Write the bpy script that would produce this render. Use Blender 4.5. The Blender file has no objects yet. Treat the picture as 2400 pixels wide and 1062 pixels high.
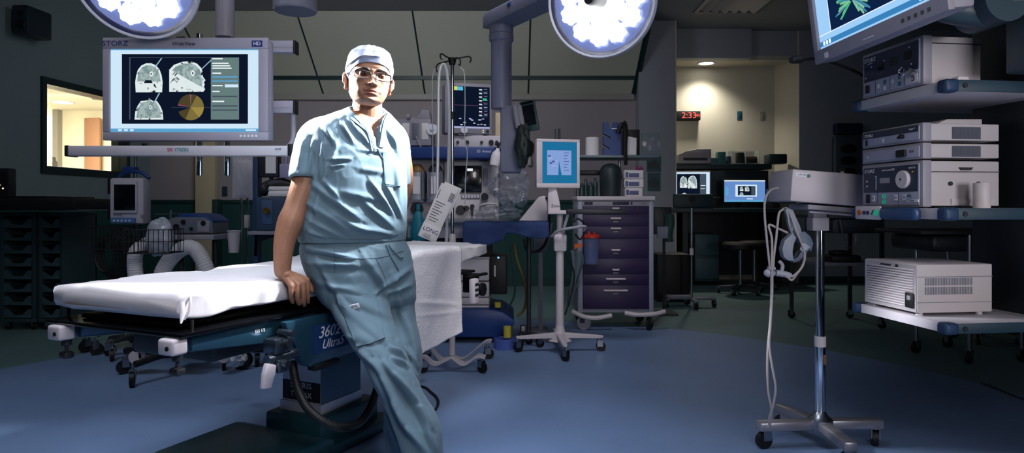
import bpy, bmesh, math, random
import numpy as np
from mathutils import Vector, Matrix, noise
R = math.radians
random.seed(7)
SC = bpy.context.scene
COL = SC.collection
# ------------------------------------------------------------------ camera
FPX, HOR, CAMH = 1550.0, 483.0, 1.10
cam_d = bpy.data.cameras.new('camera'); cam_d.sensor_width = 36.0
cam_d.lens = FPX / 2400 * 36; cam_d.shift_y = (HOR - 531) / 2400
cam_d.clip_start = 0.05
cam = bpy.data.objects.new('camera', cam_d); COL.objects.link(cam)
cam.location = (0, 0, CAMH); cam.rotation_euler = (R(90), 0, 0)
SC.camera = cam
SC.view_settings.view_transform = 'Standard'
SC.view_settings.look = 'None'
SC.view_settings.gamma = 1.0
SC.view_settings.exposure = 0.0
# ------------------------------------------------------------------ world and big lights
w = bpy.data.worlds.new('world'); SC.world = w; w.use_nodes = True
w.node_tree.nodes['Background'].inputs[0].default_value = (0.10, 0.26, 0.55, 1)
w.node_tree.nodes['Background'].inputs[1].default_value = 0.028

def area(name, loc, target, size, energy, color, size_y=None, spread=180):
    l = bpy.data.lights.new(name, 'AREA'); l.energy = energy; l.color = color
    l.size = size
    if size_y: l.shape = 'RECTANGLE'; l.size_y = size_y
    l.spread = R(spread)
    o = bpy.data.objects.new(name, l); COL.objects.link(o); o.location = loc
    o.rotation_euler = (Vector(target) - Vector(loc)).to_track_quat('-Z', 'Y').to_euler()
    return o
def spot(name, loc, target, energy, angle, color, radius=0.1, blend=0.5):
    l = bpy.data.lights.new(name, 'SPOT'); l.energy = energy; l.color = color
    l.spot_size = R(angle); l.spot_blend = blend; l.shadow_soft_size = radius
    o = bpy.data.objects.new(name, l); COL.objects.link(o); o.location = loc
    o.rotation_euler = (Vector(target) - Vector(loc)).to_track_quat('-Z', 'Y').to_euler()
    return o
area('softbox', (0.7, -0.2, 2.3), (-0.5, 2.7, 1.35), 1.0, 18.5, (1.0, 0.94, 0.93), spread=118)
area('room_light', (-0.55, 1.95, 3.55), (-0.55, 2.05, 0), 1.4, 26, (0.82, 0.87, 1.0), spread=78)
area('room_light_far', (-1.4, 5.4, 3.5), (-1.7, 9.0, 2.0), 1.6, 38, (0.92, 0.92, 1.0), spread=150)
spot('added_key_spot', (1.25, 2.92, 2.85), (-0.53, 2.66, 1.56), 1300, 19, (0.97, 0.98, 1.0), .05, .5)  # added spot out of view, gives the man's rim and chest light
area('added_fill_mid', (0.25, 3.7, 3.5), (0.25, 5.6, 0.9), 0.9, 12, (0.95, 0.93, 1.0), spread=80)  # added unseen fill to brighten the anaesthesia machine and drawer cart
spot('added_drape_spot', (1.6, 2.3, 3.2), (-0.13, 3.55, 0.62), 190, 17, (1.0, 0.95, 0.96), .12, .8)  # extra spot out of view, put in only to lift the paper drape
area('added_fill_left', (-2.5, 2.9, 3.5), (-2.4, 3.7, 0.4), 1.0, 11, (0.86, 0.90, 1.0), spread=105)  # added fill overhead, brightens the equipment and floor at the left
area('added_fill_side', (2.2, -0.9, 1.25), (1.72, 2.6, 1.3), 0.8, 4.0, (0.97, 0.95, 1.0), spread=44)  # extra fill added from the camera side for the shelf devices
# ------------------------------------------------------------------ helpers
def P(px, py, d):
    """the point of the room seen at pixel (px, py) at distance d along the view"""
    return Vector(((px - 1200) / FPX * d, d, CAMH - (py - HOR) / FPX * d))
def G(px, py):
    d = CAMH * FPX / (py - HOR)
    return Vector(((px - 1200) / FPX * d, d, 0))
def lin(c):
    return tuple((x / 12.92 if x <= .04045 else ((x + .055) / 1.055) ** 2.4) for x in c)
def hexc(h):
    return lin(tuple(int(h[i:i + 2], 16) / 255 for i in (0, 2, 4)))
MATS = {}
def mat(name, col, rough=0.5, metal=0.0, var=0.12, nscale=8.0, bump=0.0, bscale=60.0, emit=None, estr=0.0, trans=0.0, alpha=1.0, sheen=0.0, coat=0.0, spec=0.5, ior=1.45, aniso=None, subsurf=0.0):
    if name in MATS: return MATS[name]
    m = bpy.data.materials.new(name); m.use_nodes = True
    nt = m.node_tree; b = nt.nodes['Principled BSDF']
    c = hexc(col) if isinstance(col, str) else col
    tc = nt.nodes.new('ShaderNodeTexCoord')
    nz = nt.nodes.new('ShaderNodeTexNoise'); nz.inputs['Scale'].default_value = nscale; nz.inputs['Detail'].default_value = 4
    nt.links.new(tc.outputs['Object'], nz.inputs['Vector'])
    if var > 0:
        mx = nt.nodes.new('ShaderNodeMix'); mx.data_type = 'RGBA'
        mx.inputs[6].default_value = (*[x * (1 - var) for x in c], 1)
        mx.inputs[7].default_value = (*[min(1, x * (1 + var)) for x in c], 1)
        nt.links.new(nz.outputs['Fac'], mx.inputs[0]); nt.links.new(mx.outputs[2], b.inputs['Base Color'])
    else:
        b.inputs['Base Color'].default_value = (*c, 1)
    b.inputs['Roughness'].default_value = rough; b.inputs['Metallic'].default_value = metal
    b.inputs['Specular IOR Level'].default_value = spec; b.inputs['IOR'].default_value = ior
    if trans: b.inputs['Transmission Weight'].default_value = trans
    if alpha < 1: b.inputs['Alpha'].default_value = alpha
    if sheen: b.inputs['Sheen Weight'].default_value = sheen
    if coat: b.inputs['Coat Weight'].default_value = coat
    if subsurf: b.inputs['Subsurface Weight'].default_value = subsurf; b.inputs['Subsurface Radius'].default_value = (.012, .005, .003)
    if emit:
        e = hexc(emit) if isinstance(emit, str) else emit
        b.inputs['Emission Color'].default_value = (*e, 1); b.inputs['Emission Strength'].default_value = estr
    if bump:
        n2 = nt.nodes.new('ShaderNodeTexNoise'); n2.inputs['Scale'].default_value = bscale; n2.inputs['Detail'].default_value = 5
        nt.links.new(tc.outputs['Object'], n2.inputs['Vector'])
        bp = nt.nodes.new('ShaderNodeBump'); bp.inputs['Strength'].default_value = bump; bp.inputs['Distance'].default_value = 0.01
        nt.links.new(n2.outputs['Fac'], bp.inputs['Height']); nt.links.new(bp.outputs['Normal'], b.inputs['Normal'])
    MATS[name] = m
    return m
def glow(name, col, strength=1.0):
    """a lit patch of a screen or lamp"""
    if name in MATS: return MATS[name]
    m = bpy.data.materials.new(name); m.use_nodes = True; nt = m.node_tree
    nt.nodes.remove(nt.nodes['Principled BSDF'])
    e = nt.nodes.new('ShaderNodeEmission'); c = hexc(col) if isinstance(col, str) else col
    e.inputs[0].default_value = (*c, 1); e.inputs[1].default_value = strength
    nt.links.new(e.outputs[0], nt.nodes['Material Output'].inputs[0])
    MATS[name] = m
    return m
def glow_noise(name, c1, c2, scale, strength=1.0, detail=3.0, pos=(.40, .56)):
    """a lit picture on a screen: two tones mixed by a procedural texture"""
    if name in MATS: return MATS[name]
    m = glow(name, c1, strength); nt = m.node_tree; e = [n for n in nt.nodes if n.type == 'EMISSION'][0]
    tc = nt.nodes.new('ShaderNodeTexCoord'); nz = nt.nodes.new('ShaderNodeTexNoise')
    nz.inputs['Scale'].default_value = scale; nz.inputs['Detail'].default_value = detail
    nz.inputs['Distortion'].default_value = 1.2
    rp = nt.nodes.new('ShaderNodeValToRGB')
    rp.color_ramp.elements[0].position = pos[0]; rp.color_ramp.elements[0].color = (*hexc(c1), 1)
    rp.color_ramp.elements[1].position = pos[1]; rp.color_ramp.elements[1].color = (*hexc(c2), 1)
    nt.links.new(tc.outputs['Object'], nz.inputs['Vector']); nt.links.new(nz.outputs['Fac'], rp.inputs[0]); nt.links.new(rp.outputs[0], e.inputs[0])
    return m

def spline(pts, n=8, closed=False):
    pts = [Vector(p) for p in pts]
    if len(pts) < 3: return pts
    out = []; N = len(pts)
    rng = range(N if closed else N - 1)
    for i in rng:
        if closed:
            p0, p1, p2, p3 = pts[(i - 1) % N], pts[i], pts[(i + 1) % N], pts[(i + 2) % N]
        else:
            p1, p2 = pts[i], pts[i + 1]
            p0 = pts[i - 1] if i > 0 else p1 * 2 - p2
            p3 = pts[i + 2] if i + 2 < N else p2 * 2 - p1
        for k in range(n):
            t = k / n
            out.append(0.5 * ((2 * p1) + (-p0 + p2) * t + (2 * p0 - 5 * p1 + 4 * p2 - p3) * t * t + (-p0 + 3 * p1 - 3 * p2 + p3) * t ** 3))
    if not closed: out.append(pts[-1])
    return out

class MB:
    """collects shapes into one mesh"""
    def __init__(s, M=None):
        s.bm = bmesh.new(); s.M = M or Matrix.Identity(4)
    def _add(s, verts, faces, mi=0, M=None):
        T = s.M @ M if M is not None else s.M
        vs = [s.bm.verts.new(T @ Vector(v)) for v in verts]
        fs = []
        for f in faces:
            try:
                q = s.bm.faces.new([vs[i] for i in f]); q.material_index = mi; fs.append(q)
            except ValueError: pass
        return vs, fs
    def box(s, x0, x1, y0, y1, z0, z1, bev=0.0, mi=0, M=None, seg=2):
        x0, x1 = min(x0, x1), max(x0, x1); y0, y1 = min(y0, y1), max(y0, y1); z0, z1 = min(z0, z1), max(z0, z1)
        v = [(x0, y0, z0), (x1, y0, z0), (x1, y1, z0), (x0, y1, z0), (x0, y0, z1), (x1, y0, z1), (x1, y1, z1), (x0, y1, z1)]
        f = [(3, 2, 1, 0), (4, 5, 6, 7), (0, 1, 5, 4), (1, 2, 6, 5), (2, 3, 7, 6), (3, 0, 4, 7)]
        vs, fs = s._add(v, f, mi, M)
        if bev > 0:
            bev = min(bev, .49 * min(x1 - x0, y1 - y0, z1 - z0))
            es = list({e for q in fs for e in q.edges})
            r = bmesh.ops.bevel(s.bm, geom=es, offset=bev, segments=seg, profile=.5, affect='EDGES')
            for q in r['faces']: q.material_index = mi
        return s
    def cbox(s, c, sx, sy, sz, bev=0.0, mi=0, M=None):
        return s.box(c[0] - sx / 2, c[0] + sx / 2, c[1] - sy / 2, c[1] + sy / 2, c[2] - sz / 2, c[2] + sz / 2, bev, mi, M)
    def cyl(s, p0, p1, r0, r1=None, seg=20, mi=0, M=None, cap=True):
        p0, p1 = Vector(p0), Vector(p1); r1 = r0 if r1 is None else r1
        z = (p1 - p0).normalized(); a = z.orthogonal().normalized(); b = z.cross(a)
        v = []
        for p, r in ((p0, r0), (p1, r1)):
            for k in range(seg):
                t = 2 * math.pi * k / seg
                v.append(p + (a * math.cos(t) + b * math.sin(t)) * r)
        f = [(k, (k + 1) % seg, seg + (k + 1) % seg, seg + k) for k in range(seg)]
        if cap: f += [tuple(range(seg - 1, -1, -1)), tuple(range(seg, 2 * seg))]
        s._add(v, f, mi, M); return s
    def tube(s, pts, r, seg=8, closed=False, mi=0, M=None, smooth=0, cap=True):
        if smooth: pts = spline(pts, smooth, closed)
        pts = [Vector(p) for p in pts]; n = len(pts)
        rr = r if callable(r) else (lambda t: r)
        v = []; a = None
        for i, p in enumerate(pts):
            if closed: t = pts[(i + 1) % n] - pts[(i - 1) % n]
            else: t = pts[min(i + 1, n - 1)] - pts[max(i - 1, 0)]
            t = t.normalized() if t.length > 1e-9 else Vector((0, 0, 1))
            if a is None: a = t.orthogonal().normalized()
            else:
                a = (a - t * a.dot(t)); a = a.normalized() if a.length > 1e-6 else t.orthogonal().normalized()
            b = t.cross(a)
            q = rr(i / max(1, n - 1))
            for k in range(seg):
                u = 2 * math.pi * k / seg
                v.append(p + (a * math.cos(u) + b * math.sin(u)) * q)
        f = []
        for i in range(n if closed else n - 1):
            j = (i + 1) % n
            for k in range(seg):
                f.append((i * seg + k, i * seg + (k + 1) % seg, j * seg + (k + 1) % seg, j * seg + k))
        if not closed and cap:
            f.append(tuple(range(seg - 1, -1, -1))); f.append(tuple((n - 1) * seg + k for k in range(seg)))
        s._add(v, f, mi, M); return s
    def lathe(s, prof, seg=28, mi=0, M=None, arc=2 * math.pi):
        v = []; n = len(prof); full = arc > 6.28
        m = seg if full else seg + 1
        for (r, z) in prof:
            for k in range(m):
                t = arc * k / seg
                v.append((max(r, 1e-5) * math.cos(t), max(r, 1e-5) * math.sin(t), z))
        f = []
        for i in range(n - 1):
            for k in range(seg):
                k2 = (k + 1) % m
                f.append((i * m + k, i * m + k2, (i + 1) * m + k2, (i + 1) * m + k))
        s._add(v, f, mi, M); return s
    def prism(s, poly, z0, z1, mi=0, M=None, bev=0.0):
        n = len(poly)
        v = [(p[0], p[1], z0) for p in poly] + [(p[0], p[1], z1) for p in poly]
        f = [tuple(range(n - 1, -1, -1)), tuple(range(n, 2 * n))] + [(k, (k + 1) % n, n + (k + 1) % n, n + k) for k in range(n)]
        vs, fs = s._add(v, f, mi, M)
        if bev:
            es = list({e for q in fs for e in q.edges})
            r = bmesh.ops.bevel(s.bm, geom=es, offset=bev, segments=2, profile=.5, affect='EDGES')
            for q in r['faces']: q.material_index = mi
        return s
    def sphere(s, c, r, seg=20, rings=12, mi=0, M=None, sc=(1, 1, 1)):
        v = []; f = []
        for i in range(rings + 1):
            th = math.pi * i / rings
            for k in range(seg):
                ph = 2 * math.pi * k / seg
                v.append((c[0] + r * sc[0] * math.sin(th) * math.cos(ph), c[1] + r * sc[1] * math.sin(th) * math.sin(ph), c[2] + r * sc[2] * math.cos(th)))
        for i in range(rings):
            for k in range(seg):
                f.append((i * seg + k, (i + 1) * seg + k, (i + 1) * seg + (k + 1) % seg, i * seg + (k + 1) % seg))
        vs, fs = s._add(v, f, mi, M)
        return s
    def grid(s, fn, nu, nv, mi=0, M=None, closed_u=False):
        v = [fn(i / nu, j / nv) for i in range(nu + (0 if closed_u else 1)) for j in range(nv + 1)]
        w_ = nv + 1; f = []
        for i in range(nu):
            i2 = (i + 1) % nu if closed_u else i + 1
            for j in range(nv):
                f.append((i * w_ + j, i2 * w_ + j, i2 * w_ + j + 1, i * w_ + j + 1))
        s._add(v, f, mi, M); return s
    def loft(s, rings, mi=0, M=None, cap=True):
        n = len(rings[0]); v = [p for r in rings for p in r]; f = []
        for i in range(len(rings) - 1):
            for k in range(n):
                f.append((i * n + k, i * n + (k + 1) % n, (i + 1) * n + (k + 1) % n, (i + 1) * n + k))
        if cap:
            f.append(tuple(range(n - 1, -1, -1))); f.append(tuple((len(rings) - 1) * n + k for k in range(n)))
        s._add(v, f, mi, M); return s
    def poly(s, pts, mi=0, M=None):
        s._add(pts, [tuple(range(len(pts)))], mi, M); return s
    def mesh(s, name, angle=38, recalc=True):
        bmesh.ops.remove_doubles(s.bm, verts=s.bm.verts, dist=1e-6)
        if recalc: bmesh.ops.recalc_face_normals(s.bm, faces=s.bm.faces)
        me = bpy.data.meshes.new(name); s.bm.to_mesh(me); s.bm.free()
        me.shade_smooth(); me.set_sharp_from_angle(angle=R(angle))
        return me
def obj(name, mb, mats, parent=None, label=None, angle=38, recalc=True):
    me = mb.mesh(name, angle, recalc) if isinstance(mb, MB) else mb
    o = bpy.data.objects.new(name, me); COL.objects.link(o)
    for m in (mats if isinstance(mats, (list, tuple)) else [mats]): me.materials.append(m)
    if parent is not None: o.parent = parent
    if label: o['label'] = label
    return o
def tag(o, label, cat, group=None, kind=None):
    o['label'] = label; o['category'] = cat
    if group: o['group'] = group
    if kind: o['kind'] = kind
    return o
def thing(name, label, cat, loc=(0, 0, 0), rz=0.0, group=None):
    o = bpy.data.objects.new(name, None); COL.objects.link(o); o.empty_display_size = .1
    o.location = loc; o.rotation_euler = (0, 0, rz)
    return tag(o, label, cat, group)
def struct(name, mb, m, parent=None):
    o = obj(name, mb, m, parent)
    if parent is None: o['kind'] = 'structure'
    return o
def dup(root, loc, rz, label, group=None):
    r = root.copy(); COL.objects.link(r); r.location = loc; r.rotation_euler = (0, 0, rz); r['label'] = label
    if group: r['group'] = group
    for ch in list(root.children):
        c = ch.copy(); COL.objects.link(c); c.parent = r
        for g in ch.children:
            d = g.copy(); COL.objects.link(d); d.parent = c
    return r
def text_mesh(body, size, depth=0.0006, shear=0.0, align='CENTER', sx=1.0):
    cu = bpy.data.curves.new('lettering', 'FONT'); cu.body = body; cu.size = size; cu.extrude = depth
    cu.align_x = align; cu.align_y = 'CENTER'; cu.shear = shear; cu.resolution_u = 3
    t = bpy.data.objects.new('lettering', cu); COL.objects.link(t)
    bpy.context.view_layer.update()
    me = bpy.data.meshes.new_from_object(t.evaluated_get(bpy.context.evaluated_depsgraph_get()))
    bpy.data.objects.remove(t); bpy.data.curves.remove(cu)
    if sx != 1.0: me.transform(Matrix.Diagonal((sx, 1, 1, 1)))
    return me
def lettering(body, size, m, parent, M, name='lettering', **k):
    """writing that lies on a face: M maps text x->right, y->up, z->out of the face"""
    me = text_mesh(body, size, **k); me.transform(M); me.materials.clear()
    return obj(name, me, m, parent)
def face_M(origin, right, up):
    r = Vector(right).normalized(); u = Vector(up).normalized(); n = r.cross(u)
    M = Matrix((( r.x, u.x, n.x, origin[0]), (r.y, u.y, n.y, origin[1]), (r.z, u.z, n.z, origin[2]), (0, 0, 0, 1)))
    return M
FRONT = lambda x, y, z: face_M((x, y, z), (1, 0, 0), (0, 0, 1))          # a face turned to -Y
def poly_disc(cx, cy, rx, ry, n=24, a0=0.0, a1=2 * math.pi):
    return [(cx + rx * math.cos(a0 + (a1 - a0) * k / n), cy + ry * math.sin(a0 + (a1 - a0) * k / n)) for k in range(n if a1 - a0 > 6.28 else n + 1)]
# ------------------------------------------------------------------ materials
M_white = mat('white_enamel', 'c6bec4', .42, var=.05)
M_cream = mat('cream_plastic', 'c9c2b4', .5, var=.05)
M_grey = mat('grey_plastic', '8d8b96', .48, var=.06)
M_mid = mat('mid_grey_paint', '646874', .5, var=.08)
M_dark = mat('dark_plastic', '23262c', .45, var=.15)
M_black = mat('black_rubber', '0b0c0f', .55, var=.2)
M_gloss = mat('black_gloss', '08090c', .16, var=.1)
M_blue = mat('blue_plastic', '1d3f7a', .45, var=.1)
M_navy = mat('navy_bumper', '223a58', .5, var=.1)
M_panel = mat('navy_panel', '0c2143', .35, var=.1)
M_chrome = mat('chrome', 'd4d6dc', .10, 1.0, var=.03)
M_steel = mat('brushed_steel', '9aa0a8', .30, 1.0, var=.08)
M_tablem = mat('table_enamel', '25475a', .28, .35, var=.08, coat=.3)
M_paper = mat('paper', 'd9d6d8', .85, var=.04, bump=.15, bscale=30)
M_ink = mat('ink', '22243c', .6, var=.05)
M_inkblue = mat('ink_blue', '20306e', .6, var=.05)
M_inkwhite = mat('white_print', 'd8dae2', .6, var=.03)
M_glass = mat('clear_plastic', (.9, .95, 1.0), .08, trans=.92, var=.02, ior=1.3)
M_screen = mat('dark_screen', '0a0d14', .18, var=.05, coat=.4)
M_tube = mat('clear_tubing', 'b9bdc6', .25, var=.05, alpha=.75)
M_purple = mat('plum_drawer', '261a42', .45, var=.06)
M_yellow = mat('yellow_tape', 'b8ad3a', .55, var=.06)
M_teal = mat('teal_rubber', '0e6f84', .45, var=.1)
M_green = mat('green_light', '1c9a76', .4, emit='1c9a76', estr=.5)
M_red = mat('red_lid', 'b8321c', .4, var=.06)
M_orange = mat('orange_part', 'c05a1c', .5, var=.06)
# ------------------------------------------------------------------ the room
def wall_mat(name, c_top, c_low, zsplit):
    m = mat(name, c_top, .72, var=.05, nscale=3, bump=.04, bscale=120)
    nt = m.node_tree; b = nt.nodes['Principled BSDF']
    g = nt.nodes.new('ShaderNodeNewGeometry'); sp = nt.nodes.new('ShaderNodeSeparateXYZ'); gt = nt.nodes.new('ShaderNodeMath'); gt.operation = 'GREATER_THAN'; gt.inputs[1].default_value = zsplit
    mx = nt.nodes.new('ShaderNodeMix'); mx.data_type = 'RGBA'; mx.inputs[6].default_value = (*hexc(c_low), 1)
    src = b.inputs['Base Color'].links[0].from_socket
    nt.links.new(g.outputs['Position'], sp.inputs[0]); nt.links.new(sp.outputs['Z'], gt.inputs[0]); nt.links.new(gt.outputs[0], mx.inputs[0])
    nt.links.new(src, mx.inputs[7]); nt.links.new(mx.outputs[2], b.inputs['Base Color'])
    return m
M_wall = wall_mat('wall_paint', 'a39ca0', '1e4a48', 1.16)
M_wallp = mat('plain_wall_paint', '9ba0a8', .75, var=.04, bump=.03, bscale=120)
M_alc = mat('alcove_paint', 'bcb7a8', .75, var=.03, bump=.03, bscale=120)
M_ceil = mat('ceiling_paint', '8e9096', .8, var=.04)
M_trim = mat('dark_trim', '20403f', .45, var=.1)
M_frame = mat('window_frame_paint', '143234', .4, var=.1)
def floor_mat():
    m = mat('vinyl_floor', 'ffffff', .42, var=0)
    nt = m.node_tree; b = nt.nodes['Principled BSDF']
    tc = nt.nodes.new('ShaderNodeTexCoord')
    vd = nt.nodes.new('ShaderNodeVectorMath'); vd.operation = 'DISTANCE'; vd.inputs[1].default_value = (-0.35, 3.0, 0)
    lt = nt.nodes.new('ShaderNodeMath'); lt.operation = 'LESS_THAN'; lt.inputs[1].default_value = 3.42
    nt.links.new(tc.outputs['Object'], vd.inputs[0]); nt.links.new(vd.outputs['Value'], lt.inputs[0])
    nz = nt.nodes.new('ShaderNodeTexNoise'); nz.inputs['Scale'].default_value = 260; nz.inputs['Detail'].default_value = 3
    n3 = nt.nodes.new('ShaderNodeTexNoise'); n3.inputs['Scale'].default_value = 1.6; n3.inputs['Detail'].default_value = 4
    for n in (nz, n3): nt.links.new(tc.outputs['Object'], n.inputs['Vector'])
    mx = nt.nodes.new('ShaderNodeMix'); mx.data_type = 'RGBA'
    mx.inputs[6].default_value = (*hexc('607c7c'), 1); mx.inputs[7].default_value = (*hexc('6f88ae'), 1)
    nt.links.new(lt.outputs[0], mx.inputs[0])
    sp = nt.nodes.new('ShaderNodeMix'); sp.data_type = 'RGBA'; sp.blend_type = 'OVERLAY'; sp.inputs[0].default_value = .35
    nt.links.new(mx.outputs[2], sp.inputs[6]); nt.links.new(nz.outputs['Fac'], sp.inputs[7])
    s2 = nt.nodes.new('ShaderNodeMix'); s2.data_type = 'RGBA'; s2.blend_type = 'OVERLAY'; s2.inputs[0].default_value = .25
    nt.links.new(sp.outputs[2], s2.inputs[6]); nt.links.new(n3.outputs['Fac'], s2.inputs[7])
    nt.links.new(s2.outputs[2], b.inputs['Base Color'])
    bp = nt.nodes.new('ShaderNodeBump'); bp.inputs['Strength'].default_value = .25; bp.inputs['Distance'].default_value = .003
    nt.links.new(nz.outputs['Fac'], bp.inputs['Height']); nt.links.new(bp.outputs['Normal'], b.inputs['Normal'])
    mr = nt.nodes.new('ShaderNodeMapRange'); mr.inputs[3].default_value = .34; mr.inputs[4].default_value = .52
    nt.links.new(n3.outputs['Fac'], mr.inputs[0]); nt.links.new(mr.outputs[0], b.inputs['Roughness'])
    return m
HC = 3.6
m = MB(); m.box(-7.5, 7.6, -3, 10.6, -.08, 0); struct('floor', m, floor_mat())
m = MB(); m.box(-7.5, 7.6, -3, 9.75, HC, HC + .1); struct('ceiling', m, M_ceil)
# left wall, runs nearly along the view, with a window opening
def lw(y): return -5.15 + .094 * (y - 7.23)            # x of the wall face at depth y
T = .16
def wl_box(mb, y0, y1, z0, z1, off=0.0, t=T, mi=0):
    v = []
    for z in (z0, z1):
        v += [(lw(y0) + off, y0, z), (lw(y1) + off, y1, z), (lw(y1) + off - t, y1, z), (lw(y0) + off - t, y0, z)]
    mb._add(v, [(3, 2, 1, 0), (4, 5, 6, 7), (0, 1, 5, 4), (1, 2, 6, 5), (2, 3, 7, 6), (3, 0, 4, 7)], mi)
WY0, WY1, WZ0, WZ1 = 7.24, 8.62, 1.51, 2.47
m = MB()
wl_box(m, -2, WY0, 0, HC); wl_box(m, WY1, 9.3, 0, HC); wl_box(m, WY0, WY1, 0, WZ0); wl_box(m, WY0, WY1, WZ1, HC)
struct('wall_left', m, wall_mat('left_wall_paint', '84969a', '1e4a48', 1.16))
m = MB(); f_ = .038
wl_box(m, WY0 - .02, WY0 + f_, WZ0 - .05, WZ1 + .05, .03, T + .05); wl_box(m, WY1 - f_, WY1 + .02, WZ0 - .05, WZ1 + .05, .03, T + .05)
wl_box(m, WY0 + f_, WY1 - f_, WZ0 - .05, WZ0 + f_ * .7, .03, T + .05); wl_box(m, WY0 + f_, WY1 - f_, WZ1 - f_ * .7, WZ1 + .05, .03, T + .05)
win = struct('window_1', m, M_frame)
m = MB(); wl_box(m, WY0 + f_, WY1 - f_, WZ0 + f_ * .7, WZ1 - f_ * .7, -.07, .008)
obj('pane', m, mat('window_glass', (.97, 1, 1), .02, trans=1.0, var=0, ior=1.05), win)
# the lit room behind that window
m = MB(); XF = -10.2; YS = 11.2
m.box(XF, lw(7) - .15, 5.6, 13.0, 2.72, 2.8, mi=1)
m.box(XF, lw(7) - .15, 5.6, 13.0, 0, .02, mi=1)
m.box(XF - .1, XF, 5.6, 13.0, 0, 2.8); m.box(XF, -4.0, 12.9, 13.0, 0, 2.8); m.box(XF, -5.4, 5.5, 5.6, 0, 2.8)
m.box(-5.1, -4.95, 9.3, 13.0, 0, 2.8)
m.box((142 - 1200) / FPX * YS, -5.0, YS, YS + .1, 0, 2.72)
m.box((134 - 1200) / FPX * YS, (146 - 1200) / FPX * YS, YS - .12, YS + .12, 0, 2.72, mi=2)
struct('wall_side_room', m, [mat('side_room_paint', 'd8ceb0', .7, var=.03), mat('side_room_ceiling', 'd8d4c4', .8, var=.02), mat('side_room_pillar', '8e887a', .7, var=.04)])
x0, x1 = (202 - 1200) / FPX * YS, (246 - 1200) / FPX * YS
m = MB(); m._add([(x0, YS - .02, 0), (x1, YS - .30, 0), (x1, YS - .26, 0), (x0, YS + .02 - .04, 0)] , [(0, 1, 2, 3)])
zt = CAMH - (278 - HOR) / FPX * YS
m = MB(); m.box(0, x1 - x0, -.02, .02, 0.02, zt, .006, M=Matrix.Translation((x0, YS - .03, 0)) @ Matrix.Rotation(R(-16), 4, 'Z')); struct('door_1', m, mat('wood_door', 'a87a5c', .5, var=.15, nscale=3))
def ceiling_lamp(name, label, loc, r, strength, colr):
    t = thing(name, label, 'ceiling light', loc)
    m = MB(); m.lathe([(r, -.002), (r + .02, -.012), (r + .025, -.006), (r + .025, .0)], 36); obj('trim_ring', m, M_white, t)
    m = MB(); m.lathe([(0.0, -.006), (r, -.006), (r, .0)], 36); obj('diffuser', m, glow('lamp_' + name + str(round(r, 3)), colr, strength), t)
    return t
lp = Vector(((147 - 1200) / FPX * 10.3, 10.3, 2.72))
ceiling_lamp('recessed_light', 'bright round ceiling light seen through the window of the lit side room', (lp.x, lp.y, 2.718), .135, 5, (1, .98, .92))
area('side_room_light', (-6.6, 9.0, 2.6), (-6.7, 9.6, 0), 1.0, 165, (1, .96, .88))
area('side_room_glow', (-8.6, 11.7, 2.5), (-8.6, 12.8, 1.4), .8, 260, (1, .98, .95))
YC = 7.8
m = MB(); m.lathe([(0, 0), (.045, 0), (.05, .05), (.03, .075), (.03, .1), (.02, .115), (0, .115)], 18)
zc = CAMH - (391 - HOR) / FPX * YC
o = obj('soap_bottle', m, mat('clear_bottle', 'd0d2ce', .2, alpha=.6)); o.location = ((124 - 1200) / FPX * YC, YC, zc + .001)
tag(o, 'small clear bottle standing on a counter behind the lit window', 'bottle')
m = MB(); m.box(lw(YC) - .75, lw(YC) - .20, YC - .3, YC + 1.1, .021, zc, .01); o = obj('side_room_cabinet', m, M_white); tag(o, 'pale cabinet just below the lit window in the side room', 'cabinet')
# back wall, pier, alcove, bulkheads
YB = 9.1
def X(px, d): return (px - 1200) / FPX * d
def Zp(py, d): return CAMH - (py - HOR) / FPX * d
m = MB(); m.box(lw(YB) - .3, X(1499, YB), YB, YB + .2, 0, HC); struct('wall_back', m, M_wall)
m = MB(); m.box(X(1497, 8.9), X(1582, 8.9), 8.9, 9.95, 0, HC, .01); struct('wall_pier', m, M_wallp)
AX1, AX0, AZ = X(1873, 9.4), X(1582, 8.9), Zp(140, 9.4)
m = MB(); m.box(AX0 - .1, AX1 + .1, 9.9, 10.0, 0, HC)
m._add([(AX1, 9.4, 0), (X(1815, 9.9), 9.9, 0), (AX1 + .2, 9.9, 0), (AX1, 9.4, HC), (X(1815, 9.9), 9.9, HC), (AX1 + .2, 9.9, HC)], [(0, 1, 4, 3), (2, 1, 0), (3, 4, 5), (1, 2, 5, 4)])
struct('wall_alcove', m, M_alc)
m = MB(); m.box(AX0, AX1 + .05, 9.42, 9.95, AZ, AZ + .06); struct('ceiling_alcove', m, M_alc)
m = MB(); m.box(AX0 - .02, X(1762, 9.3), 9.3, 9.44, AZ, HC, .008); m.box(X(1762, 9.3), AX1 + .05, 9.44, 9.6, AZ + .05, HC); struct('wall_bulkhead', m, M_wallp)
m = MB(); m.box(AX1, 7.5, 9.4, 9.6, 0, HC); struct('wall_back_right', m, M_wallp)
m = MB(); m.box(7.4, 7.6, -2, 9.6, 0, HC); struct('wall_right', m, M_wallp)
m = MB(); m.box(AX0, AX0 + .02, 8.9, 9.9, 0, HC); struct('wall_alcove_side', m, M_alc)
# wainscot rail and baseboards
m = MB(); wl_box(m, -2, YB - .01, 1.135, 1.185, .02, .02); struct('trim_1', m, M_trim)
m = MB(); m.box(lw(YB), X(1499, YB), YB - .022, YB, 1.135, 1.185, .004); struct('trim_2', m, M_trim)
m = MB(); m.box(lw(YB), X(1499, YB), YB - .015, YB, 0, .1); struct('baseboard_back', m, M_trim)
m = MB(); wl_box(m, -2, YB - .02, 0, .1, .015, .015); struct('baseboard_left', m, M_trim)
m = MB(); m.box(AX1, 7.4, 9.385, 9.4, 0, .1); struct('baseboard_right', m, M_trim)
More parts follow.
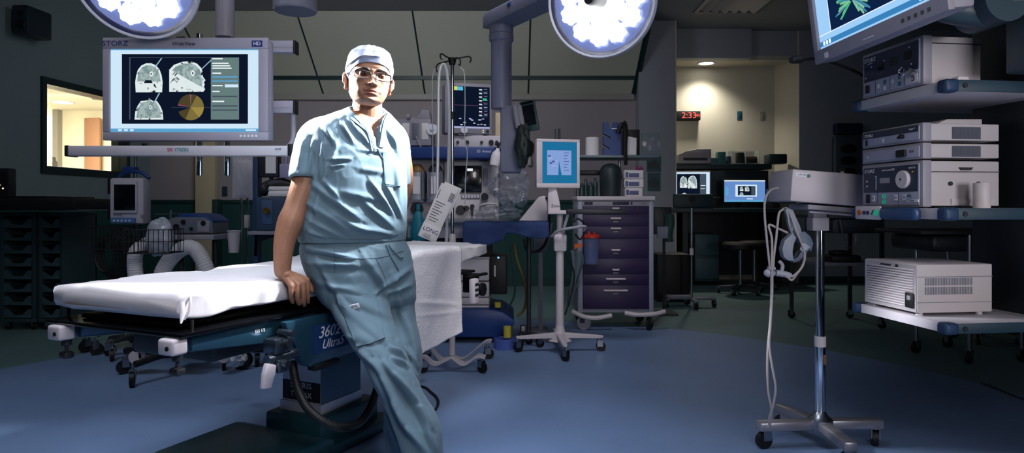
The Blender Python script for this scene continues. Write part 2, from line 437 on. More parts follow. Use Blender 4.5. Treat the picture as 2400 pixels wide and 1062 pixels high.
# pale pilaster on the back wall
m = MB(); m.box(X(457, 8.95), X(503, 8.95), 8.95, YB, 0, HC, .006); struct('trim_3', m, mat('pilaster_paint', 'c8bd9e', .6, var=.05))
m = MB(); m.box(X(497, 8.93), X(508, 8.93), 8.93, YB, 0, 1.19, .004); struct('trim_4', m, M_trim)
# sloping glass panels above the sill along the back wall
ZS = Zp(222, YB)
def slope(s): return Vector((0, YB - .03 - .62 * s, ZS + s))
M_slope = mat('sloping_glass', 'b6b8aa', .38, var=.08, nscale=1.2)
xs = [X(p, YB) for p in (240, 516, 760, 997, 1238, 1480)]
top_s = HC - ZS
flare = 1.07
m = MB()
for a, b in zip(xs, xs[1:]):
    p0, p1 = slope(0), slope(top_s); g = .012
    v = [(a + g, p0.y, p0.z), (b - g, p0.y, p0.z), (b * flare - g, p1.y, p1.z), (a * flare + g, p1.y, p1.z)]
    n = Vector((0, -.85, -.53)) * .012
    v2 = [Vector(q) + n for q in v]
    m._add(v + v2, [(0, 1, 2, 3), (7, 6, 5, 4), (0, 4, 5, 1), (1, 5, 6, 2), (2, 6, 7, 3), (3, 7, 4, 0)])
sl = struct('window_2', m, M_slope)
m = MB()
for a in xs:
    p0, p1 = slope(0), slope(top_s); w_ = .012
    m.tube([(a, p0.y, p0.z), (a * flare, p1.y, p1.z)], .016, 6)
obj('mullion', m, M_frame, sl)
m = MB(); q = slope(.2); m.box(xs[0], xs[-1] * 1.01, q.y - .03, q.y + .01, q.z - .025, q.z + .035); obj('transom', m, M_frame, sl)
m = MB(); m.box(xs[0] - .1, xs[-1] + .02, YB - .075, YB, ZS - .08, ZS, .008); struct('trim_5', m, mat('sill_paint', 'a8a6a2', .5, var=.04))
p0, p1 = slope(0), slope(top_s)
m = MB(); m._add([(xs[-1] + .02, p0.y, p0.z), (xs[-1] * flare + .02, p1.y, p1.z), (xs[-1] * flare + .02, YB, p1.z), (xs[-1] + .02, YB, p0.z), (xs[-1] + .07, p0.y, p0.z), (xs[-1] * flare + .07, p1.y, p1.z), (xs[-1] * flare + .07, YB, p1.z), (xs[-1] + .07, YB, p0.z)],
    [(0, 1, 2, 3), (7, 6, 5, 4), (0, 4, 5, 1), (1, 5, 6, 2), (2, 6, 7, 3), (3, 7, 4, 0)]); struct('trim_6', m, M_frame)
# alcove lamp, switch plates, clock, air grille
lp = P(1655, 150, 9.62)
ceiling_lamp('recessed_light', 'round recessed ceiling light glowing over the desk alcove beside the wall clock', (lp.x, lp.y, AZ), .10, 9, (1, .97, .86))
spot('alcove_lamp_light', (lp.x, lp.y - .02, AZ - .03), (lp.x, lp.y + .05, 0), 105, 125, (1, .93, .80), .08, .9)
def plate(px, py, d, label, m_, wv=.075, hv=.13):
    c = P(px, py, d); t = thing('switch_plate', label, 'switch', (c.x, c.y, c.z))
    m = MB(); m.box(-wv / 2, wv / 2, -.008, 0, -hv / 2, hv / 2, .003); obj('cover', m, m_, t)
    m = MB(); m.box(-.012, .012, -.014, -.008, -.022, .022, .002); obj('toggle', m, m_, t)
plate(1733, 271, 9.9, 'dark teal switch plate on the alcove wall, nearer the clock', mat('teal_plate', '245062', .4), .07, .13)
plate(1787, 272, 9.9, 'beige switch plate on the alcove wall, farther from the clock', mat('beige_plate', '8f8e7e', .5), .075, .13)
plate(527, 449, YB, 'dark teal switch plate on the wall just above the wainscot rail', mat('teal_plate2', '1f4250', .4), .075, .14)
c = P(1612, 271, 9.8); t = thing('wall_clock', 'black digital wall clock with red glowing digits in the alcove', 'clock', (c.x, 9.9, c.z))
m = MB(); m.box(-.19, .19, -.1, 0, -.068, .068, .006); obj('housing', m, M_black, t)
lettering('2:33', .125, glow('clock_red', (1, .10, .07), 2.0), t, FRONT(.02, -.101, 0), 'digits', sx=1.05)
lettering('44', .075, glow('clock_red', (1, .10, .07), 2.0), t, FRONT(.148, -.101, -.0), 'digits', sx=.8)
c0 = P(1690, 25, 0.0001)
t = thing('air_vent', 'slatted metal air grille set in the ceiling above the alcove bulkhead', 'vent', (2.75, 8.1, HC))
m = MB(); m.box(-.42, .42, -.42, -.36, -.02, 0); m.box(-.42, .42, .36, .42, -.02, 0); m.box(-.42, -.36, -.36, .36, -.02, 0); m.box(.36, .42, -.36, .36, -.02, 0); obj('frame', m, M_mid, t)
for k in range(6):
    m = MB(); m.box(-.052, .052, -.36, .36, -.004, .004, M=Matrix.Translation((-.3 + k * .12, 0, -.012)) @ Matrix.Rotation(R(28), 4, 'Y')); obj('slat', m, M_grey, t)
# wall speaker on the left wall
c = P(88, 52, 6.9)
t = thing('wall_speaker', 'dark box loudspeaker bracketed high on the wall above the lit window', 'speaker', (lw(6.9), 6.9, c.z), R(-4))
m = MB(); m.box(.0, .05, -.05, .05, -.09, .09, .006); m.box(.05, .18, -.03, .03, .04, .08, .006); obj('bracket', m, M_black, t)
m = MB(); m.box(.10, .27, -.17, .17, -.16, .13, .02); obj('cabinet', m, mat('speaker_box', '1c2d38', .5), t)
m = MB(); m.lathe([(.0, .006), (.045, .008), (.05, 0)], 20, M=face_M((.2, -.171, -.07), (1, 0, 0), (0, 0, 1))); m.lathe([(.0, .006), (.028, .008), (.03, 0)], 20, M=face_M((.2, -.171, .04), (1, 0, 0), (0, 0, 1))); obj('driver', m, M_black, t)
# round drum lamp hanging from the ceiling
c = P(692, 12, 4.2)
t = thing('drum_light', 'white round drum housing hanging from the ceiling above the surgeon', 'ceiling mount', (c.x, 4.2, 0))
m = MB(); m.lathe([(0, 2.33), (.128, 2.335), (.136, 2.345), (.136, 2.60), (.09, 2.64), (.05, 2.66)], 40); obj('housing', m, mat('drum_paint', '9a9cae', .4, var=.04), t)
m = MB(); m.cyl((0, 0, 2.64), (0, 0, HC), .045); obj('drop_tube', m, M_white, t)
# ------------------------------------------------------------------ the surgeon
def apply_mods(o):
    dg = bpy.context.evaluated_depsgraph_get(); dg.update()
    me = bpy.data.meshes.new_from_object(o.evaluated_get(dg))
    return me
def fuse(mb, voxel, smooth_it=4, fac=.5):
    me = bpy.data.meshes.new('tmp'); bmesh.ops.recalc_face_normals(mb.bm, faces=mb.bm.faces); mb.bm.to_mesh(me); mb.bm.free()
    o = bpy.data.objects.new('tmp', me); COL.objects.link(o)
    r = o.modifiers.new('r', 'REMESH'); r.mode = 'VOXEL'; r.voxel_size = voxel; r.adaptivity = 0
    if smooth_it:
        s = o.modifiers.new('s', 'SMOOTH'); s.factor = fac; s.iterations = smooth_it
    out = apply_mods(o); bpy.data.objects.remove(o); bpy.data.meshes.remove(me)
    return out
def interp(rows, n):
    rows = np.array(rows, float); N = len(rows); out = []
    for i in range(N - 1):
        p1, p2 = rows[i], rows[i + 1]; p0 = rows[i - 1] if i else 2 * p1 - p2; p3 = rows[i + 2] if i + 2 < N else 2 * p2 - p1
        for k in range(n):
            t = k / n
            out.append(.5 * (2 * p1 + (p2 - p0) * t + (2 * p0 - 5 * p1 + 4 * p2 - p3) * t * t + (3 * p1 - p0 - 3 * p2 + p3) * t ** 3))
    out.append(rows[-1]); return out
def sup(t, p):
    c, s_ = math.cos(t), math.sin(t)
    return math.copysign(abs(c) ** (2 / p), c), math.copysign(abs(s_) ** (2 / p), s_)
def hloft(mb, rows, p=2.3, n=40, k=5):
    """level rings: (py, left px, right px, distance, half thickness, yaw in degrees)"""
    rings = []
    for py, L, Rr, d, b, yaw in interp(rows, k):
        y = R(yaw); W = (Rr - L) / 2 * d / FPX
        a = math.sqrt(max(W * W - (b * math.sin(y)) ** 2, 1e-5)) / math.cos(y)
        c = P((L + Rr) / 2, py, d)
        rr = []
        for i in range(n):
            u, v = sup(2 * math.pi * i / n, p); u *= a; v *= b
            rr.append(c + Vector((u * math.cos(y) - v * math.sin(y), u * math.sin(y) + v * math.cos(y), 0)))
        rings.append(rr)
    mb.loft(rings)
def limb(mb, pts, n=14, k=6, caps=True, flat=1.0, flatdir=None):
    """a tapering limb through (point, radius)"""
    rows = interp([(*p, r) for p, r in pts], k) if len(pts) > 2 else [np.array((*p, r)) for p, r in pts]
    cs = [Vector(q[:3]) for q in rows]; rs = [max(q[3], .001) for q in rows]; rings = []
    N = len(cs); a = None
    for i, c in enumerate(cs):
        t = (cs[min(i + 1, N - 1)] - cs[max(i - 1, 0)]).normalized()
        if a is None: a = (Vector(flatdir) - t * t.dot(Vector(flatdir))).normalized() if flatdir is not None else t.orthogonal().normalized()
        else: a = (a - t * a.dot(t)).normalized()
        b = t.cross(a)
        def ring(cc, r): return [cc + a * (r * math.cos(2 * math.pi * q / n)) * flat + b * (r * math.sin(2 * math.pi * q / n)) for q in range(n)]
        if i == 0 and caps:
            for s_ in (.12, .5, .82): rings.append(ring(c - t * rs[0] * math.cos(math.asin(s_)) * .95, rs[0] * s_))
        rings.append(ring(c, rs[i]))
        if i == N - 1 and caps:
            for s_ in (.82, .5, .12): rings.append(ring(c + t * rs[i] * math.cos(math.asin(s_)) * .95, rs[i] * s_))
    mb.loft(rings)
def arr(me):
    n = len(me.vertices); v = np.empty(n * 3); me.vertices.foreach_get('co', v); v = v.reshape(-1, 3)
    nn = np.empty(n * 3); me.vertex_normals.foreach_get('vector', nn); return v, nn.reshape(-1, 3)
def put(me, v): me.vertices.foreach_set('co', v.ravel()); me.update()
def proj(v): return np.stack([1200 + FPX * v[:, 0] / v[:, 1], HOR + FPX * (CAMH - v[:, 2]) / v[:, 1]], 1)
def facing(v, n):
    d = v - np.array([0, 0, CAMH]); d /= np.linalg.norm(d, axis=1)[:, None]
    return np.clip(-(d * n).sum(1) * 1.6, 0, 1)
def seg_dist(px, a, b):
    a = np.array(a, float); b = np.array(b, float); ab = b - a; L2 = (ab ** 2).sum()
    t = ((px - a) @ ab) / L2; tc = np.clip(t, 0, 1)
    d = px - (a + tc[:, None] * ab); dist = np.hypot(d[:, 0], d[:, 1]); side = np.sign((px - a) @ np.array([-ab[1], ab[0]]))
    return dist, side, tc
def folds(me, lst, noise_amp=.0035, noise_sc=7.0, fine=.0012, seed=0.0, crk=.38, gain=1.25):
    """raise creases in the cloth: (x0, y0, x1, y1, width, height)"""
    v, n = arr(me); px = proj(v); f = facing(v, n); disp = np.zeros(len(v))
    for x0, y0, x1, y1, w_, h in lst:
        d, sd, t = seg_dist(px, (x0, y0), (x1, y1))
        w_ = w_ * .85; h = h * gain
        prof = np.exp(-(d / w_) ** 2) - .55 * np.exp(-((d * sd - 1.7 * w_) / (1.1 * w_)) ** 2)
        disp += h * prof * np.sin(np.pi * np.clip(.12 + .8 * t, 0, 1)) * f
    nz = np.array([noise.noise(Vector((p[0] * noise_sc + seed, p[1] * noise_sc, p[2] * noise_sc * .8))) for p in v]) * noise_amp
    n2 = np.array([1 - 2 * abs(noise.noise(Vector((p[0] * 15 + p[2] * 9 + seed, p[1] * 15, p[2] * 10 - p[0] * 5)))) for p in v]) * fine * 2
    n3 = np.zeros(len(v))
    for i, q in enumerate(v):
        wq = noise.noise_vector(Vector(q) * 3.0 + Vector((seed, 0, 0))) * .06
        a_, b_, c_ = q[0] + wq.x, q[1] + wq.y, q[2] + wq.z
        r1 = 1 - abs(noise.noise(Vector((a_ * 9 + c_ * 5 + seed, b_ * 6, c_ * 7 - a_ * 4)))) * 2.2
        r2 = 1 - abs(noise.noise(Vector((a_ * 16 - c_ * 11 + seed, b_ * 14, c_ * 15 + a_ * 9)))) * 2.2
        n3[i] = crk * (max(r1, 0) ** 4 * .0065 + max(r2, 0) ** 4 * .0030)
    put(me, v + n * (disp + nz + n2 + n3)[:, None]); return me
from mathutils.bvhtree import BVHTree
def bvh_of(me):
    return BVHTree.FromPolygons([v.co for v in me.vertices], [tuple(p.vertices) for p in me.polygons])
def on_surface(bvh, px, py, lift=.002):
    o = Vector((0, 0, CAMH)); d = Vector(((px - 1200) / FPX, 1, -(py - HOR) / FPX)).normalized()
    h = bvh.ray_cast(o, d)
    return (h[0] + h[1] * lift) if h[0] is not None else None
def patch(bvh, q, nu=14, nv=14, lift=.0025, sm=6):
    """a sheet of cloth that lies on the surface inside the four corners q"""
    m = MB(); V = []
    for i in range(nu + 1):
        for j in range(nv + 1):
            u, v = i / nu, j / nv
            x = (q[0][0] * (1 - u) + q[1][0] * u) * (1 - v) + (q[3][0] * (1 - u) + q[2][0] * u) * v
            y = (q[0][1] * (1 - u) + q[1][1] * u) * (1 - v) + (q[3][1] * (1 - u) + q[2][1] * u) * v
            V.append(on_surface(bvh, x, y, lift))
    if any(a is None for a in V): return None
    W = nv + 1
    for _ in range(sm):
        V2 = list(V)
        for i in range(nu + 1):
            for j in range(nv + 1):
                nb = [V[a_ * W + b_] for a_, b_ in ((i - 1, j), (i + 1, j), (i, j - 1), (i, j + 1)) if 0 <= a_ <= nu and 0 <= b_ <= nv]
                if len(nb) == 4: V2[i * W + j] = V[i * W + j] * .5 + sum(nb, Vector()) * .125
        V = V2
    back = [a + Vector((0, .004, 0)) for a in V]; N = len(V)
    F = []
    for i in range(nu):
        for j in range(nv):
            F.append((i * W + j, (i + 1) * W + j, (i + 1) * W + j + 1, i * W + j + 1)); F.append((N + i * W + j + 1, N + (i + 1) * W + j + 1, N + (i + 1) * W + j, N + i * W + j))
    rim = [i * W for i in range(nu + 1)] + [nu * W + j for j in range(1, nv + 1)] + [i * W + nv for i in range(nu - 1, -1, -1)] + [j for j in range(nv - 1, 0, -1)]
    for a, b in zip(rim, rim[1:] + rim[:1]): F.append((a, b, N + b, N + a))
    m._add(V + back, F); return m
def strand(bvh, pts, r=.003, lift=.002, n=10, seg=8):
    q = [on_surface(bvh, x, y, lift) for x, y in [(p.x, p.y) for p in spline([(a, b, 0) for a, b in pts], n)]]
    q = [a for a in q if a is not None]
    m = MB(); m.tube(q, r, seg); return m

M_scrub = mat('scrub_cotton', '5b7380', .72, var=.05, nscale=20, bump=.08, bscale=900, sheen=.1, spec=.3)
M_seam = mat('scrub_seam', '4d6673', .8, var=.05)
M_cap = mat('cap_cloth', '747e99', .75, var=.03, bump=.08, bscale=700, sheen=.15)
# ---- head, in its own frame: x to the viewer's right, -y forward, z up, eyes at z = 0
HM = Matrix.Translation(P(865, 184, 2.62)) @ Matrix.Rotation(R(21), 4, 'Z') @ Matrix.Rotation(R(5), 4, 'Y') @ Matrix.Scale(1.06, 4)
HMI = HM.inverted()
hz = [-.122, -.117, -.106, -.092, -.072, -.048, -.02, .0, .03, .06, .085, .103, .112, .1165]
hw_ = [.014, .034, .050, .0595, .0675, .0725, .0750, .0760, .0780, .0755, .066, .047, .028, .004]
hf = [.070, .080, .0865, .0865, .0865, .0865, .0875, .0845, .0905, .084, .066, .042, .022, .003]
hb = [-.03, -.008, .022, .048, .068, .082, .091, .096, .101, .095, .078, .052, .030, .004]
def hi(z, a): return float(np.interp(z, hz, a))
def gs(x, z, cx, cz, sx, sz): return math.exp(-((x - cx) / sx) ** 2 - ((z - cz) / sz) ** 2)
def face_feat(x, z):
    f = 0.0; ax = abs(x); zm = z + 7.5 * min(ax, .03) ** 2
    if .016 > z > -.05:
        t = (.016 - z) / .058
        f += (.004 + .020 * t ** 1.2) * math.exp(-(x / (.0085 + .0070 * t)) ** 2) * min(1, max(0, (z + .0505) / .007))
    f += .019 * gs(x, z, 0, -.041, .0105, .0085) * .45
    f += .0100 * gs(ax, z, .0160, -.0425, .0066, .0066)
    f -= .0045 * gs(ax, z, .023, -.046, .005, .008)
    f -= .0115 * gs(ax, z, .0345, -.001, .0175, .0105)
    f -= .004 * gs(ax, z, .016, .004, .006, .010)
    f += .0050 * gs(ax, z, .032, .0165, .019, .0065)
    f += .0045 * gs(ax, z, .050, -.022, .015, .013)
    f += .0020 * gs(ax, z, .034, -.019, .010, .005)
    f += .0050 * gs(x, zm, 0, -.0665, .019, .0050)
    f += .0085 * gs(x, zm, 0, -.0800, .0165, .0055)
    f -= .0060 * gs(x, zm, 0, -.0730, .024, .0020)
    f -= .0030 * gs(ax, z, .027, -.074, .005, .006)
    f -= .0022 * gs(x, z, 0, -.056, .0035, .006)
    f -= .0048 * gs(x, z, 0, -.0905, .018, .005)
    f += .0060 * gs(x, z, 0, -.106, .016, .010)
    f -= .0022 * abs(1) * gs(ax, z, .033, -.058, .005, .016)
    f += .004 * gs(ax, z, .045, -.075, .014, .016)
    return f
def head_point(th, z, off=0.0):
    w_, f, b = hi(z, hw_), hi(z, hf), hi(z, hb)
    s_, c = math.sin(th), math.cos(th)
    x = math.copysign(abs(s_) ** .86, s_) * w_
    mid = (b - f) * .5 * .35
    if c > 0: y = mid - (f + mid) * abs(c) ** .80
    else: y = mid + (b - mid) * abs(c) ** .90
    if c > .05: y -= face_feat(x, z) * min(1, c * 2.2)
    r = math.hypot(x, y)
    if off and r > 1e-6: x, y = x * (1 + off / max(r, .03)), y * (1 + off / max(r, .03))
    return Vector((x, y, z * .87 if z < 0 else z))
def head_mesh(mb):
    NZ, NT = 170, 180; rings = []
    for i in range(NZ + 1):
        z = -.122 + (.2385) * (i / NZ); rings.append([HM @ head_point(2 * math.pi * k / NT + math.pi, z) for k in range(NT)])
    mb.loft(rings)
    for s_ in (-1, 1):                                   # ears
        E = HM @ Matrix.Translation((s_ * .0825, .010, -.020)) @ Matrix.Rotation(s_ * R(38), 4, 'Z') @ Matrix.Rotation(s_ * R(8), 4, 'Y')
        mb.sphere((0, .006, 0), 1, 18, 12, M=E, sc=(.0062, .0150, .0255))
        rim = [E @ Vector((s_ * .003, .004 + .0165 * math.cos(a), .002 + .0295 * math.sin(a))) for a in np.linspace(-1.5, 3.4, 16)]
        limb(mb, [(p, .0042) for p in rim], 8, 2)
        mb.sphere((s_ * .001, -.002, -.026), 1, 12, 8, M=E, sc=(.0052, .008, .0085))
        mb.sphere((s_ * -.004, -.010, -.004), 1, 12, 8, M=E, sc=(.007, .006, .018))
body = MB()
head_mesh(body)
limb(body, [(P(862, 205, 2.68), .058), (P(861, 245, 2.675), .0585), (P(857, 280, 2.69), .066), (P(850, 320, 2.70), .075)], 24)
SHR, SHL = P(742, 322, 2.61), P(922, 318, 2.79)
# inner torso, pelvis and legs (under the clothes)
hloft(body, [(264, 800, 900, 2.68, .050, 36), (282, 768, 916, 2.68, .075, 36), (305, 742, 926, 2.68, .100, 36), (360, 742, 928, 2.67, .115, 36), (440, 742, 925, 2.66, .112, 36), (520, 738, 922, 2.67, .105, 34), (600, 745, 935, 2.68, .105, 32), (680, 782, 945, 2.68, .085, 32)], n=32, k=3)
limb(body, [(P(832, 640, 2.65), .075), (P(858, 740, 2.55), .058), (P(900, 845, 2.45), .048), (P(950, 960, 2.41), .046), (P(1005, 1130, 2.34), .036), (P(1010, 1192, 2.33), .034)], 16)
limb(body, [(P(908, 640, 2.74), .07), (P(930, 740, 2.71), .058), (P(946, 845, 2.63), .05), (P(938, 960, 2.58), .048), (P(945, 1110, 2.52), .036), (P(948, 1135, 2.52), .034)], 16)
# right arm braced on the table edge
WR = P(662, 636, 2.462)
limb(body, [(SHR, .058), (P(727, 378, 2.57), .055), (P(714, 432, 2.535), .0510), (P(694, 486, 2.51), .0445), (P(680, 522, 2.49), .0475), (P(668, 562, 2.475), .0405), (P(663, 602, 2.465), .0345), (WR, .0305)], 20)
# hand: palm and fingers
kn = [P(683, 671, 2.438), P(697, 667, 2.452), P(709.5, 663, 2.472), P(719, 657, 2.497)]      # knuckles, little finger to forefinger
tips = [[(682, 688, 2.436), (683, 701, 2.452), (686, 709, 2.472)], [(697, 690, 2.448), (698, 705, 2.462), (701, 713, 2.482)],
        [(710, 688, 2.470), (711, 705, 2.482), (713, 715, 2.502)], [(720, 680, 2.496), (721, 697, 2.506), (722, 708, 2.526)]]
rad = [.0088, .0096, .0100, .0098]
for k, t in enumerate(kn):
    base = WR + (t - WR) * .25
    limb(body, [(base + Vector((0, 0, -.004)), .0165), (WR + (t - WR) * .62, .0145), (t, .0122)], 12)
    ch = [(t, .0120)] + [(P(*q), rad[k] * f) for q, f in zip(tips[k], (1.0, .95, .80))]
    limb(body, ch, 12, 5)
limb(body, [(WR + Vector((.018, -.01, -.012)), .0175), (P(703, 656, 2.50), .0150), (P(718, 659, 2.53), .0122), (P(727, 670, 2.535), .0108), (P(731, 681, 2.535), .0085)], 12, 5)
limb(body, [(WR, .027), (WR + (kn[1] - WR) * .5 + Vector((0, .008, -.006)), .024), (WR + (kn[2] - WR) * .8 + Vector((0, .01, -.004)), .017)], 14)
# left arm, down behind the body to the table
limb(body, [(SHL, .055), (P(938, 380, 2.84), .05), (P(944, 440, 2.92), .044), (P(925, 520, 2.98), .040), (P(905, 585, 3.02), .032)], 16)
limb(body, [(P(905, 585, 3.02), .034), (P(897, 603, 3.03), .030), (P(884, 612, 3.05), .020)], 12)
for k in range(4): limb(body, [(P(893 + k * 5, 600 + k * 2, 3.03), .014), (P(878 + k * 6, 612 + k, 3.05), .009), (P(868 + k * 7, 616 + k, 3.07), .0085)], 10, 3)
limb(body, [(P(910, 598, 3.01), .013), (P(908, 612, 3.0), .010), (P(903, 618, 3.0), .009)], 10, 3)
bme = fuse(body, .0023, 3, .5)
# skin, coloured by where the lips, stubble and inner ear are
v, n = arr(bme); h = np.array(HMI); hv = v @ h[:3, :3].T + h[:3, 3]
base = np.array(hexc('966c55')); lips = np.array(hexc('7a463c')); stub = np.array(hexc('6d4f42')); warm = np.array(hexc('a06a4c'))
col = np.tile(base, (len(v), 1))
x, y, z = hv[:, 0], hv[:, 1], hv[:, 2]; z = np.where(z < 0, z / .87, z); ax = np.abs(x); zm = z + 7.5 * np.minimum(ax, .03) ** 2; inhead = (z > -.13) & (z < .13) & (np.hypot(x, y) < .14)
def mixc(msk, c, k): global col; kk = np.clip(msk, 0, 1)[:, None] * k; col = col * (1 - kk) + c * kk
gz = lambda cx, cz, sx, sz: np.exp(-((ax - cx) / sx) ** 2 - ((z - cz) / sz) ** 2)
front = (y < -.02) & inhead
mixc(front * np.clip(1.3 * (np.exp(-((z + .098) / .030) ** 2)) - .0, 0, 1) * (1 - .0 * ax), stub, .55)
mixc(front * gz(0, -.060, .026, .006), stub, .6)
lipm = front * np.clip(1.6 * np.maximum(np.exp(-(x / .021) ** 4 - ((zm + .0675) / .0045) ** 4), np.exp(-(x / .019) ** 4 - ((zm + .0795) / .0058) ** 4)), 0, 1)
mixc(lipm, lips, .85)
mixc(front * np.exp(-(x / .024) ** 4 - ((zm + .0730) / .0016) ** 2), np.array(hexc('4a2a26')), .85)
mixc(front * gz(.032, -.016, .014, .006), np.array(hexc('744c3a')), .5)
mixc(front * gz(.0085, -.0480, .0050, .0030), np.array(hexc('3a211b')), .8)
mixc(front * gz(0, -.030, .02, .014), warm, .35)
mixc(((np.hypot(x, y) > .083) & inhead & (np.abs(y) < .03)) * 1.0, np.array(hexc('a8654f')), .5)
mot = np.array([noise.noise(Vector(p) * 60) for p in v]); col = col * (1 + .10 * mot)[:, None]
col = np.clip(col, 0, 1)
ca = bme.color_attributes.new('skin_tone', 'FLOAT_COLOR', 'POINT'); ca.data.foreach_set('color', np.concatenate([col, np.ones((len(v), 1))], 1).astype(np.float32).ravel())
M_skin = mat('skin', '966c55', .48, var=0, bump=.05, bscale=420, subsurf=.12, spec=.45)
nt = M_skin.node_tree; at_ = nt.nodes.new('ShaderNodeAttribute'); at_.attribute_name = 'skin_tone'
nt.links.new(at_.outputs['Color'], nt.nodes['Principled BSDF'].inputs['Base Color'])
bme.shade_smooth()
person = obj('person', bme, M_skin)
tag(person, 'man in blue grey scrubs, white cap and glasses leaning back on the operating table', 'person')
# ---- face details
M_hair = mat('dark_hair', '14110f', .5, var=.3, nscale=80)
m = MB()
for s_ in (-1, 1):
    c = Vector((s_ * .0345, -.0695, -.001)); m.sphere(c, .0118, 20, 14, M=HM, mi=0)
    m.cyl(c + Vector((.0008, -.0112, .0)), c + Vector((.0008, -.0122, .0)) , .0058, .0054, 16, M=HM, mi=1)
    m.cyl(c + Vector((.0008, -.0121, .0)), c + Vector((.0008, -.01245, .0)), .0024, .0022, 12, M=HM, mi=2)
obj('eyes', m, [mat('eye_white', '8a7f78', .5, var=.02, spec=.1), mat('brown_iris', '1c100a', .5, var=.1, spec=.1), mat('pupil', '050404', .3, var=0, spec=.3)], person)
m = MB()
for s_ in (-1, 1):                                       # lids
    c = Vector((s_ * .0345, -.0695, -.001))
    def lid(u, vv, lo, hi_):
        a = R(-78 + 156 * u); e = R(lo + (hi_ - lo) * vv); r = .0131
        e2 = e * (math.cos(a) ** .5 if abs(a) < 1.5 else .3)
        return HM @ (c + Vector((r * math.sin(a) * math.cos(e2), -r * math.cos(a) * math.cos(e2), r * math.sin(e2))))
    m.grid(lambda u, vv: lid(u, vv, -1, 80), 16, 8); m.grid(lambda u, vv: lid(u, vv, -70, -18), 16, 8)
obj('eyelids', m, mat('lid_skin', '6b4534', .5, var=.05), person)
m = MB()
for s_ in (-1, 1):
    def br(t):
        xx = s_ * (.012 + .044 * t); zz = .0130 + .0075 * math.sin(t * 2.2) - .007 * t * t
        th = math.asin(min(.999, (abs(xx) / hi(zz, hw_)) ** (1 / .86))) * s_; q = head_point(th, zz); q.y -= .0010; return HM @ q
    def brw(i):
        return .0048 * (1 - .65 * i) * min(1, .35 + 5 * i)
    pts_ = [br(t) for t in np.linspace(0, 1, 14)]; m.tube(pts_, lambda t: .0062 * (1 - .6 * t) * min(1, .4 + 5 * t), 8)
obj('eyebrows', m, M_hair, person)
# cap, hair band under it
def head_dir(az, el):
    """outermost head point in a direction, seen from the middle of the skull"""
    lo, hi_ = 0.0, .2
    d = Vector((math.sin(az) * math.cos(el), -math.cos(az) * math.cos(el), math.sin(el)))
    c = Vector((0, .005, .015))
    for _ in range(26):
        r = (lo + hi_) / 2; q = c + d * r
        z_ = q.z
        if z_ > .1164 or z_ < -.12: hi_ = r; continue
        w_, f, b = hi(z_, hw_), hi(z_, hf), hi(z_, hb); mid = (b - f) * .175
        yy = (q.y - mid); ry = (f + mid) if yy < 0 else (b - mid)
        inside = (abs(q.x) / w_) ** 2.2 + (abs(yy) / ry) ** 2.2 < 1
        if inside: lo = r
        else: hi_ = r
    return c + d * (lo + hi_) / 2, d
def cap_edge(az, drop=0.0):
    e0, e1 = R(-60), R(60)
    for _ in range(24):
        e = (e0 + e1) / 2; q, d = head_dir(az, e)
        if q.z > -.0120 - .60 * q.y - drop + (.0 if q.y < .03 else (q.y - .03) * .3): e1 = e
        else: e0 = e
    return e
edges = [cap_edge(2 * math.pi * k / 72) for k in range(72)]
def capf(u, s_, lift0=.0045, puff=.0045):
    k = u * 72; e0 = edges[int(round(k)) % 72]; e = e0 + (math.pi / 2 - e0) * s_
    q, d = head_dir(2 * math.pi * u, e)
    wr = .0035 * math.sin(9 * 2 * math.pi * u + 1.2 * math.sin(3 * u * 6.28)) * s_ * (1 - s_) * 3 + .003 * noise.noise(Vector((math.sin(6.28 * u) * 3, math.cos(6.28 * u) * 3, s_ * 5)))
    seam = .0022 * math.exp(-((s_ - .15) / .02) ** 2)
    pk = .004 * math.exp(-(s_ - 1) ** 2 / .01)
    return HM @ (q + d * (lift0 + puff * math.sin(math.pi * min(1, s_ * 1.05)) ** .8 + wr + seam + pk))
m = MB(); m.grid(lambda u, s_: capf(u, s_), 72, 40, closed_u=True)
def capin(u, s_):
    return capf(u, s_) + (HM @ Vector((0, 0, .015)) - capf(u, s_)) * .02
m.grid(lambda u, s_: capin(u, .3 * (1 - s_)), 72, 4, closed_u=True)
cap = obj('scrub_cap', m, M_cap, person, 'white cloth surgical cap', angle=60)
m = MB()
for k, sgn in enumerate((0,)):
    ring = [capf(i / 72, .165) + (capf(i / 72, .165) - HM @ Vector((0, 0, .015))).normalized() * .0012 for i in range(72)]
    m.tube(ring, .0014, 6, closed=True)
obj('cap_seam', m, mat('seam_white', 'd6dae6', .7, var=.02), cap)
m = MB()
e2 = [cap_edge(2 * math.pi * k / 72, .010 if 10 < k < 62 else .0) for k in range(72)]
def hairf(u, s_):
    k = int(round(u * 72)) % 72; e = e2[k] + .25 * s_; q, d = head_dir(2 * math.pi * u, e); return HM @ (q + d * .0022)
m.grid(hairf, 72, 5, closed_u=True); obj('hair', m, M_hair, person)
